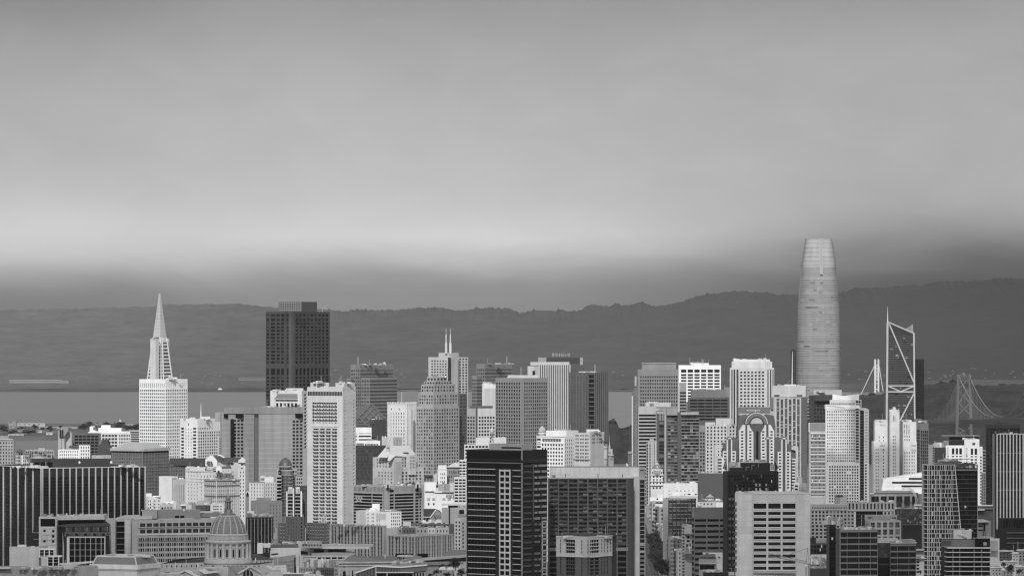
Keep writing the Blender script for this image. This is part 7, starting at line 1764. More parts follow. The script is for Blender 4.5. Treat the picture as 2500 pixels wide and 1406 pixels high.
def pale_chamfer():
 Y = 3700.
 b = B('office_block', 'big pale panelled office block with three columns of black strip windows', Y, 1887, cat='office building')
 H = 'concrete:.54'
 r = [(1229.7, 1242.4)] + rows(1250, 14.87, 7.7, 1400)
 wx = fr(1799.5, 1978, (1840, 1871), (1875.6, 1906), (1910.6, 1942))
 f = b.block(1799.5, 4.5, 178.5, 1206, yaw=87, mat=H, Rz=[zn(wx, r, 'black', .9)])[1]
 us = [0, .107, .217]; ue = [.806, .91, 1.]
 ys = [1206.5, 1224] + [1244 + 14.87 * i for i in range(11)]
 for u in (us, ue): b.panels(f, u, ys, .22, .38, 'concrete:.57')
 b.panels(f, [.217, .42, .61, .806], [1206.5, 1217, 1223.5, 1228.5], .1, .14, H)
 for y0, y1 in r[:]:
  for a, c in wx: b.add('sill', cube_mesh('paint:.66'), f.P((a + c) / 2, PZ(y1 + 1.0, Y), .3), ((c - a) * f.length, .7, .6), f.ang)
 b.ledges(f, [1206], .8, .5, 'paint:.6', 0, 1, 'coping', .4)
 b.fins(f, [.217, .806], .5, .3, 'concrete:.44', 1207, 1412, 'pilaster')
 for i in range(12): y = 1226 + i * 14.6; b.box('side_opening', 'concrete:.14', 1795.6, 1799.2, y, y + 8.6, Y - 1.2, 1.4, -40)
 b.prism('chamfer', H, [(1794.5, 1224), (1794.5, 1207), (1797, 1203.5), (1800, 1206), (1800, 1420), (1795.5, 1420), (1795.5, 1228)], Y - .8, 3)
 b.prism('roof_deck', 'paint:.5', [(1797, 1206), (1800, 1202), (1826, 1203.5), (1830, 1201.5), (1955, 1202), (1972, 1205), (1978, 1206)], Y + 12, 18)
 for x in (1811, 1828): b.box('davit', 'metal:.3', x, x + .7, 1193.5, 1204, Y + 10, .4); b.box('davit', 'metal:.3', x, x + 5, 1193.2, 1194, Y + 10, .4)
 b.box('roof_box', 'paint:.5', 1854, 1859, 1197, 1202, Y + 24, 3); b.clutter(1802, 1835, 1204, 8, Y + 8, masts=0); b.clutter(1840, 1960, 1203.5, 12, Y + 26, masts=2)
 b.box('entrance_canopy', 'concrete:.34', 1840, 1942, 1394, 1400, Y - 1.2, 2); b.done()
pale_chamfer()
def tower_crane(label, mast_x, y_top, y_jib0, x_jib, y_jib, y_bot, Y, back=12, group='tower cranes'):
 b = B('tower_crane', label, Y, mast_x, cat='crane', base=PZ(y_bot, Y), group=group)
 m = 'metal:.16'; w = 1.9
 x = PX(mast_x, Y)
 for dx in (-w / 2, w / 2):
  for dy in (-w / 2, w / 2): b.beam('mast_leg', m, (x + dx, Y + dy, PZ(y_bot, Y)), (x + dx, Y + dy, PZ(y_jib0, Y)), .36)
 z = PZ(y_bot, Y); i = 0
 while z < PZ(y_jib0, Y) - 1.6: b.beam('mast_brace', m, (x - w / 2 * (-1) ** i, Y - w / 2, z), (x + w / 2 * (-1) ** i, Y - w / 2, z + 1.6), .12); z += 1.6; i += 1
 b.box('cab', 'paint:.7', mast_x - 6, mast_x - 1.5, y_jib0 + 1, y_jib0 + 6, Y - 2.2, 1.6)
 A = PP(mast_x, y_jib0, Y); T = PP(mast_x + .8, y_top, Y); E = PP(x_jib, y_jib, Y)
 b.beam('apex_leg', m, A + Vector((-1, 0, 0)), T, .25); b.beam('apex_leg', m, A + Vector((1.2, 0, 0)), T, .25)
 n = 16
 top = [A.lerp(E, i / n) + Vector((0, 0, 1.7)) for i in range(n + 1)]; bot = [A.lerp(E, i / n) for i in range(n + 1)]
 b.beam('jib_chord', m, top[0], top[-1], .34); b.beam('jib_chord', m, bot[0], bot[-1], .34); b.beam('jib_chord', m, bot[0] + Vector((0, 1.4, 0)), bot[-1] + Vector((0, 1.4, 0)), .2)
 for i in range(n): b.beam('jib_brace', m, bot[i], top[i + 1], .22); b.beam('jib_brace', m, top[i], bot[i], .13)
 b.beam('tie_cable', 'metal:.08', T, A.lerp(E, .6) + Vector((0, 0, 1.7)), .26)
 C = A + (A - E).normalized() * back + Vector((0, 0, 0)); b.beam('counter_jib', m, A, C, .8, .5); b.beam('tie_cable', 'metal:.08', T, C, .12); b.box('counterweight', 'concrete:.3', mast_x + 4, mast_x + 8, y_jib0 - 1, y_jib0 + 4, Y, 1.5) if x_jib < mast_x else None
 b.done()
tower_crane('pale tower crane with its long jib swung across the pale panelled block', 1971, 1338, 1377, 1876, 1357, 1420, 3560)
tower_crane('small luffing crane with a steep arm over the construction site', 2203, 1220, 1242, 2258, 1238, 1262, 4280)
b = B('office_block', 'grey office block with broad dark window bands behind the black glass tower', 4040, 1730, cat='office building')
r = rows(1268, 13.55, 5.8, 1412)
fl, f2 = b.block(1695, 4.5, 73, 1240, yaw=82, mat='concrete:.15', Rz=[zn(fr(1695, 1768, (1696.5, 1724), (1727, 1755), (1758, 1768)), r, 'black', .6)])
for i in range(11): b.box('side_opening', 'g:black', 1690.5, 1694.5, 1265 + i * 13.4, 1272 + i * 13.4, 4039, .6, -50)
b.box('side_wall', 'concrete:.20', 1689.5, 1695, 1240, 1412, 4040.5, 4); b.lathe('dish', 'paint:.72', 1708, [(.4, 1230), (4, 1231.5), (5.6, 1235), (4, 1238.5), (.4, 1240)], 4052, 16); b.done()
b = B('office_block', 'dark gridded office block with a pale side wall facing the street canyon', 4260, 1660, cat='office building')
fl, f2 = b.block(1631, 7, 69, 1216.5, yaw=80, mat='concrete:.26', Rz=[zn(spans(.02, .97, 7, .86), rows(1222, 8.9, 7.2, 1312), 'mid', .5, (2, 1, .12), 'stone:.08')])
b.fins(f2, [.02 + .1357 * i for i in range(8)], .7, .5, 'stone:.04', 1220, 1312, 'pier'); b.box('side_wall', 'concrete:.27', 1618.5, 1631.5, 1217, 1420, 4259, 4); b.box('roof_slab', 'paint:.5', 1634, 1702, 1213, 1217.5, 4262, 14); b.clutter(1640, 1698, 1214, 5, 4270); b.done(thr=5)
b = B('blank_block', 'plain dark windowless box behind the pagoda-topped roof', 4420, 1735)
face_block(b, 1704, 1766, 1156, 'metal:.085'); b.clutter(1706, 1764, 1156, 4); b.done()
def bank_tower():
 Y = 5560.
 b = B('baroque_tower', 'slender white baroque tower with a ribbed dome at the head of the street', Y, 1603, cat='tower')
 H = 'paint:.62'
 f = face_block(b, 1588, 1619, 1189, H, [zn(spans(.1, .9, 3, .5), [(1189.5, 1194)], 'dark', .3)]);
 f = face_block(b, 1588.5, 1618, 1160, H, [zn(spans(.1, .95, 3, .45), [(1162.5, 1167), (1170, 1174), (1178.5, 1182.5)], 'dark', .3)], Y=Y + 1, bot=1190)
 b.box('ledge', H, 1586.5, 1620, 1174.5, 1176, Y - .8, 8); b.box('ledge', H, 1586.5, 1620, 1183.5, 1186, Y - 1.2, 8); b.box('ledge', H, 1587, 1620, 1158.5, 1161, Y - .6, 8)
 b.lathe('dome', 'metal:.22', 1604.5, [(.6, 1130), (2, 1132), (7, 1136), (11, 1141), (13, 1147)], Y + 5, 24)
 for i in range(9):
  a = R(200 + i * 17.5); V = []
  b.beam('dome_rib', H, Vector((PX(1604.5, Y) + 2 * Y / F * math.cos(a), Y + 5 + 2 * Y / F * math.sin(a), PZ(1131.5, Y))), Vector((PX(1604.5, Y) + 13.2 * Y / F * math.cos(a), Y + 5 + 13.2 * Y / F * math.sin(a), PZ(1147, Y))), .4)
 b.lathe('drum', H, 1604.5, [(14.5, 1146), (15, 1148.5), (13.5, 1149.5), (13.5, 1160)], Y + 5, 24); b.lathe('finial', H, 1604.5, [(.2, 1125), (.8, 1128), (.6, 1130)], Y + 5, 8)
 b.lathe('dome_eye', 'g:black', 1604.5, [(.1, 1139), (2, 1141), (.1, 1143.6)], Y - .2, 10); b.lathe('eye_trim', H, 1604.5, [(.1, 1137.8), (3, 1141), (.1, 1144.6)], Y + .1, 12)
 for x in (1590, 1613): b.box('corner_aedicule', H, x, x + 5, 1149, 1160, Y, 2); b.box('niche', 'g:dark', x + 1.5, x + 3.5, 1152, 1158, Y - .2, .4)
 b.done(thr=3)
bank_tower()
b = B('office_block', 'long low white building with a row of tiny windows beside the baroque tower', 4700, 1660)
f = face_block(b, 1619, 1703, 1180.5, 'paint:.68', [zn(fr(1619.6, 1703, (1632.5, 1634.5), (1652, 1654), (1661, 1663), (1671, 1673), (1681, 1683), (1691, 1693)), [(1197.5, 1200.5)], 'dark', .3), zn(fr(1619.6, 1703, (1632.5, 1634.5), (1671, 1673), (1679, 1686), (1696, 1701)), [(1206, 1209)], 'dark', .3)])
b.prism('roof_gable', 'paint:.66', [(1687, 1181), (1694, 1175), (1702, 1181)], 4704, 6); b.box('lift_house', 'paint:.72', 1640, 1660, 1202, 1216, 4640, 8); b.clutter(1625, 1690, 1180, 9); b.done(thr=3)
b = B('low_shop', 'white cubic shop at the foot of the baroque tower by the street', 5530, 1610)
face_block(b, 1586, 1625, 1214, 'paint:.70', [zn(fr(1586.6, 1625, (1603, 1607)), [(1217, 1221)], 'dark', .3)]); b.box('roof_room', 'paint:.72', 1604, 1625, 1207, 1215, 5536, 8); b.box('cornice', 'paint:.5', 1586, 1625, 1223, 1226, 5527, 4); b.done(thr=3)
b = B('pavilion', 'low white roof with a little pagoda-topped lookout beside the pale dish', 4330, 1735)
face_block(b, 1702, 1768, 1226, 'paint:.5', [zn(spans(.05, .6, 4, .4), [(1229, 1233)], 'dark', .3)]); b.box('lookout', 'paint:.6', 1726, 1742, 1214, 1222, 4345, 6); b.prism('pagoda_roof', 'metal:.4', [(1724, 1214.5), (1730, 1210.5), (1734, 1206.5), (1738, 1210.5), (1744, 1214.5)], 4343, 8); b.prism('mansard', 'metal:.13', [(1703, 1226), (1706, 1220), (1722, 1220), (1727, 1230), (1703, 1230)], 4334, 8)
for x in (1728, 1733, 1738): b.box('lookout_window', 'g:black', x, x + 1.6, 1216, 1218, 4344.6, .3)
b.box('panel_room', 'paint:.66', 1748, 1767, 1228, 1240, 4320, 6); b.box('panel_room', 'stone:.25', 1726, 1748, 1222, 1236, 4338, 6); b.clutter(1710, 1760, 1222, 8, 4336); b.done(thr=3)
def canyon(label, x0, x1, top, Y, m, n, bot=1430, extra=None):
 b = B('street_building', label, Y, (x0 + x1) / 2)
 fl, f2 = b.block(x0 + (x1 - x0) * .35, (x1 - x0) * .35, (x1 - x0) * .65, top, yaw=72, mat=m, Lz=[], Rz=[zn(spans(.1, .95, n, .45), rows(top + 6, 10, 6, min(top + 120, 1425)), 'dark', .3)])
 b.ledges(f2, [top + 1], .7, .6, 'paint:.5', name='cornice')
 for i in range(int((1425 - top) / 10)):
  b.box('bay_window', 'g:dark', x0 + .6, x0 + (x1 - x0) * .3, top + 6 + i * 10, top + 11 + i * 10, Y - 1.5 + 6, 8, -8) if i < 14 else None
 b.clutter(x0 + 1, x1 - 1, top, 4, Y + 4); b.done(thr=3.5); return b
canyon('farthest small pale façade at the top of the street canyon', 1588, 1600, 1226, 5500, 'paint:.4', 1)
canyon('pale plain-walled street building with a grey flank above the trees', 1600, 1626, 1238, 5060, 'stone:.28', 1)
canyon('low white street building with a bay front and a broken roofline', 1594, 1612, 1266, 5240, 'paint:.4', 2)
canyon('pale grey narrow street building with a fire escape above the trees', 1603, 1624, 1280, 4960, 'stone:.3', 2)
canyon('white street building with a dark shop band beside the dark gridded office', 1611, 1625, 1292, 4720, 'paint:.34', 1)
canyon('narrow light street building nearest the corniced brown one', 1628, 1647, 1313, 4230, 'stone:.3', 2)
b = canyon('brown street building with a heavy projecting cornice', 1645, 1665, 1314, 4150, 'stone:.16', 2);
canyon('rooftop-cluttered white street building at the bottom of the canyon', 1651, 1664, 1343, 4080, 'paint:.55', 1)
b = B('office_block', 'narrow light office block with slanting rows of side windows by the dark-banded block', 4070, 1676)
fl, f2 = b.block(1672, 7.5, 17, 1284, yaw=58, mat='concrete:.40', Lz=[zn([(.1, .9)], rows(1288, 7.6, 4.2, 1420), 'mid', .4)], Rz=[zn(fr(1672, 1689, (1677, 1684)), [(1309, 1315), (1318.5, 1324)], 'dark', .4), zn(fr(1672, 1689, (1675, 1681), (1683, 1687)), [(1329, 1342)], 'dark', .4)])
b.lathe('water_tank', 'stone:.05', 1684, [(1, 1286), (5, 1288), (5.2, 1296), (4.6, 1300)], 4080, 14); b.box('roof_step', 'concrete:.44', 1672, 1689, 1299, 1304, 4066, 6); b.clutter(1673, 1688, 1283, 5); b.clutter(1676, 1688, 1350, 9, 4055, dz=(6, 18)); b.done(thr=3.5)
b = B('low_shop', 'low ochre-grey hall with a shallow dark hipped roof and a pale side wing', 3900, 1727)
face_block(b, 1706, 1748, 1360, 'stone:.30', [zn([(.05, .92)], [(1380, 1391)], 'black', 1.0)]); b.prism('roof', 'metal:.14', [(1706, 1360.5), (1722, 1354), (1731, 1354), (1748, 1360.5)], 3898, 10); b.box('skylight', 'stone:.08', 1723, 1730, 1350.5, 1354.5, 3902, 3); b.box('belt', 'paint:.5', 1706, 1749, 1374.5, 1376, 3897, 2)
b.box('side_wing', 'paint:.5', 1747, 1764, 1352, 1398, 3906, 8); b.box('wall_sign', 'paint:.62', 1750, 1763.5, 1376.5, 1391.5, 3905, .4); b.box('roof_strip', 'paint:.7', 1716, 1764, 1350, 1353, 3915, 5); b.box('vent', 'g:black', 1754, 1758, 1359, 1362.5, 3905.6, .4); b.done()
b = B('low_shop', 'dark flat shop roof scattered with white vents at the bottom edge', 3780, 1745)
face_block(b, 1716, 1797, 1397, 'stone:.02'); b.prism('parapet', 'paint:.5', [(1716, 1392), (1762, 1392), (1766, 1397), (1718, 1397)], 3784, 8); b.clutter(1720, 1762, 1395, 12, 3776, masts=0); b.box('roof_room', 'paint:.45', 1779, 1793, 1397, 1405, 3772, 5); b.box('pipe_frame', 'metal:.4', 1780, 1787, 1387, 1388, 3776, .3); b.box('pipe_frame', 'metal:.4', 1786.3, 1787, 1387, 1397, 3776, .3); b.done()
# ---- right front
def curvy_grid():
 Y = 3900.
 b = B('apartment_tower', 'white-gridded apartment tower with a curved corner and a slanting dark glass flank', Y, 2310, cat='skyscraper')
 D = 'stone:.02'
 b.block(2331, 1, 56, 1142, yaw=84, Y=Y + 6, mat=D, name='dark_flank', Rz=[zn(spans(.05, .98, 7, .9), rows(1150, 10.9, 10, 1412), 'black', .2)])
 for y in rows(1148, 10.9, .6, 1412): b.box('floor_line', 'concrete:.15', 2333, 2387, y[0], y[1], Y + 5.6, .5)
 b.box('edge_trim', 'concrete:.4', 2386.5, 2387.6, 1133, 1412, Y + 5, .6); b.box('belt', 'concrete:.24', 2334, 2386, 1146.5, 1149.5, Y + 5, 1)
 b.box('blind', 'paint:.7', 2355, 2359, 1235, 1240.5, Y + 5.4, .5)
 def right(y): return 2331 + (y - 1135) * (2345 - 2331) / 155.
 A = [PP(2253.5, 1134, Y), PP(2265, 1136.5, Y - 3.5), PP(right(1136), 1135, Y - 3.5), PP(right(1412), 1412, Y - 3.5), PP(2265, 1412, Y - 3.5), PP(2253.5, 1412, Y)]
 Bk = [a + Vector((0, 12, 0)) for a in A]
 b.mesh('wall', ['g:black'], A + Bk, [(5, 4, 1, 0), (4, 3, 2, 1), (0, 1, 7, 6), (1, 2, 8, 7), (2, 3, 9, 8), (0, 6, 11, 5), (6, 7, 8, 9, 10, 11)])
 W = 'paint:.52'
 pit = 10.95; ys = [1135, 1148.5] + [1160 + pit * i for i in range(24)]
 for i, y in enumerate(ys):
  b.box('grid_beam', W, 2265, right(y), y, y + 1.25, Y - 4.1, .7); b.beam('grid_beam', W, PP(2253.5, y + (-.6 if i else -1), Y - .4), PP(2265, y + 1, Y - 3.8), .42, .5)
 rng = random.Random(21)
 base = [2265, 2268, 2274, 2281, 2287, 2293, 2299, 2307, 2314, 2321, 2326]
 for i, (y0, y1) in enumerate(zip(ys, ys[1:])):
  for j, x in enumerate(base):
   xx = x + (0 if j in (0, 1, 2, 4) else rng.choice((0, 0, -1.6, 1.8)))
   if xx < right(y0) - 1.5: b.box('grid_post', W, xx, xx + (1.5 if j % 2 else 1.0), y0 + 1, y1 + .2, Y - 4.0, .55)
  if i % 3 == 1: b.box('pale_panel', 'paint:.42', 2275, 2278.5, y0 + 1.4, y1, Y - 3.8, .3)
  x = rng.choice(base[3:-2]); b.box('pale_panel', 'paint:.36', x + 1.5, x + 4, y0 + 1.4, y1, Y - 3.8, .3)
 b.beam('slant_trim', 'paint:.6', PP(right(1135), 1135, Y - 4.2), PP(right(1412), 1412, Y - 4.2), .6); b.beam('edge_post', 'paint:.5', PP(2253.6, 1133, Y - .4), PP(2253.6, 1412, Y - .4), .5)
 b.beam('corner_post', W, PP(2265, 1136, Y - 3.9), PP(2265, 1412, Y - 3.9), .5)
 for x in (2257.4, 2261.2): b.beam('side_mullion', 'concrete:.3', PP(x, 1135, Y - 1.6), PP(x, 1412, Y - 1.6), .16)
 b.box('roof_room', 'stone:.09', 2296, 2345, 1127, 1143, Y + 14, 10); b.box('window_rig', 'metal:.34', 2310, 2368, 1120, 1122, Y + 18, 1); b.box('roof_plant', 'paint:.5', 2306, 2316, 1119, 1128, Y + 18, 4); b.prism('curved_parapet', 'stone:.06', [(2345, 1133), (2356, 1130), (2376, 1131.5), (2388, 1136), (2388, 1143), (2345, 1143)], Y + 8, 5); b.box('roof_rail', 'metal:.4', 2275, 2300, 1130.5, 1131.4, Y + 8, .4)
 b.clutter(2348, 2385, 1141, 14, Y + 3, masts=0); b.clutter(2295, 2340, 1127, 8, Y + 16); b.done()
curvy_grid()
def balcony_front():
 Y = 3560.
 b = B('apartment_block', 'dark glass block ringed by thin white balcony edges with a rounded corner', Y, 2360, cat='apartment building')
 b.block(2306, 3, 111, 1317, yaw=85, mat='stone:.018', name='wall', Rz=[zn(spans(.02, .98, 16, .92), rows(1337 + 2, 11.55, 9, 1412), 'black', .2)])
 ys = [1336.5 + 11.55 * i for i in range(7)]
 for i, y in enumerate(ys):
  b.box('balcony_edge', 'paint:.62', 2313, 2418 + (2 if i % 2 else 0), y, y + (2.6 if i == 0 else 1.4), Y - 3, 2.6)
  V, Fc = [], []
  for j in range(9):
   t = j / 8; x = 2313 - 14 * t; yy = y - 5.6 * t * t
   p = PP(x, yy, Y - 3 + 5 * t); V += [p, p - Vector((0, 0, .42)), p + Vector((.6, 2, 0)), p + Vector((.6, 2, -.42))]
  for j in range(8): q = 4 * j; Fc += [(q + 4, q, q + 1, q + 5), (q, q + 4, q + 6, q + 2)]
  b.mesh('rounded_edge', 'paint:.55', V, Fc)
 b.lathe('round_corner', 'stone:.02', 2306, [(8, 1318), (8, 1420)], Y + 2, 24)
 for x in (2325, 2341.5, 2377, 2395): b.box('column', 'concrete:.12', x, x + 3, 1340, 1420, Y - 1.2, 1)
 b.block(2300, 2, 81, 1318, bot=1335.5, yaw=84, Y=Y - 1.6, mat='metal:.15', name='penthouse', Rz=[zn([(.0, .28)], [(1320, 1333)], 'grey', .2)]); b.box('dark_screen', 'g:black', 2380.5, 2417, 1315, 1335, Y - 1.8, 6); b.box('lattice_gate', 'metal:.3', 2401, 2409, 1324, 1332, Y - 2.2, .3)
 b.box('lift_house', 'paint:.5', 2328.5, 2350, 1295, 1318, Y + 8, 8); b.box('lift_house', 'paint:.46', 2350.5, 2372, 1295, 1318, Y + 8.4, 8); b.beam('window_rig', 'metal:.6', PP(2338, 1301, Y + 5), PP(2368, 1312, Y + 5), .6); b.box('window_rig', 'metal:.5', 2361, 2365, 1309, 1318, Y + 5, 1)
 for x in (2384, 2395): b.box('chair', 'paint:.4', x, x + 5, 1382, 1384, Y - 2, .6)
 b.clutter(2334, 2370, 1295, 5, Y + 10); b.clutter(2380, 2415, 1316, 6, Y + 4); b.done(thr=6)
balcony_front()
def dark_twins():
 Y = 3560.
 b = B('office_block', 'dark office block with four bays of black glass and a pale flank', Y, 2095, cat='office building')
 r = rows(1300, 15.35, 11.4, 1420)
 f = b.block(2052, 12, 90, 1293, yaw=84, mat='concrete:.10', Rz=[zn(fr(2052, 2142, (2053, 2067.5), (2069.5, 2096), (2098, 2124), (2126, 2141.5)), r, 'black', .5, (5, 1, .07), 'stone:.03')])[1]
 b.mesh('side_wall', 'concrete:.34', [PP(2040, 1287, Y + 22), PP(2052, 1294, Y - .3), PP(2052, 1420, Y - .3), PP(2040, 1420, Y + 22)], [(0, 1, 2, 3)])
 for i in range(8): b.beam('joint', 'concrete:.14', PP(2040.5, 1296 + 15.3 * i, Y + 20), PP(2052, 1302 + 15.3 * i, Y - .6), .3)
 b.ledges(f, [1298 + 15.35 * i for i in range(9)], .9, .4, 'concrete:.20', 0, 1, 'spandrel_edge'); b.ledges(f, [1294], .5, .4, 'concrete:.4', name='coping')
 b.clutter(2056, 2130, 1291, 12, Y + 8, masts=0); b.done()
 b = B('office_block', 'lower dark office block with three bays of black glass beside a glass link', Y + 20, 2205, cat='office building')
 r = rows(1334, 15.2, 10.8, 1420)
 f = b.block(2173.5, 1, 63, 1326, yaw=84, mat='concrete:.085', Rz=[zn(fr(2173.5, 2236.5, (2174.5, 2190), (2192, 2218), (2220, 2235.5)), r, 'black', .5, (5, 1, .07), 'stone:.03')])[1]
 b.ledges(f, [1331.5 + 15.2 * i for i in range(7)], .9, .4, 'concrete:.18', 0, 1, 'spandrel_edge'); b.ledges(f, [1326.5], .6, .4, 'concrete:.3', name='coping'); b.prism('roof_deck', 'concrete:.24', [(2174, 1327), (2183, 1320), (2230, 1317), (2236, 1325)], Y + 34, 12); b.clutter(2176, 2234, 1324, 14, Y + 26)
 g = b.block(2143, .6, 30.5, 1326, yaw=85, Y=Y + 34, mat='stone:.035', name='glass_link', Rz=[zn(spans(.03, .97, 4, .92), rows(1328, 8, 7.2, 1360), 'sheen', .2), zn([(.03, .97)], [(1362, 1376), (1380, 1410)], 'black', .2)])
 b.done()
 b = B('office_tower', 'slim black slab with a grey edge behind the dark four-bay block', 3640, 2030, cat='office building')
 face_block(b, 2018, 2041, 1281, 'stone:.014', [zn([(.32, .98)], rows(1287, 12, 11, 1412), 'black', .2)]); b.box('edge_wall', 'stone:.06', 2018, 2024, 1281, 1412, 3639, 2); b.box('lit_window', 'paint:.5', 2030, 2034, 1312, 1318.5, 3639, .5); b.box('roof_deck', 'paint:.4', 2008, 2056, 1274, 1278, 3660, 8); b.clutter(2022, 2060, 1281, 16, 3640, dz=(8, 20)); b.done()
dark_twins()
b = B('office_block', 'light grey block with large square windows in a bold frame', 3920, 2160, cat='office building')
f = b.block(2124, 12, 76, 1271.5, yaw=78, mat='concrete:.40', Lz=[zn(spans(.1, .9, 3, .6), [(1280, 1290)], 'dark', .5)], Rz=[zn(fr(2124, 2200, (2126, 2136), (2141, 2151), (2156, 2166), (2171, 2181), (2186, 2196.5)), [(1276, 1288.5), (1293, 1306), (1310.5, 1323), (1328, 1340)], 'mid', .9, (2, 2, .08), 'stone:.2')])[1]
b.box('roof_wall', 'concrete:.30', 2112, 2190, 1258, 1271, 3945, 8); b.box('roof_room', 'concrete:.26', 2130, 2168, 1262, 1272, 3930, 8); b.box('louvre', 'concrete:.1', 2177, 2188, 1263, 1267, 3944.5, .4); b.box('louvre', 'concrete:.1', 2119, 2128, 1262, 1266, 3944.5, .4); b.box('low_roof', 'paint:.4', 2143, 2192, 1314.5, 1323, 3800, 10); b.clutter(2130, 2195, 1270, 6, 3930); b.done()
b = B('office_block', 'long concrete grid of square windows with a pale attic band', 4110, 2030, cat='office building')
f = face_block(b, 1979, 2086, 1231, 'concrete:.40', [zn(spans(.0, .998, 12, .58), rows(1248, 8.8, 5.6, 1345), 'mid', .6), zn(spans(.02, .98, 26, .6), [(1238.5, 1243.5)], 'grey', .5)])
b.ledges(f, [1245], .8, .7, 'concrete:.46', name='belt'); b.ledges(f, [1232.5], 1.2, .6, 'concrete:.46', name='cornice'); b.box('roof_room', 'concrete:.34', 2040, 2068, 1211, 1231, 4125, 12); b.box('roof_room', 'paint:.4', 2050, 2068, 1215, 1232, 4122, 8); b.box('planter', 'stone:.05', 2042, 2058, 1209, 1213, 4124, 5); b.done(thr=5)
b = B('office_block', 'concrete block with a row of tall windows along its overhanging top storey', 4060, 2125, cat='office building')
f = face_block(b, 2068, 2185, 1226, 'concrete:.42', [zn(spans(.01, .99, 13, .52), [(1229.5, 1244)], 'mid', .8)], bot=1249)
f2 = face_block(b, 2089, 2156, 1249, 'stone:.05', [zn(spans(.02, .98, 9, .8), [(1250, 1256)], 'dark', .4), zn([(.02, .98)], rows(1258, 8.7, 6.6, 1345), 'dark', .5, (5, 1, .08), 'concrete:.3')], Y=4063, name='lower_wall')
f3 = face_block(b, 2155, 2185, 1249, 'concrete:.42', [zn(spans(.03, .97, 3, .55), rows(1250.5, 9, 6, 1345), 'mid', .6)], Y=4061, name='lower_wall'); b.ledges(f, [1248.6], .6, .4, 'concrete:.12', name='soffit'); b.clutter(2090, 2180, 1225, 5, 4070); b.done(thr=5)
b = B('office_block', 'grey block of square windows with a shallow ledge beside the pale panelled block', 3960, 2000, cat='office building')
f = face_block(b, 1977, 2020, 1279, 'concrete:.34', [zn(spans(.05, .99, 4, .62), rows(1282.5, 8.8, 5.2, 1316), 'dark', .5)]); b.box('low_wing', 'stone:.25', 1979, 2018, 1318, 1326, 3955, 8); b.box('roof_slab', 'paint:.5', 2006, 2026, 1274, 1280, 3975, 6); b.done(thr=5)
b = B('office_block', 'low dark glass building with white posts between the crane and the slim black slab', 3800, 1998)
f = face_block(b, 1977, 2018, 1328, 'stone:.05', [zn(spans(.02, .98, 5, .88), [(1331, 1339), (1341, 1352)], 'dark', .4)]); b.box('dark_block', 'stone:.02', 1978, 1992, 1313, 1330, 3806, 8)
for x in (2005, 2001.5): b.box('white_post', 'paint:.75', x, x + 2, 1330 + (x < 2004) * 9, 1337 + (x < 2004) * 9, 3799, .5)
b.done()
b = B('low_shop', 'white-roofed shed strewn with building gear beneath the crane cab', 3720, 1998)
face_block(b, 1977, 2018, 1354, 'paint:.6'); b.box('shed_roof', 'paint:.66', 1979, 2018, 1366, 1369, 3712, 6); b.box('shed_front', 'stone:.05', 1977, 2018, 1388, 1420, 3700, 8); b.clutter(1980, 2016, 1376, 18, 3704, dz=(6, 20)); b.clutter(1978, 2016, 1386, 14, 3698); b.done()
b = B('office_block', 'glass hall with dark bays under a flat grey roof beside a white ribbed wheel', 4360, 2180)
f = face_block(b, 2127, 2242, 1204, 'stone:.06', [zn(spans(.02, .9, 10, .8), [(1213, 1222), (1224, 1232), (1234, 1245)], 'grey', .4)]); b.box('roof_slab', 'concrete:.34', 2127, 2238, 1208, 1212, 4352, 14); b.box('roof_terrace', 'concrete:.22', 2140, 2228, 1199, 1207, 4366, 10)
for i in range(10): x = 2136 + i * 9.5; b.box('pale_bay', 'paint:.32' if i % 2 else 'stone:.03', x, x + 5, 1212.5, 1250, 4351.5, .6)
b.box('white_slab', 'paint:.75', 2124, 2134, 1205, 1206.5, 4350, 4); b.done(thr=5)
b = B('ribbed_wheel', 'white curved lattice rib arching beside the glass hall', 4330, 2222, cat='structure', base=PZ(1248, 4330))
for i in range(34):
 a = R(112 - i * 4.6); b.beam('rib', 'paint:.66', PP(2213 + 22 * math.cos(a), 1222 - 27 * math.sin(a), 4330), PP(2213 + 26.5 * math.cos(a), 1222 - 32 * math.sin(a), 4332), .35)
for rr in ((22, 27), (26.5, 32)):
 for i in range(33):
  a, c = R(112 - i * 4.6), R(112 - (i + 1) * 4.6); b.beam('rim', 'paint:.6', PP(2213 + rr[0] * math.cos(a), 1222 - rr[1] * math.sin(a), 4330), PP(2213 + rr[0] * math.cos(c), 1222 - rr[1] * math.sin(c), 4330), .25)
b.done()
b = B('museum', 'white sloped museum with horizontal dark slit windows behind the glass hall', 4520, 2205, cat='museum')
b.prism('wall', 'paint:.74', [(2152, 1198), (2157, 1171), (2258, 1155.5), (2258, 1206), (2152, 1206)], 4520, 30)
for x0, x1, y0, y1 in ((2219, 2256, 1167, 1171), (2178, 2256, 1176.5, 1180.5), (2201, 2256, 1185.5, 1189)): b.box('slit_window', 'g:dark', x0, x1, y0, y1, 4519.4, .8)
for y in (1162, 1173, 1182, 1192): b.beam('cladding_joint', 'paint:.6', PP(2156, y + 6, 4519.8), PP(2257, y, 4519.8), .12)
b.done()
b = B('office_block', 'building site of stacked dark panels with pale patches beside the curved gridded tower', 4230, 2222)
f = face_block(b, 2184, 2254, 1243, 'stone:.035', [zn(spans(.05, .98, 9, .8), rows(1246, 8, 7, 1282), 'grey', .3, skip=.35)])
rng = random.Random(31)
for i in range(16): x = rng.uniform(2188, 2248); y = rng.uniform(1245, 1274); b.box('panel', rng.choice(('concrete:.2', 'stone:.06', 'concrete:.12')), x, x + rng.uniform(2, 5), y, y + rng.uniform(4, 8), 4229, .5)
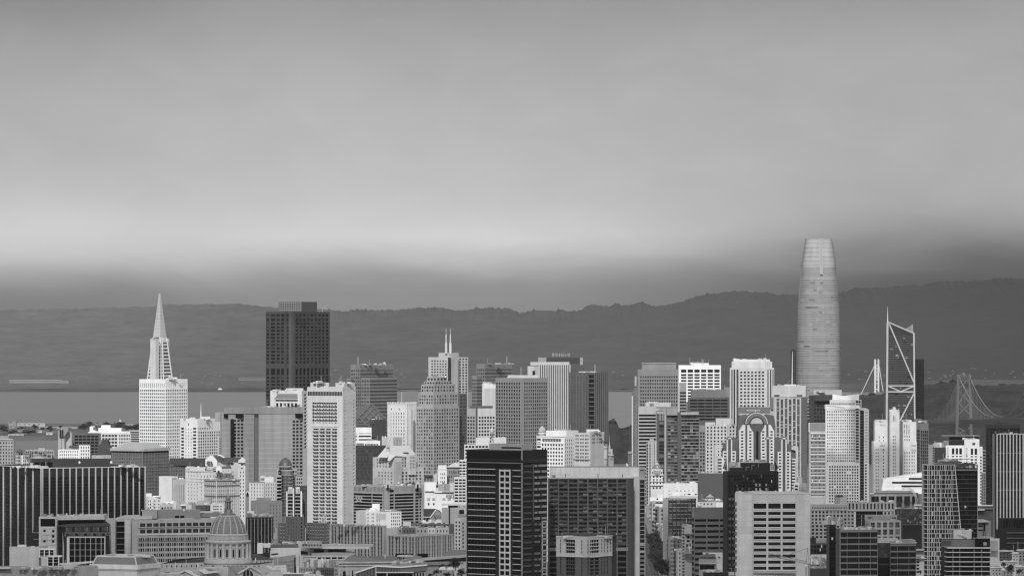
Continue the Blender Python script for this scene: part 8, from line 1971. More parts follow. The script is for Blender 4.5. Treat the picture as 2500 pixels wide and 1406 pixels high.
b.box('shed_roof', 'paint:.7', 2232, 2256, 1232.5, 1235, 4240, 5); b.clutter(2188, 2250, 1243, 8, 4236); b.done()
b = B('blank_block', 'plain black windowless block in front of the building site', 4180, 2230)
face_block(b, 2203, 2256, 1281.5, 'stone:.016'); b.box('coping', 'concrete:.14', 2203, 2256, 1280.8, 1282, 4179, 1); b.box('side_wall', 'stone:.03', 2198, 2204, 1285, 1400, 4176, 6); b.done()
b = B('low_shop', 'pale low building with rooftop clutter between the dark blocks and the curved grid', 3820, 2246)
face_block(b, 2236, 2256, 1341, 'paint:.5', [zn([(.05, .4)], rows(1362, 8, 5, 1400), 'dark', .4)]); b.box('roof_slab', 'stone:.04', 2236, 2256, 1344.5, 1348, 3816, 4); b.clutter(2238, 2255, 1362, 9, 3812); b.done(thr=5)
b = B('office_tower', 'black tower of white vertical ribs with an open dark podium at the edge', 4300, 2460, cat='skyscraper')
def white_ribbed():
 Y = 4300.
 f = b.block(2434, 10, 90, 1060.5, yaw=82, mat='stone:.020', Lz=[], Rz=[zn(spans(.03, .98, 11, .8), rows(1064, 10, 8.6, 1263), 'black', .2)])[1]
 b.fins(f, [.0, .088, .176], 1.0, .9, 'paint:.62', 1060, 1292, 'rib'); b.fins(f, [.262 + .089 * i for i in range(9)], 1.0, .9, 'paint:.62', 1060, 1266, 'rib')
 b.ledges(f, [1107, 1152, 1197], .5, .4, 'concrete:.3', 0, 1, 'floor_line'); b.ledges(f, [1060.4], .7, .9, 'paint:.6', name='coping')
 for x in (2424.2, 2426.8, 2429.6, 2432): b.beam('side_rib', 'concrete:.34', PP(x, 1060, Y + 8), PP(x - .5, 1320, Y + 8), .62)
 b.block(2440, 1, 80, 1265, yaw=84, Y=Y - 12, mat='stone:.012', name='podium', Rz=[zn(spans(.03, .98, 12, .8), [(1268, 1290)], 'black', .2)])
 for y in (1300, 1313, 1325): b.box('podium_line', 'concrete:.12', 2458, 2515, y, y + 2, Y - 13, .6)
 b.lathe('aerial', 'metal:.2', 2430, [(.5, 1053), (2, 1056), (1, 1061)], Y + 8, 8); b.clutter(2440, 2500, 1060, 4, Y + 10)
white_ribbed(); b.done()
b = B('low_shop', 'low grey building with a long white roof edge behind the curved gridded tower', 4100, 2404)
face_block(b, 2386, 2425, 1234, 'stone:.09'); b.box('roof_edge', 'paint:.75', 2386, 2424, 1233.5, 1236, 4096, 4); b.box('roof_edge', 'paint:.7', 2386, 2404, 1244, 1246.4, 4094, 4); b.box('upper_wall', 'stone:.16', 2386, 2424, 1236, 1244, 4098, 2); b.done()
b = B('low_shop', 'low concrete building with a curved pale roof lip and one dark doorway strip', 4040, 2400)
face_block(b, 2386, 2419, 1272, 'stone:.22', [zn([(.05, .4)], [(1283, 1287.5), (1293, 1297)], 'dark', .4)]); b.box('doorway', 'g:black', 2401, 2405.5, 1277, 1320, 4038.6, 1); b.prism('roof_lip', 'paint:.45', [(2386, 1272), (2386, 1269), (2404, 1269), (2413, 1272), (2414, 1275), (2386, 1276)], 4036, 6); b.done()
b = B('low_shop', 'white low roof with vents behind the white balcony edges', 3820, 2405)
face_block(b, 2395, 2440, 1315, 'paint:.55'); b.box('wall', 'concrete:.32', 2417, 2436, 1320, 1345, 3812, 6); b.clutter(2396, 2425, 1314, 7, 3824); b.done()
for i, (x0, x1, top, Yq, m, lab) in enumerate(((2426, 2475, 1346, 3960, 'brick:.11', 'dark brick house with a long pale coping near the corner of the photograph'), (2470, 2487, 1352, 3940, 'paint:.55', 'white two-storey house with small windows beside the dark brick house'), (2484, 2512, 1344, 3990, 'stone:.26', 'grey house with a stair tower at the edge under the black podium'), (2427, 2482, 1372, 3860, 'paint:.62', 'white long low house with square windows in a row'), (2416, 2428, 1356, 3840, 'concrete:.3', 'narrow grey house tucked beside the white balcony edges'),
 (2480, 2512, 1384, 3820, 'stone:.34', 'pale grey flat house at the very corner behind the trees'), (2418, 2446, 1386, 3760, 'stone:.4', 'light grey house with a dark doorway along the bottom edge'), (2446, 2474, 1392, 3740, 'concrete:.26', 'grey shed half hidden by trees along the bottom edge'))):
 b = B('house', lab, Yq, (x0 + x1) / 2, cat='house')
 f = face_block(b, x0, x1, top, m, [zn(spans(.1, .95, max(2, int((x1 - x0) / 9)), .36), rows(top + 5, 8, 3.6, top + 26), 'black', .3)]); b.box('coping', 'paint:.6', x0 - .5, x1 + .5, top - 1, top + .8, Yq - .6, 8)
 b.clutter(x0 + 2, x1 - 2, top, 5, Yq); b.done(thr=3.5)
# civic low roofs along the bottom edge
b = B('civic_hall', 'white museum hall with a dark flat roof and a curved grey front', 3780, 700, cat='hall')
b.block(660, 1, 74, 1338, yaw=78, mat='paint:.66'); b.box('bare_end', 'paint:.74', 628, 641, 1327, 1352, 3770, 10); b.box('roof_block', 'paint:.7', 641, 660, 1328, 1337, 3776, 10); b.prism('dark_roof', 'metal:.13', [(659, 1338), (660, 1331), (690, 1329), (728, 1332), (728, 1338)], 3786, 12)
b.box('side_wall', 'paint:.56', 728, 737, 1325, 1338, 3790, 8); b.box('rear_wall', 'stone:.34', 736, 785, 1322, 1338, 3810, 10)
for i in range(7): b.box('slot_window', 'g:black', 738.5 + i * 7, 742 + i * 7, 1329.5, 1332.5, 3809.6, .4)
b.mesh('curved_front', 'concrete:.30', [PP(655, 1362, 3730), PP(690, 1359, 3728), PP(722, 1354, 3726), PP(724, 1406, 3726), PP(702, 1406, 3728), PP(698, 1379, 3728), PP(668, 1381, 3730)], [(0, 1, 2, 3, 4, 5, 6)])
for x in (680, 691, 702, 713): b.box('panel_joint', 'concrete:.44', x, x + .5, 1358, 1400, 3724.6, .3)
for y in (1367, 1376, 1385): b.box('panel_joint', 'concrete:.44', 668, 722, y, y + .5, 3724.6, .3)
b.box('dark_gap', 'g:black', 718.5, 722, 1361, 1400, 3724, 1); b.box('pale_pier', 'paint:.55', 722, 730, 1352, 1382, 3724, 6); b.prism('dark_canopy', 'stone:.02', [(659, 1355), (666, 1352), (678, 1351), (680, 1354), (668, 1356)], 3733, 3); b.clutter(642, 700, 1330, 10, 3784); b.clutter(690, 760, 1326, 8, 3804); b.done()
b = B('civic_hall', 'broad low cream building with a long dark ribbon window under a flat roof', 3820, 800, cat='hall')
b.block(756, 26, 110, 1337, yaw=72, mat='paint:.5', Rz=[zn(fr(756, 866, (765, 791), (801, 845)), [(1341.5, 1349.5)], 'black', 1.2, (6, 1, .05), 'stone:.1')]); b.box('fascia', 'paint:.58', 756, 902, 1336, 1340, 3816, 8); b.box('low_roof', 'paint:.4', 772, 910, 1331, 1335, 3836, 20)
b.box('room', 'stone:.2', 731, 752, 1345, 1354, 3806, 8); b.box('room_front', 'g:dark', 733, 751, 1346.5, 1353, 3805, .8); b.prism('roof_ramp', 'metal:.4', [(760, 1352), (812, 1350), (866, 1352), (866, 1356), (762, 1357)], 3800, 10); b.clutter(770, 900, 1331, 10, 3840); b.done()
b = B('civic_hall', 'cream low gallery with a string of dark windows and a slanted slate end', 3720, 800, cat='hall')
b.block(732, 2, 125, 1358, yaw=80, mat='paint:.52', Rz=[zn(fr(732, 857, (787.5, 792.5), (795, 807), (810, 822), (824.5, 836.5), (838.5, 841)), [(1361, 1365.5)], 'black', .6), zn(fr(732, 857, (775.5, 785)), [(1359.5, 1366)], 'dark', .8)])
b.box('dark_band', 'g:black', 741, 773, 1360, 1361.4, 3718, .5); b.box('dark_band', 'g:black', 741, 742.2, 1360, 1370, 3718, .5); b.box('soffit', 'stone:.08', 771, 845, 1368.5, 1370, 3716, 2); b.box('lower_wall', 'paint:.46', 770, 838, 1369.5, 1380, 3715, 4); b.done()
b = B('civic_hall', 'stone auditorium with a long grey slate roof and classical cornice', 3640, 930, cat='hall')
b.mesh('slate_roof', 'metal:.13', [PP(836, 1371, 3620), PP(853, 1357, 3644), PP(964, 1358, 3644), PP(985, 1371, 3636), PP(962, 1374, 3624)], [(0, 1, 2, 3, 4)])
fl, f2 = b.block(826, 1, 130, 1374, yaw=78, mat='stone:.44', Y=3612, Rz=[zn(fr(826, 956, (837, 839), (840.5, 842.5)), [(1382, 1386)], 'black', .3)]); b.ledges(f2, [1374, 1381], .9, 1.2, 'stone:.50', name='cornice'); b.ledges(f2, [1379], .4, .9, 'stone:.1', name='shadow_line'); b.ledges(f2, [1390.5], .5, .5, 'stone:.5', name='cornice')
b.prism('arched_window', 'g:dark', [(837, 1410), (837, 1397), (838.5, 1394.5), (840.5, 1394), (842.5, 1394.5), (844, 1397), (844, 1410)], 3608, .6)
for x in (827, 848, 856): b.box('pilaster', 'stone:.5', x, x + 3, 1391, 1412, 3607, 1.2)
b.box('dark_bay', 'g:black', 858, 862, 1393, 1412, 3609.4, .6); b.mesh('mansard_end', 'metal:.14', [PP(985, 1366, 3652), PP(1000, 1355, 3670), PP(1028, 1358, 3668), PP(1034, 1364, 3650)], [(0, 1, 2, 3)])
b.box('roof_ridge', 'paint:.5', 969, 1010, 1357, 1360, 3664, 4); b.clutter(962, 1000, 1373, 12, 3618, mat=('paint:.6', 'metal:.3')); b.done()
b = B('civic_hall', 'glass hall under a bright white folded roof edge at the bottom', 3560, 950, cat='hall')
Y = 3560.
def folded():
 for p, q in (((866, 1399), (918, 1382)), ((918, 1382), (978, 1385)), ((978, 1385), (1043, 1379.5))): b.beam('roof_edge', 'paint:.75', PP(p[0], p[1], Y - 1), PP(q[0], q[1], Y - 1), .8, 1)
 b.prism('glass_wall', 'g:mid', [(868, 1399.5), (918, 1383), (918, 1420), (868, 1420)], Y, 12); b.prism('glass_wall', 'g:grey', [(918, 1383), (978, 1386), (978, 1397), (918, 1396)], Y, 12); b.prism('metal_wall', 'metal:.16', [(978, 1386), (1043, 1380.5), (1043, 1394), (978, 1398)], Y, 12)
 for i in range(30): x = 869 + i * 3.7; b.box('mullion', 'concrete:.42', x, x + .5, max(1384, 1399 - (x - 868) * .33) , 1399 if x > 918 else 1412, Y - .5, .3)
 b.box('belt', 'paint:.7', 918, 1010, 1396.5, 1398.6, Y - .8, 1); b.box('lower_wall', 'g:black', 918, 1007, 1399, 1420, Y, 10); b.box('end_wall', 'concrete:.34', 1007, 1040, 1396, 1420, Y + 1, 10)
 for i in range(4): b.box('window', 'g:black', 1010.5 + i * 7, 1014 + i * 7, 1397.5, 1407, Y + .6, .6)
 b.box('post', 'paint:.66', 916.8, 918.6, 1384, 1412, Y - 1, .6); b.box('post', 'paint:.6', 944, 946, 1399, 1412, Y - 1, .6)
folded(); b.done()
b = B('civic_hall', 'long pale terrace roof sweeping in shallow steps behind the folded roof', 3780, 1040, cat='hall')
b.prism('roof', 'paint:.4', [(972, 1370), (1000, 1366), (1060, 1362), (1138, 1357), (1138, 1361), (1060, 1367), (1010, 1371), (974, 1373)], 3774, 14); b.prism('wall', 'metal:.10', [(1000, 1370), (1060, 1367), (1138, 1361), (1138, 1371), (1010, 1376)], 3780, 12); b.prism('lower_roof', 'stone:.26', [(1000, 1375), (1130, 1371), (1132, 1378), (1010, 1381)], 3766, 10); b.box('terrace_wall', 'stone:.3', 1040, 1120, 1378, 1386, 3768, 8); b.mesh('slate_end', 'metal:.12', [PP(1079, 1356, 3810), PP(1098, 1343, 3850), PP(1138, 1342, 3856), PP(1138, 1357, 3810)], [(0, 1, 2, 3)])
b.prism('car_roof_shelter', 'paint:.66', [(969, 1358), (972, 1356), (1004, 1355), (1009, 1358), (1004, 1361), (970, 1360)], 3770, 4); b.clutter(975, 1035, 1373, 14, 3768, mat=('paint:.65', 'paint:.4', 'metal:.2')); b.done()
b = B('old_house_row', 'row of old grey fronts with crowded rooftops under the cream gallery', 3640, 770, cat='building')
f = face_block(b, 731, 772, 1386, 'stone:.30', [zn(spans(.05, .95, 6, .3), [(1389, 1394), (1398, 1400)], 'dark', .3)]); b.prism('mansard', 'stone:.12', [(766, 1394), (770, 1388), (778, 1386), (784, 1390), (784, 1397), (766, 1397)], 3634, 4); b.prism('gable', 'paint:.5', [(771, 1410), (771, 1396), (776, 1392), (781, 1396), (781, 1410)], 3632, 3)
f = face_block(b, 784, 815, 1387, 'brick:.10', [zn(spans(.05, .95, 5, .4), [(1391, 1396), (1399, 1404)], 'black', .3)], Y=3638); f = face_block(b, 815, 828, 1386, 'stone:.40', [zn(spans(.1, .9, 4, .5), [(1389, 1396), (1398, 1405)], 'dark', .3)], Y=3636)
b.clutter(742, 815, 1383, 26, 3650, dz=(6, 18)); b.done(thr=4)
b = B('low_shop', 'pale flat roof edge running along the very bottom beside the pediment', 3450, 730)
b.prism('roof', 'paint:.46', [(640, 1406), (660, 1398), (740, 1401), (790, 1406), (790, 1412), (640, 1412)], 3450, 10); b.box('roof_strip', 'paint:.66', 690, 740, 1399.5, 1401.4, 3446, 3); b.clutter(650, 760, 1402, 8, 3446, masts=0); b.done()
b = B('low_shop', 'grey flat terrace roof with vents between the stage tower and the pediment', 3440, 420)
b.block(386, 1, 60, 1403, yaw=80, mat='stone:.44'); b.box('roof_slab', 'paint:.5', 388, 440, 1399, 1402, 3446, 8); b.box('dark_skylight', 'stone:.02', 402, 414, 1397.5, 1400, 3448, 3); b.done()
# street, pavements, cars, trees
def street():
 a = (114.7, 4200.); c = (144.7, 6000.)
 d = Vector((c[0] - a[0], c[1] - a[1], 0)).normalized(); n = Vector((d.y, -d.x, 0))
 def strip(name, o0, o1, z, m, label=None, y0=3900, y1=6050):
  p = Vector((a[0], a[1], 0)) + d * (y0 - a[1]); q = Vector((a[0], a[1], 0)) + d * (y1 - a[1])
  V = [p + n * o0, p + n * o1, q + n * o1, q + n * o0]
  V = [Vector((v.x, v.y, z)) for v in V]
  return plain(name, mesh(name, V, [(0, 1, 2, 3)], [m]), label=label)
 asph = simple_mat('asphalt', .06, noise=[((.3, .3, 1), .25)]); pave = simple_mat('pavement_slabs', .2, noise=[((.4, .4, 1), .2)]); paint = simple_mat('road_paint', .6)
 strip('road', -11, 11, GROUND + .02, asph, 'straight city street running towards the bay')
 def kerb(name, o0, o1):
  p = Vector((a[0], a[1], 0)) + d * -300; q = Vector((a[0], a[1], 0)) + d * 1850
  V = [Vector((v.x, v.y, z)) for z in (GROUND - .1, GROUND + .16) for v in (p + n * o0, p + n * o1, q + n * o1, q + n * o0)]
  plain(name, mesh(name, V, CUBE_F, [pave]), label='raised pavement beside the street')
 kerb('pavement', 11, 17.5); kerb('pavement', -17.5, -11)
 V, Fc = [], []
 for o in (-3.4, 3.4):
  for i in range(120):
   p = Vector((a[0], a[1], 0)) + d * (i * 14 - 200) + n * o; q = p + d * 4; k = len(V)
   for v in (p - n * .12, p + n * .12, q + n * .12, q - n * .12): V.append(Vector((v.x, v.y, GROUND + .026)))
   Fc.append((k, k+1, k+2, k+3))
 plain('road_markings', mesh('road_markings', V, Fc, [paint]), label='broken white lane lines on the street')
 V, Fc = [], []
 for i in range(8):
  p = Vector((a[0], a[1], 0)) + d * 120 + n * (-9 + i * 2.4); q = p + d * 3.2; k = len(V)
  for v in (p, p + n * 1.1, q + n * 1.1, q): V.append(Vector((v.x, v.y, GROUND + .03)))
  Fc.append((k, k+1, k+2, k+3))
 plain('crossing', mesh('crossing', V, Fc, [paint]), label='white striped crossing on the street')
 return Vector((a[0], a[1], 0)), d, n
SA, SD, SN = street()
def car(pos, ang, label, body, kind='car'):
 b = B('parked_car' if kind == 'car' else kind, label, pos.y, cat=kind, base=pos.z, group='vehicles on the street')
 b.loc = Vector(pos); b.root.location = pos; b.root.rotation_euler = (0, 0, 0)
 ca, sa = math.cos(ang), math.sin(ang)
 def W(x, y, z): return Vector((pos.x + x * ca - y * sa, pos.y + x * sa + y * ca, pos.z + z))
 def solid(name, mat, prof, w):
  V = [W(x, s * w, z) for s in (-1, 1) for x, z in prof]; n = len(prof)
  Fc = [tuple(range(n)), tuple(n + i for i in reversed(range(n)))] + [(i, (i + 1) % n, n + (i + 1) % n, n + i) for i in range(n)]
  return b.mesh(name, mat, V, Fc)
 if kind == 'car':
  solid('body', body, [(-2.2, .35), (-2.25, .8), (-1.3, .95), (1.9, .95), (2.2, .75), (2.2, .35)], .88)
  solid('cabin', 'g:black', [(-1.0, .94), (-.35, 1.42), (1.1, 1.42), (1.75, .94)], .76); solid('roof', body, [(-.4, 1.40), (-.35, 1.47), (1.1, 1.47), (1.15, 1.40)], .76)
  wx, wr, wy = (-1.35, 1.35), .33, .82
 else:
  solid('body', body, [(-6, .4), (-6, 3.0), (-5.8, 3.15), (5.8, 3.15), (6, 3.0), (6, .4)], 1.25)
  solid('window_band', 'g:black', [(-5.6, 1.5), (-5.6, 2.5), (5.4, 2.5), (5.4, 1.5)], 1.27); solid('windscreen', 'g:black', [(-6.04, 1.2), (-6.04, 2.6), (-5.9, 2.6), (-5.9, 1.2)], 1.1)
  wx, wr, wy = (-4, 3.6), .48, 1.1
 for x in wx:
  for y in (-wy, wy):
   V = []
   for s in (-.1, .1):
    for i in range(12): t = i * math.pi / 6; V.append(W(x + wr * math.cos(t), y + s, wr + wr * math.sin(t)))
   b.mesh('wheel', 'stone:.02', V, [tuple(range(12)), tuple(12 + i for i in reversed(range(12)))] + [(i, (i + 1) % 12, 12 + (i + 1) % 12, 12 + i) for i in range(12)])
 for y in (-.6, .6): b.mesh('headlight', 'paint:.8', [W(-2.27 if kind == 'car' else -6.06, y + dy, .62 + dz) for dy, dz in ((-.15, -.08), (.15, -.08), (.15, .08), (-.15, .08))], [(0, 1, 2, 3)])
sang = math.atan2(SD.y, SD.x)
CARS = ((60, -4.5, 'paint:.7', 'car', 'white car lowest on the street near the trees'), (78, -8.5, 'paint:.05', 'car', 'black car at the kerb near the bottom of the street'), (95, 2, 'metal:.3', 'car', 'grey car in the middle lane of the street'), (110, -6, 'paint:.6', 'bus', 'pale bus heading towards the viewer on the street'),
  (150, -5.5, 'paint:.75', 'car', 'white car just behind the bus on the street'), (172, 3, 'paint:.08', 'car', 'dark car in the far lane beside the trees'), (205, -8, 'metal:.4', 'car', 'silver car parked at the kerb beyond the bus'), (246, -4, 'paint:.5', 'car', 'light car farther along the street canyon'), (300, -8, 'paint:.04', 'car', 'small dark car far along the shaded street'), (360, -5, 'paint:.7', 'car', 'small white car farthest along the street'))
for s, o, m, k, lab in CARS:
 p = SA + SD * s + SN * o; car(Vector((p.x, p.y, GROUND + .02)), sang, lab, m, k)
TREES = []
rng = random.Random(77)
for i in range(16):
 s = 30 + i * 42; p = SA + SD * s + SN * (12.6 + (i % 3) * .9)
 TREES.append((p, 17 + rng.uniform(-2, 3), 15 + rng.uniform(-2, 3)))
ORD = ['nearest', 'second', 'third', 'fourth', 'fifth', 'sixth', 'seventh', 'eighth', 'ninth', 'tenth', 'eleventh', 'twelfth', 'thirteenth', 'fourteenth', 'fifteenth', 'farthest']
for i, (p, h, w) in enumerate(TREES):
 px = p.x / p.y * F + CX; py = HY - (GROUND + .1 - EYE) / p.y * F
 tree(px, py, h / p.y * F, w / p.y * F, p.y, '%s leafy street tree in the row at the foot of the street façades' % ORD[i], 'street trees along the canyon')
for i, (px, py, h, w, Yq, lab) in enumerate(((1112, 1394, 34, 30, 3700, 'big dark round tree standing beside the black tower at the bottom'), (1078, 1398, 22, 18, 3690, 'small dark tree before the sweeping terrace roof'), (1066, 1408, 20, 20, 3660, 'low bushy tree at the end of the folded white roof'), (1092, 1412, 16, 26, 3640, 'broad shrub-like tree at the bottom edge between the pale sheds'), (1126, 1412, 24, 24, 3650, 'dark tree pressed against the black tower base'), (1050, 1412, 12, 14, 3630, 'smallest bush by the glass hall end wall'),
  (2450, 1388, 16, 12, 3850, 'dark round tree before the long white house'), (2468, 1402, 24, 26, 3720, 'large dark tree clump along the bottom of the corner houses'), (2488, 1404, 16, 14, 3700, 'round tree at the corner of the photograph'), (2436, 1394, 12, 12, 3790, 'small garden tree beside the narrow grey house'), (2247, 1404, 12, 8, 3780, 'tiny dark tree between the curved grid and the dark block'), (1098, 1386, 12, 12, 3720, 'small tree peeping over the terrace wall'))):
 tree(px, py, h, w, Yq, lab, 'trees among the low roofs')
b = B('tent_stall', 'white stall roof among the dark trees beside the black tower', 3640, 1078, cat='stall', base=PZ(1400, 3640))
b.prism('canopy', 'paint:.72', [(1072, 1391), (1074, 1385), (1086, 1384), (1089, 1391)], 3640, 5)
for x in (1073, 1080, 1087): b.box('post', 'paint:.6', x, x + .7, 1391, 1400, 3640, .3)
b.done()
b = B('tent_stall', 'second white stall roof with open sides by the bottom trees', 3630, 1098, cat='stall', base=PZ(1400, 3630))
b.prism('canopy', 'paint:.7', [(1090, 1392), (1093, 1386), (1106, 1386), (1109, 1392)], 3630, 5)
for x in (1091, 1099, 1107): b.box('post', 'paint:.6', x, x + .7, 1392, 1400, 3630, .3)
b.done()
# islands, far shore, bridges, boat
def hill_sheet(name, prof, Yn, Yf, mat, label, rough=4.):
 """a low wooded hill: skyline read at its middle distance, sloping to the water in front and behind"""
 xs = [prof[0][0] + (prof[-1][0] - prof[0][0]) * i / 160 for i in range(161)]
 def top(px):
  for (a, ya), (c, yc) in zip(prof, prof[1:]):
   if a <= px <= c: return ya + (yc - ya) * (px - a) / (c - a)
  return prof[-1][1]
 Ym = (Yn + Yf) / 2; V, Fc = [], []; rws = 13
 for j in range(rws):
  t = j / (rws - 1); y = Yn + (Yf - Yn) * t; s = max(0., math.sin(math.pi * min(max(t, 0), 1))) ** .6
  for px in xs:
   x = PX(px, Ym); z = PZ(top(px), Ym); z = z + (fbm(px * .12, y * .004, 2.) * rough + abs(fbm(px * .5, y * .01, 6.)) * rough * .8) * s
   V.append((x, y, -2 + (z + 2) * s))
 n = len(xs)
 for j in range(rws - 1):
  for i in range(n - 1): Fc.append((j * n + i, j * n + i + 1, (j + 1) * n + i + 1, (j + 1) * n + i))
 return plain(name, mesh(name, V, Fc, [mat]), label=label)
wood = simple_mat('island_wood', .028, noise=[((.02, .015, .02), .45), ((.1, .08, .1), .35)])
flat = simple_mat('island_flat', .11, noise=[((.01, .004, .02), .4)])
hill_sheet('island', [(-400, 1050), (0, 1046), (200, 1046), (345, 1047), (480, 1052)], 9950, 11900, flat, 'flat wooded island lying in the bay', 1.2)
hill_sheet('island_hill', [(1440, 1090), (1462, 1050), (1478, 1044), (1490, 1030), (1503, 1034), (1512, 1050), (1522, 1048), (1534, 1046), (1545, 1040), (1560, 1030), (1700, 1010), (1900, 985), (2060, 972), (2110, 966), (2160, 962), (2215, 952), (2250, 942), (2300, 936), (2330, 932), (2360, 936), (2400, 944), (2440, 940), (2500, 938), (2640, 946), (2900, 980)], 8300, 9300, wood, 'dark wooded hill island under the bridges', 2.4)
fs = simple_mat('far_shore', .06, noise=[((.004, .0012, .01), .4)])
hill_sheet('far_shore', [(-900, 944), (0, 943), (300, 941), (650, 940), (1000, 946), (1500, 944), (2200, 930), (2600, 925)], 17600, 20500, fs, 'low built-up far shore beneath the hills', 3.)
V, Fc, rng = [], [], random.Random(15)
for i in range(700):
 px = rng.uniform(-300, 2600); Yq = rng.uniform(18300, 20200) ; py = 944 - rng.random() ** 2 * 40
 if px > 1700: py -= 8
 w, h = rng.uniform(.8, 6), rng.uniform(.4, 1.3)
 z0 = PZ(py, Yq); x = PX(px, Yq); W2, H2 = w / F * Yq / 2, h / F * Yq
 k = len(V)
 V += [(x + sx_ * W2, Yq + dy, z0 + dz) for dz in (-1.5, H2) for sx_, dy in ((-1, 0), (1, 0), (1, 20), (-1, 20))]
 Fc += [tuple(k + q for q in f) for f in CUBE_F]
plain('far_town', mesh('far_town', V, Fc, ['paint:.16']), 'stuff', 'countless tiny pale buildings scattered over the far shore')
b = B('warehouse', 'long pale warehouse on the far shore under the hills', 18050, 95, base=PZ(940, 18050))
b.box('wall', 'paint:.24', 23, 165, 930.5, 936, 18050, 60); b.box('roof', 'paint:.28', 22, 152, 928.6, 931, 18048, 64); b.box('annexe', 'paint:.2', 150, 168, 931, 937, 18046, 40); b.done()
b = B('warehouse', 'small pale warehouse on the far shore behind the white square-windowed tower', 18050, 610, base=PZ(940, 18050))
b.box('wall', 'paint:.15', 582, 650, 924, 930, 18050, 50); b.box('roof', 'paint:.17', 581, 651, 922.6, 924.4, 18048, 54); b.done()
b = B('ferry', 'tiny white ferry crossing the far water', 17000, 537, cat='boat', base=0)
b.prism('hull', 'paint:.6', [(531, 952.6), (532.5, 950.6), (542, 950), (543, 951.5), (540, 952.6)], 17000, 14); b.box('cabin', 'paint:.7', 533.5, 540, 948.8, 950.6, 17002, 9); b.box('funnel', 'stone:.2', 537, 538, 947.8, 949, 17004, 3); b.done()
ISL = ((20, 40, 1028.5, 1043, 11200, 'paint:.24', 'grey cylinder-like block on the island horizon'), (42, 110, 1034, 1043, 11150, 'paint:.42', 'long pale low hall on the island skyline'), (21, 60, 1040, 1052, 10900, 'paint:.32', 'wide grey hall with a flat roof on the island'), (95, 190, 1043, 1050, 10850, 'paint:.36', 'very long pale shed across the middle of the island'), (30, 80, 1052.5, 1056, 10600, 'paint:.46', 'thin bright strip building among the island trees'),
    (113, 128, 1057, 1064, 10350, 'paint:.6', 'white house pair near the island shore'), (20, 58, 1061, 1066, 10300, 'paint:.5', 'row of pale houses along the island shore'), (84, 103, 1052, 1056, 10500, 'paint:.5', 'little pale hall between the island trees'), (232, 252, 1031, 1036, 11100, 'stone:.2', 'dark low hall on the island beside the domed arch'), (300, 330, 1036, 1040, 11000, 'paint:.36', 'pale shed on the island next to the white tower edge'))
for x0, x1, y0, y1, Yq, m, lab in ISL:
 b = B('island_hall', lab, Yq, (x0 + x1) / 2, base=PZ(y1, Yq), cat='building')
 b.box('wall', m, x0, x1, y0 + .8, y1 + 2, Yq, 25); b.box('roof', m, x0 - .4, x1 + .4, y0, y0 + 1, Yq - 1, 27)
 for i in range(max(1, int((x1 - x0) / 12))): b.box('bay', 'g:dark', x0 + 3 + i * 12, x0 + 8 + i * 12, y0 + 2.4, y0 + 3.6, Yq - .3, .6)
 b.done()
b = B('domed_arch', 'small white domed arch standing above the island trees', 11000, 293, cat='tower', base=PZ(1040, 11000))
b.prism('arch', 'paint:.72', [(290, 1033), (290, 1029), (291.2, 1026.4), (293, 1025.4), (294.8, 1026.4), (296, 1029), (296, 1033), (294.6, 1033), (294.2, 1029.4), (293, 1028.2), (291.8, 1029.4), (291.4, 1033)], 11000, 6); b.box('base', 'paint:.5', 289, 297, 1032.5, 1040, 11001, 8); b.done()
b = B('island_mast', 'thin pale mast among the island halls', 10700, 57, cat='mast', base=PZ(1054, 10700)); b.box('mast', 'paint:.5', 57, 57.4, 1036, 1054, 10700, .6); b.box('mast_head', 'paint:.5', 56.6, 57.8, 1036, 1037, 10700, 1); b.done()
rng = random.Random(41); k_ = 0
IT = [(8, 1058, 16, 24), (30, 1060, 9, 26), (70, 1062, 11, 40), (86, 1047, 9, 16), (92, 1062, 10, 14), (122, 1055, 12, 18), (150, 1045, 6, 12), (205, 1052, 15, 20), (216, 1052, 20, 20), (198, 1050, 9, 18), (232, 1052, 12, 14), (262, 1050, 15, 22), (292, 1053, 20, 28), (308, 1052, 13, 18), (322, 1053, 12, 22), (336, 1053, 15, 20), (50, 1048, 6, 18), (160, 1062, 7, 16), (176, 1060, 6, 20), (104, 1050, 6, 12)]
WHERE = ['on the near shore at the photo edge', 'beside the shore houses', 'spreading over the shore houses', 'before the long pale shed', 'close to the white house pair', 'over the white house pair', 'small on the far side of the long shed', 'clumped near the concrete slab tower', 'tallest near the middle of the island', 'low beside the tallest one', 'beside the roof house of the dark slab', 'behind the white penthouses', 'under the domed arch', 'just past the domed arch', 'low between the arch and the white tower', 'touching the white square-windowed tower', 'by the thin mast', 'low on the shore', 'flat on the shore by the slab tower', 'small before the wide hall']
for (px, py, h, w), wh in zip(IT, WHERE): tree(px, py + 2, h * 1.35, w * 1.2, 10500 + rng.uniform(-300, 300), 'dark island tree ' + wh, 'trees on the flat island', kind='far')
IY = [(1478, 1058, 26, 20), (1492, 1052, 30, 26), (1502, 1060, 26, 22), (1516, 1066, 20, 22), (1532, 1062, 20, 26), (1546, 1056, 22, 20), (1484, 1078, 18, 26), (1508, 1086, 16, 24), (2300, 950, 18, 24), (2326, 944, 16, 26), (2352, 948, 16, 24), (2410, 962, 20, 28), (2432, 960, 18, 24), (2452, 958, 22, 28), (2474, 956, 18, 26), (2130, 976, 16, 26), (2104, 980, 16, 22)]
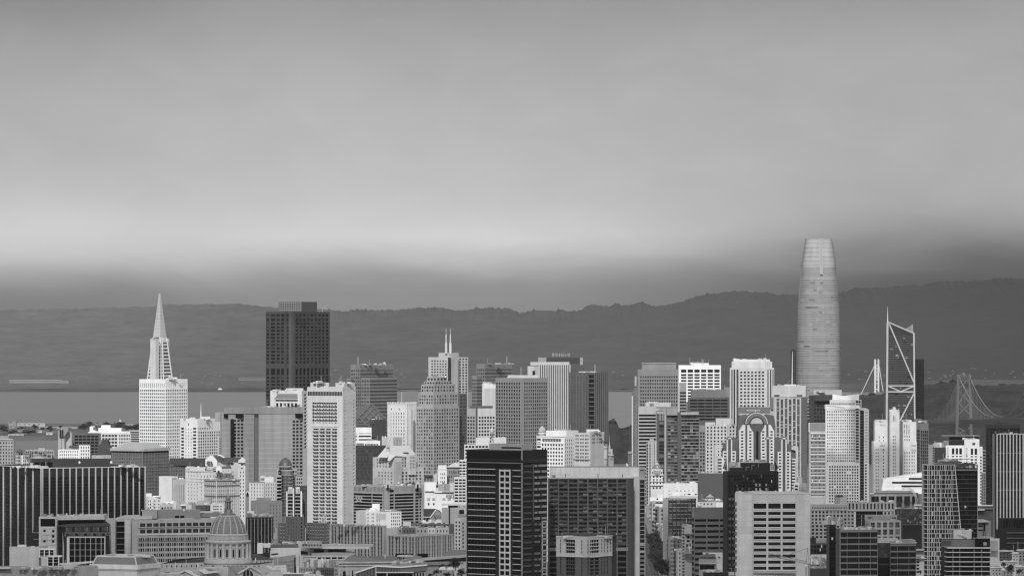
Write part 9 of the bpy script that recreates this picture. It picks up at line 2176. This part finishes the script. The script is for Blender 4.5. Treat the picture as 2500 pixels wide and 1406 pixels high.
WH2 = ['highest on the gap skyline', 'tall crowned in the water gap', 'leaning over the gap skyline', 'in the middle of the gap', 'beside the edge fin tower', 'touching the edge fin tower', 'near the shore by the dark bronze tower', 'low by the rocky shore', 'behind the bridge deck', 'on the knoll behind the bridge tower', 'between the bridge tower cables', 'dark under the main cable', 'second under the main cable', 'third under the main cable', 'at the edge under the main cable', 'below the white bridge pylon', 'beside the white crown of the condominium']
for (px, py, h, w), wh in zip(IY, WH2): tree(px, py, h, w, 8780, 'shadowy hill island tree ' + wh, 'trees on the hill island', kind='far')
def white_pylon_bridge():
 Y = 10230.
 b = B('cable_bridge', 'distant white bridge pylon of paired legs with splayed cables', Y, 2141, cat='bridge', base=0)
 m = 'paint:.62'
 for x0, x1 in ((2134.5, 2138.8), (2142.6, 2146.6)): b.box('pylon_leg', m, x0, x1, 878, 965 if x0 < 2140 else 958, Y, 4)
 y = 893
 for i in range(12): b.box('strut', m, 2138.6, 2142.8, 892 + i * 3.3, 893.4 + i * 3.3, Y + .4, 2.5)
 for y in (936, 950): b.box('strut', m, 2138.6, 2142.8, y, y + 1.6, Y + .4, 2.5)
 b.box('deck', 'concrete:.16', 2080, 2170, 960, 963, Y, 20)
 for p, q in (((2134.8, 894), (2101, 966)), ((2146, 894), (2156, 956))):
  b.beam('main_cable', m, PP(*p, Y), PP(*q, Y), 1.3)
 b.beam('main_cable', 'paint:.25', PP(2146.2, 897, Y), PP(2166, 930, Y + 30), 1.0)
 for i in range(1, 9):
  t = i / 9; p = PP(2134.8 - 33 * t, 894 + 72 * t, Y); b.beam('hanger', 'paint:.2', p, Vector((p.x + 18 * (1 - t), p.y + 8, PZ(962, Y))), .3)
 b.done()
white_pylon_bridge()
def suspension_bridge():
 Y = 7380.
 b = B('suspension_bridge', 'long suspension bridge with a cross-braced steel tower and sagging cables', Y, 2352, cat='bridge', base=0)
 m = 'metal:.11'
 def leg(x0, x1, y0, y1, w0, w1):
  b.beam('tower_leg', m, PP(x0, y0, Y), PP(x1, y1, Y), 3.4, 4)
 leg(2339.5, 2336, 916, 1064, 4, 4); leg(2367, 2371.5, 916, 1064, 4, 4)
 for x in (2339.5, 2367): b.lathe('tower_cap', 'metal:.34', x, [(1.2, 915), (2.2, 916.5), (2.2, 919), (2.6, 920)], Y, 8)
 b.box('tower_beam', m, 2340, 2367, 919, 921, Y, 3); b.box('tower_beam', m, 2340, 2367, 923, 924.6, Y, 3); b.box('tower_beam', m, 2337, 2371, 1059, 1061, Y, 3)
 for y0, y1 in ((927, 955), (958, 990), (972, 1002), (990, 1016)): pass
 for (xa, ya, xb, yb) in ((2341, 926, 2367, 962), (2366, 926, 2341, 950), (2342, 956, 2368, 985), (2367, 950, 2340, 985), (2341, 985, 2369, 1014), (2368, 985, 2339, 1014), (2338, 1044, 2370, 1060), (2370, 1044, 2338, 1060)):
  b.beam('cross_brace', m, PP(xa, ya, Y), PP(xb, yb, Y), 1.7, 1.7)
 path = [(2255, 1035.5, 7900), (2300, 1032.5, 7650), (2350, 1029, 7400), (2400, 1026, 7200), (2440, 1024.5, 7060), (2480, 1025, 6900), (2540, 1028, 6700)]
 for (xa, ya, Ya), (xb, yb, Yb) in zip(path, path[1:]):
  for dy, nm, t in ((-4, 'deck_rail', 1.1), (7.5, 'deck_rail', 1.2), (2, 'deck', 3.2)):
   b.beam(nm, 'metal:.13' if nm == 'deck_rail' else 'metal:.05', PP(xa, ya + dy, Ya), PP(xb, yb + dy, Yb), t, 6 if nm == 'deck' else 1.2)
  n = max(3, int((xb - xa) / 2.2))
  for i in range(n):
   t = i / n; xx, yy, YY = xa + (xb - xa) * t, ya + (yb - ya) * t, Ya + (Yb - Ya) * t
   b.beam('deck_truss', 'metal:.12', PP(xx, yy - 4, YY - 2), PP(xx, yy + 7.5, YY - 2), .45)
 def cable(pts, t, mat, hang):
  prev = None
  for i in range(25):
   u = i / 24
   (x0, y0, Y0), (x1, y1, Y1), sag = pts
   x = x0 + (x1 - x0) * u; YY = Y0 + (Y1 - Y0) * u
   y = y0 + (y1 - y0) * (1 - (1 - u) ** 2)
   p = PP(x, y, YY)
   if prev is not None: b.beam('main_cable', mat, prev, p, t)
   if hang and i % 1 == 0 and y < hang - 2: b.beam('hanger', 'metal:.22', p, PP(x, hang, YY), .22)
   prev = p
 cable(((2341, 920, Y - 4), (2424, 1018, 7080), 0), .95, 'paint:.22', 1026); cable(((2367.5, 920, Y - 4), (2446, 1018, 7000), 0), .95, 'paint:.22', 1024)
 cable(((2339, 920, Y + 4), (2262, 1028, 7850), 0), .8, 'metal:.16', 1034); cable(((2366, 920, Y + 4), (2290, 1028, 7700), 0), .8, 'metal:.16', 1031)
 for (xa, ya, xb, yb) in ((2446, 1018, 2498, 962), (2476, 1016, 2520, 982)):
  prev = None
  for i in range(13):
   u = i / 12; p = PP(xa + (xb - xa) * u, ya + (yb - ya) * u * u, 7000 - 300 * u)
   if prev is not None: b.beam('main_cable', 'metal:.2', prev, p, .8)
   prev = p
 b.lathe('beacon', 'paint:.9', 2353, [(.2, 911.5), (1.2, 912.8), (.2, 914)], Y, 8); b.box('beacon_frame', 'metal:.3', 2344, 2362, 915, 915.8, Y, 1); b.done()
suspension_bridge()
# unseen cloud slab above the viewer, shaped to shade the nearer streets
def cloud_deck():
 h0, h1 = 1150., 1290.
 t = h0 / math.tan(R(SUN_EL)); ox, oy = -math.sin(R(SUN_AZ)) * t, -math.cos(R(SUN_AZ)) * t
 from mathutils import noise
 def edge(xg): return 3960 + (xg + 400) * .62
 nx, ny = 72, 60; V, Fc = [], []
 for s in (0, 1):
  for j in range(ny):
   for i in range(nx):
    xg = -2600 + 5200 * i / (nx - 1); v = j / (ny - 1)
    yg = -1500 + (edge(xg) + 1500) * v
    ed = min(1., min(i, nx - 1 - i, j * 1.0, (ny - 1 - j)) / 4.)
    b_ = fbm(xg * .002, yg * .002, 3.) * 45 + fbm(xg * .008, yg * .008, 9.) * 14
    th = (h1 - h0) * (.35 + .65 * ed)
    z = (h0 + b_ * .6) if s == 0 else (h0 + th + b_)
    jit = fbm(xg * .004, yg * .004, 1.) * 60 * (v ** 4)
    V.append((xg + ox, yg + oy + jit, z))
 N_ = nx * ny
 for j in range(ny - 1):
  for i in range(nx - 1):
   a = j * nx + i; Fc.append((a, a + nx, a + nx + 1, a + 1)); c = N_ + a; Fc.append((c, c + 1, c + nx + 1, c + nx))
 def side(idx):
  for p, q in zip(idx, idx[1:]): Fc.append((p, q, N_ + q, N_ + p))
 side(list(range(nx))); side([(ny - 1) * nx + i for i in reversed(range(nx))]); side([j * nx for j in reversed(range(ny))]); side([j * nx + nx - 1 for j in range(ny)])
 m = bpy.data.materials.new('shade_cloud'); m.use_nodes = True
 N, L = m.node_tree.nodes, m.node_tree.links
 N.remove(N['Principled BSDF'])
 tr = N.new('ShaderNodeBsdfTranslucent'); tr.inputs[0].default_value = (.92, .92, .92, 1)
 tp = N.new('ShaderNodeBsdfTransparent'); mx = N.new('ShaderNodeMixShader'); mx.inputs[0].default_value = CLOUD_OPACITY
 L.new(tp.outputs[0], mx.inputs[1]); L.new(tr.outputs[0], mx.inputs[2]); L.new(mx.outputs[0], N['Material Output'].inputs[0])
 plain('cloud', mesh('cloud', V, Fc, [m], smooth=True), 'structure', 'unseen cloud layer shaped to shade the near streets')
CLOUD_OPACITY = .36
cloud_deck()
def shade_cloud_scrap():
 """an unseen scrap of cloud, added so that its shade falls across the lower half of two white towers"""
 h0, h1 = 690., 702.
 t = 1 / math.tan(R(SUN_EL))
 V, Fc = [], []
 nx, ny = 26, 40
 for s in (0, 1):
  for j in range(ny):
   for i in range(nx):
    xg = 268 + 134 * i / (nx - 1); lo = 4650 + max(0, xg - 342) * 3.2 if xg < 380 else 4772; hi = 4826 + min(max(0, (xg - 330) / 22.), 1) * 245  # outline of the added cloud, set by where its shade should fall
    yg = lo + (hi - lo) * j / (ny - 1) + fbm(xg * .03, j * .1, 4.) * 9
    ed = min(1., min(i, nx - 1 - i, j, ny - 1 - j) / 3.)
    z = h0 + 4 * fbm(xg * .02, yg * .02, 2.) if s == 0 else h0 + (h1 - h0) * (.25 + .75 * ed) + 5 * fbm(xg * .03, yg * .03, 8.)
    V.append((xg - math.sin(R(SUN_AZ)) * h0 * t, yg - math.cos(R(SUN_AZ)) * h0 * t, z))
 N_ = nx * ny
 for j in range(ny - 1):
  for i in range(nx - 1):
   a = j * nx + i; Fc.append((a, a + nx, a + nx + 1, a + 1)); c = N_ + a; Fc.append((c, c + 1, c + nx + 1, c + nx))
 def side(idx):
  for p, q in zip(idx, idx[1:]): Fc.append((p, q, N_ + q, N_ + p))
 side(list(range(nx))); side([(ny - 1) * nx + i for i in reversed(range(nx))]); side([j * nx for j in reversed(range(ny))]); side([j * nx + nx - 1 for j in range(ny)])
 plain('cloud', mesh('cloud', V, Fc, [bpy.data.materials['shade_cloud']], smooth=True), 'structure', 'unseen scrap of cloud added to shade two white towers')
shade_cloud_scrap()
build_haze(6.2e-6)
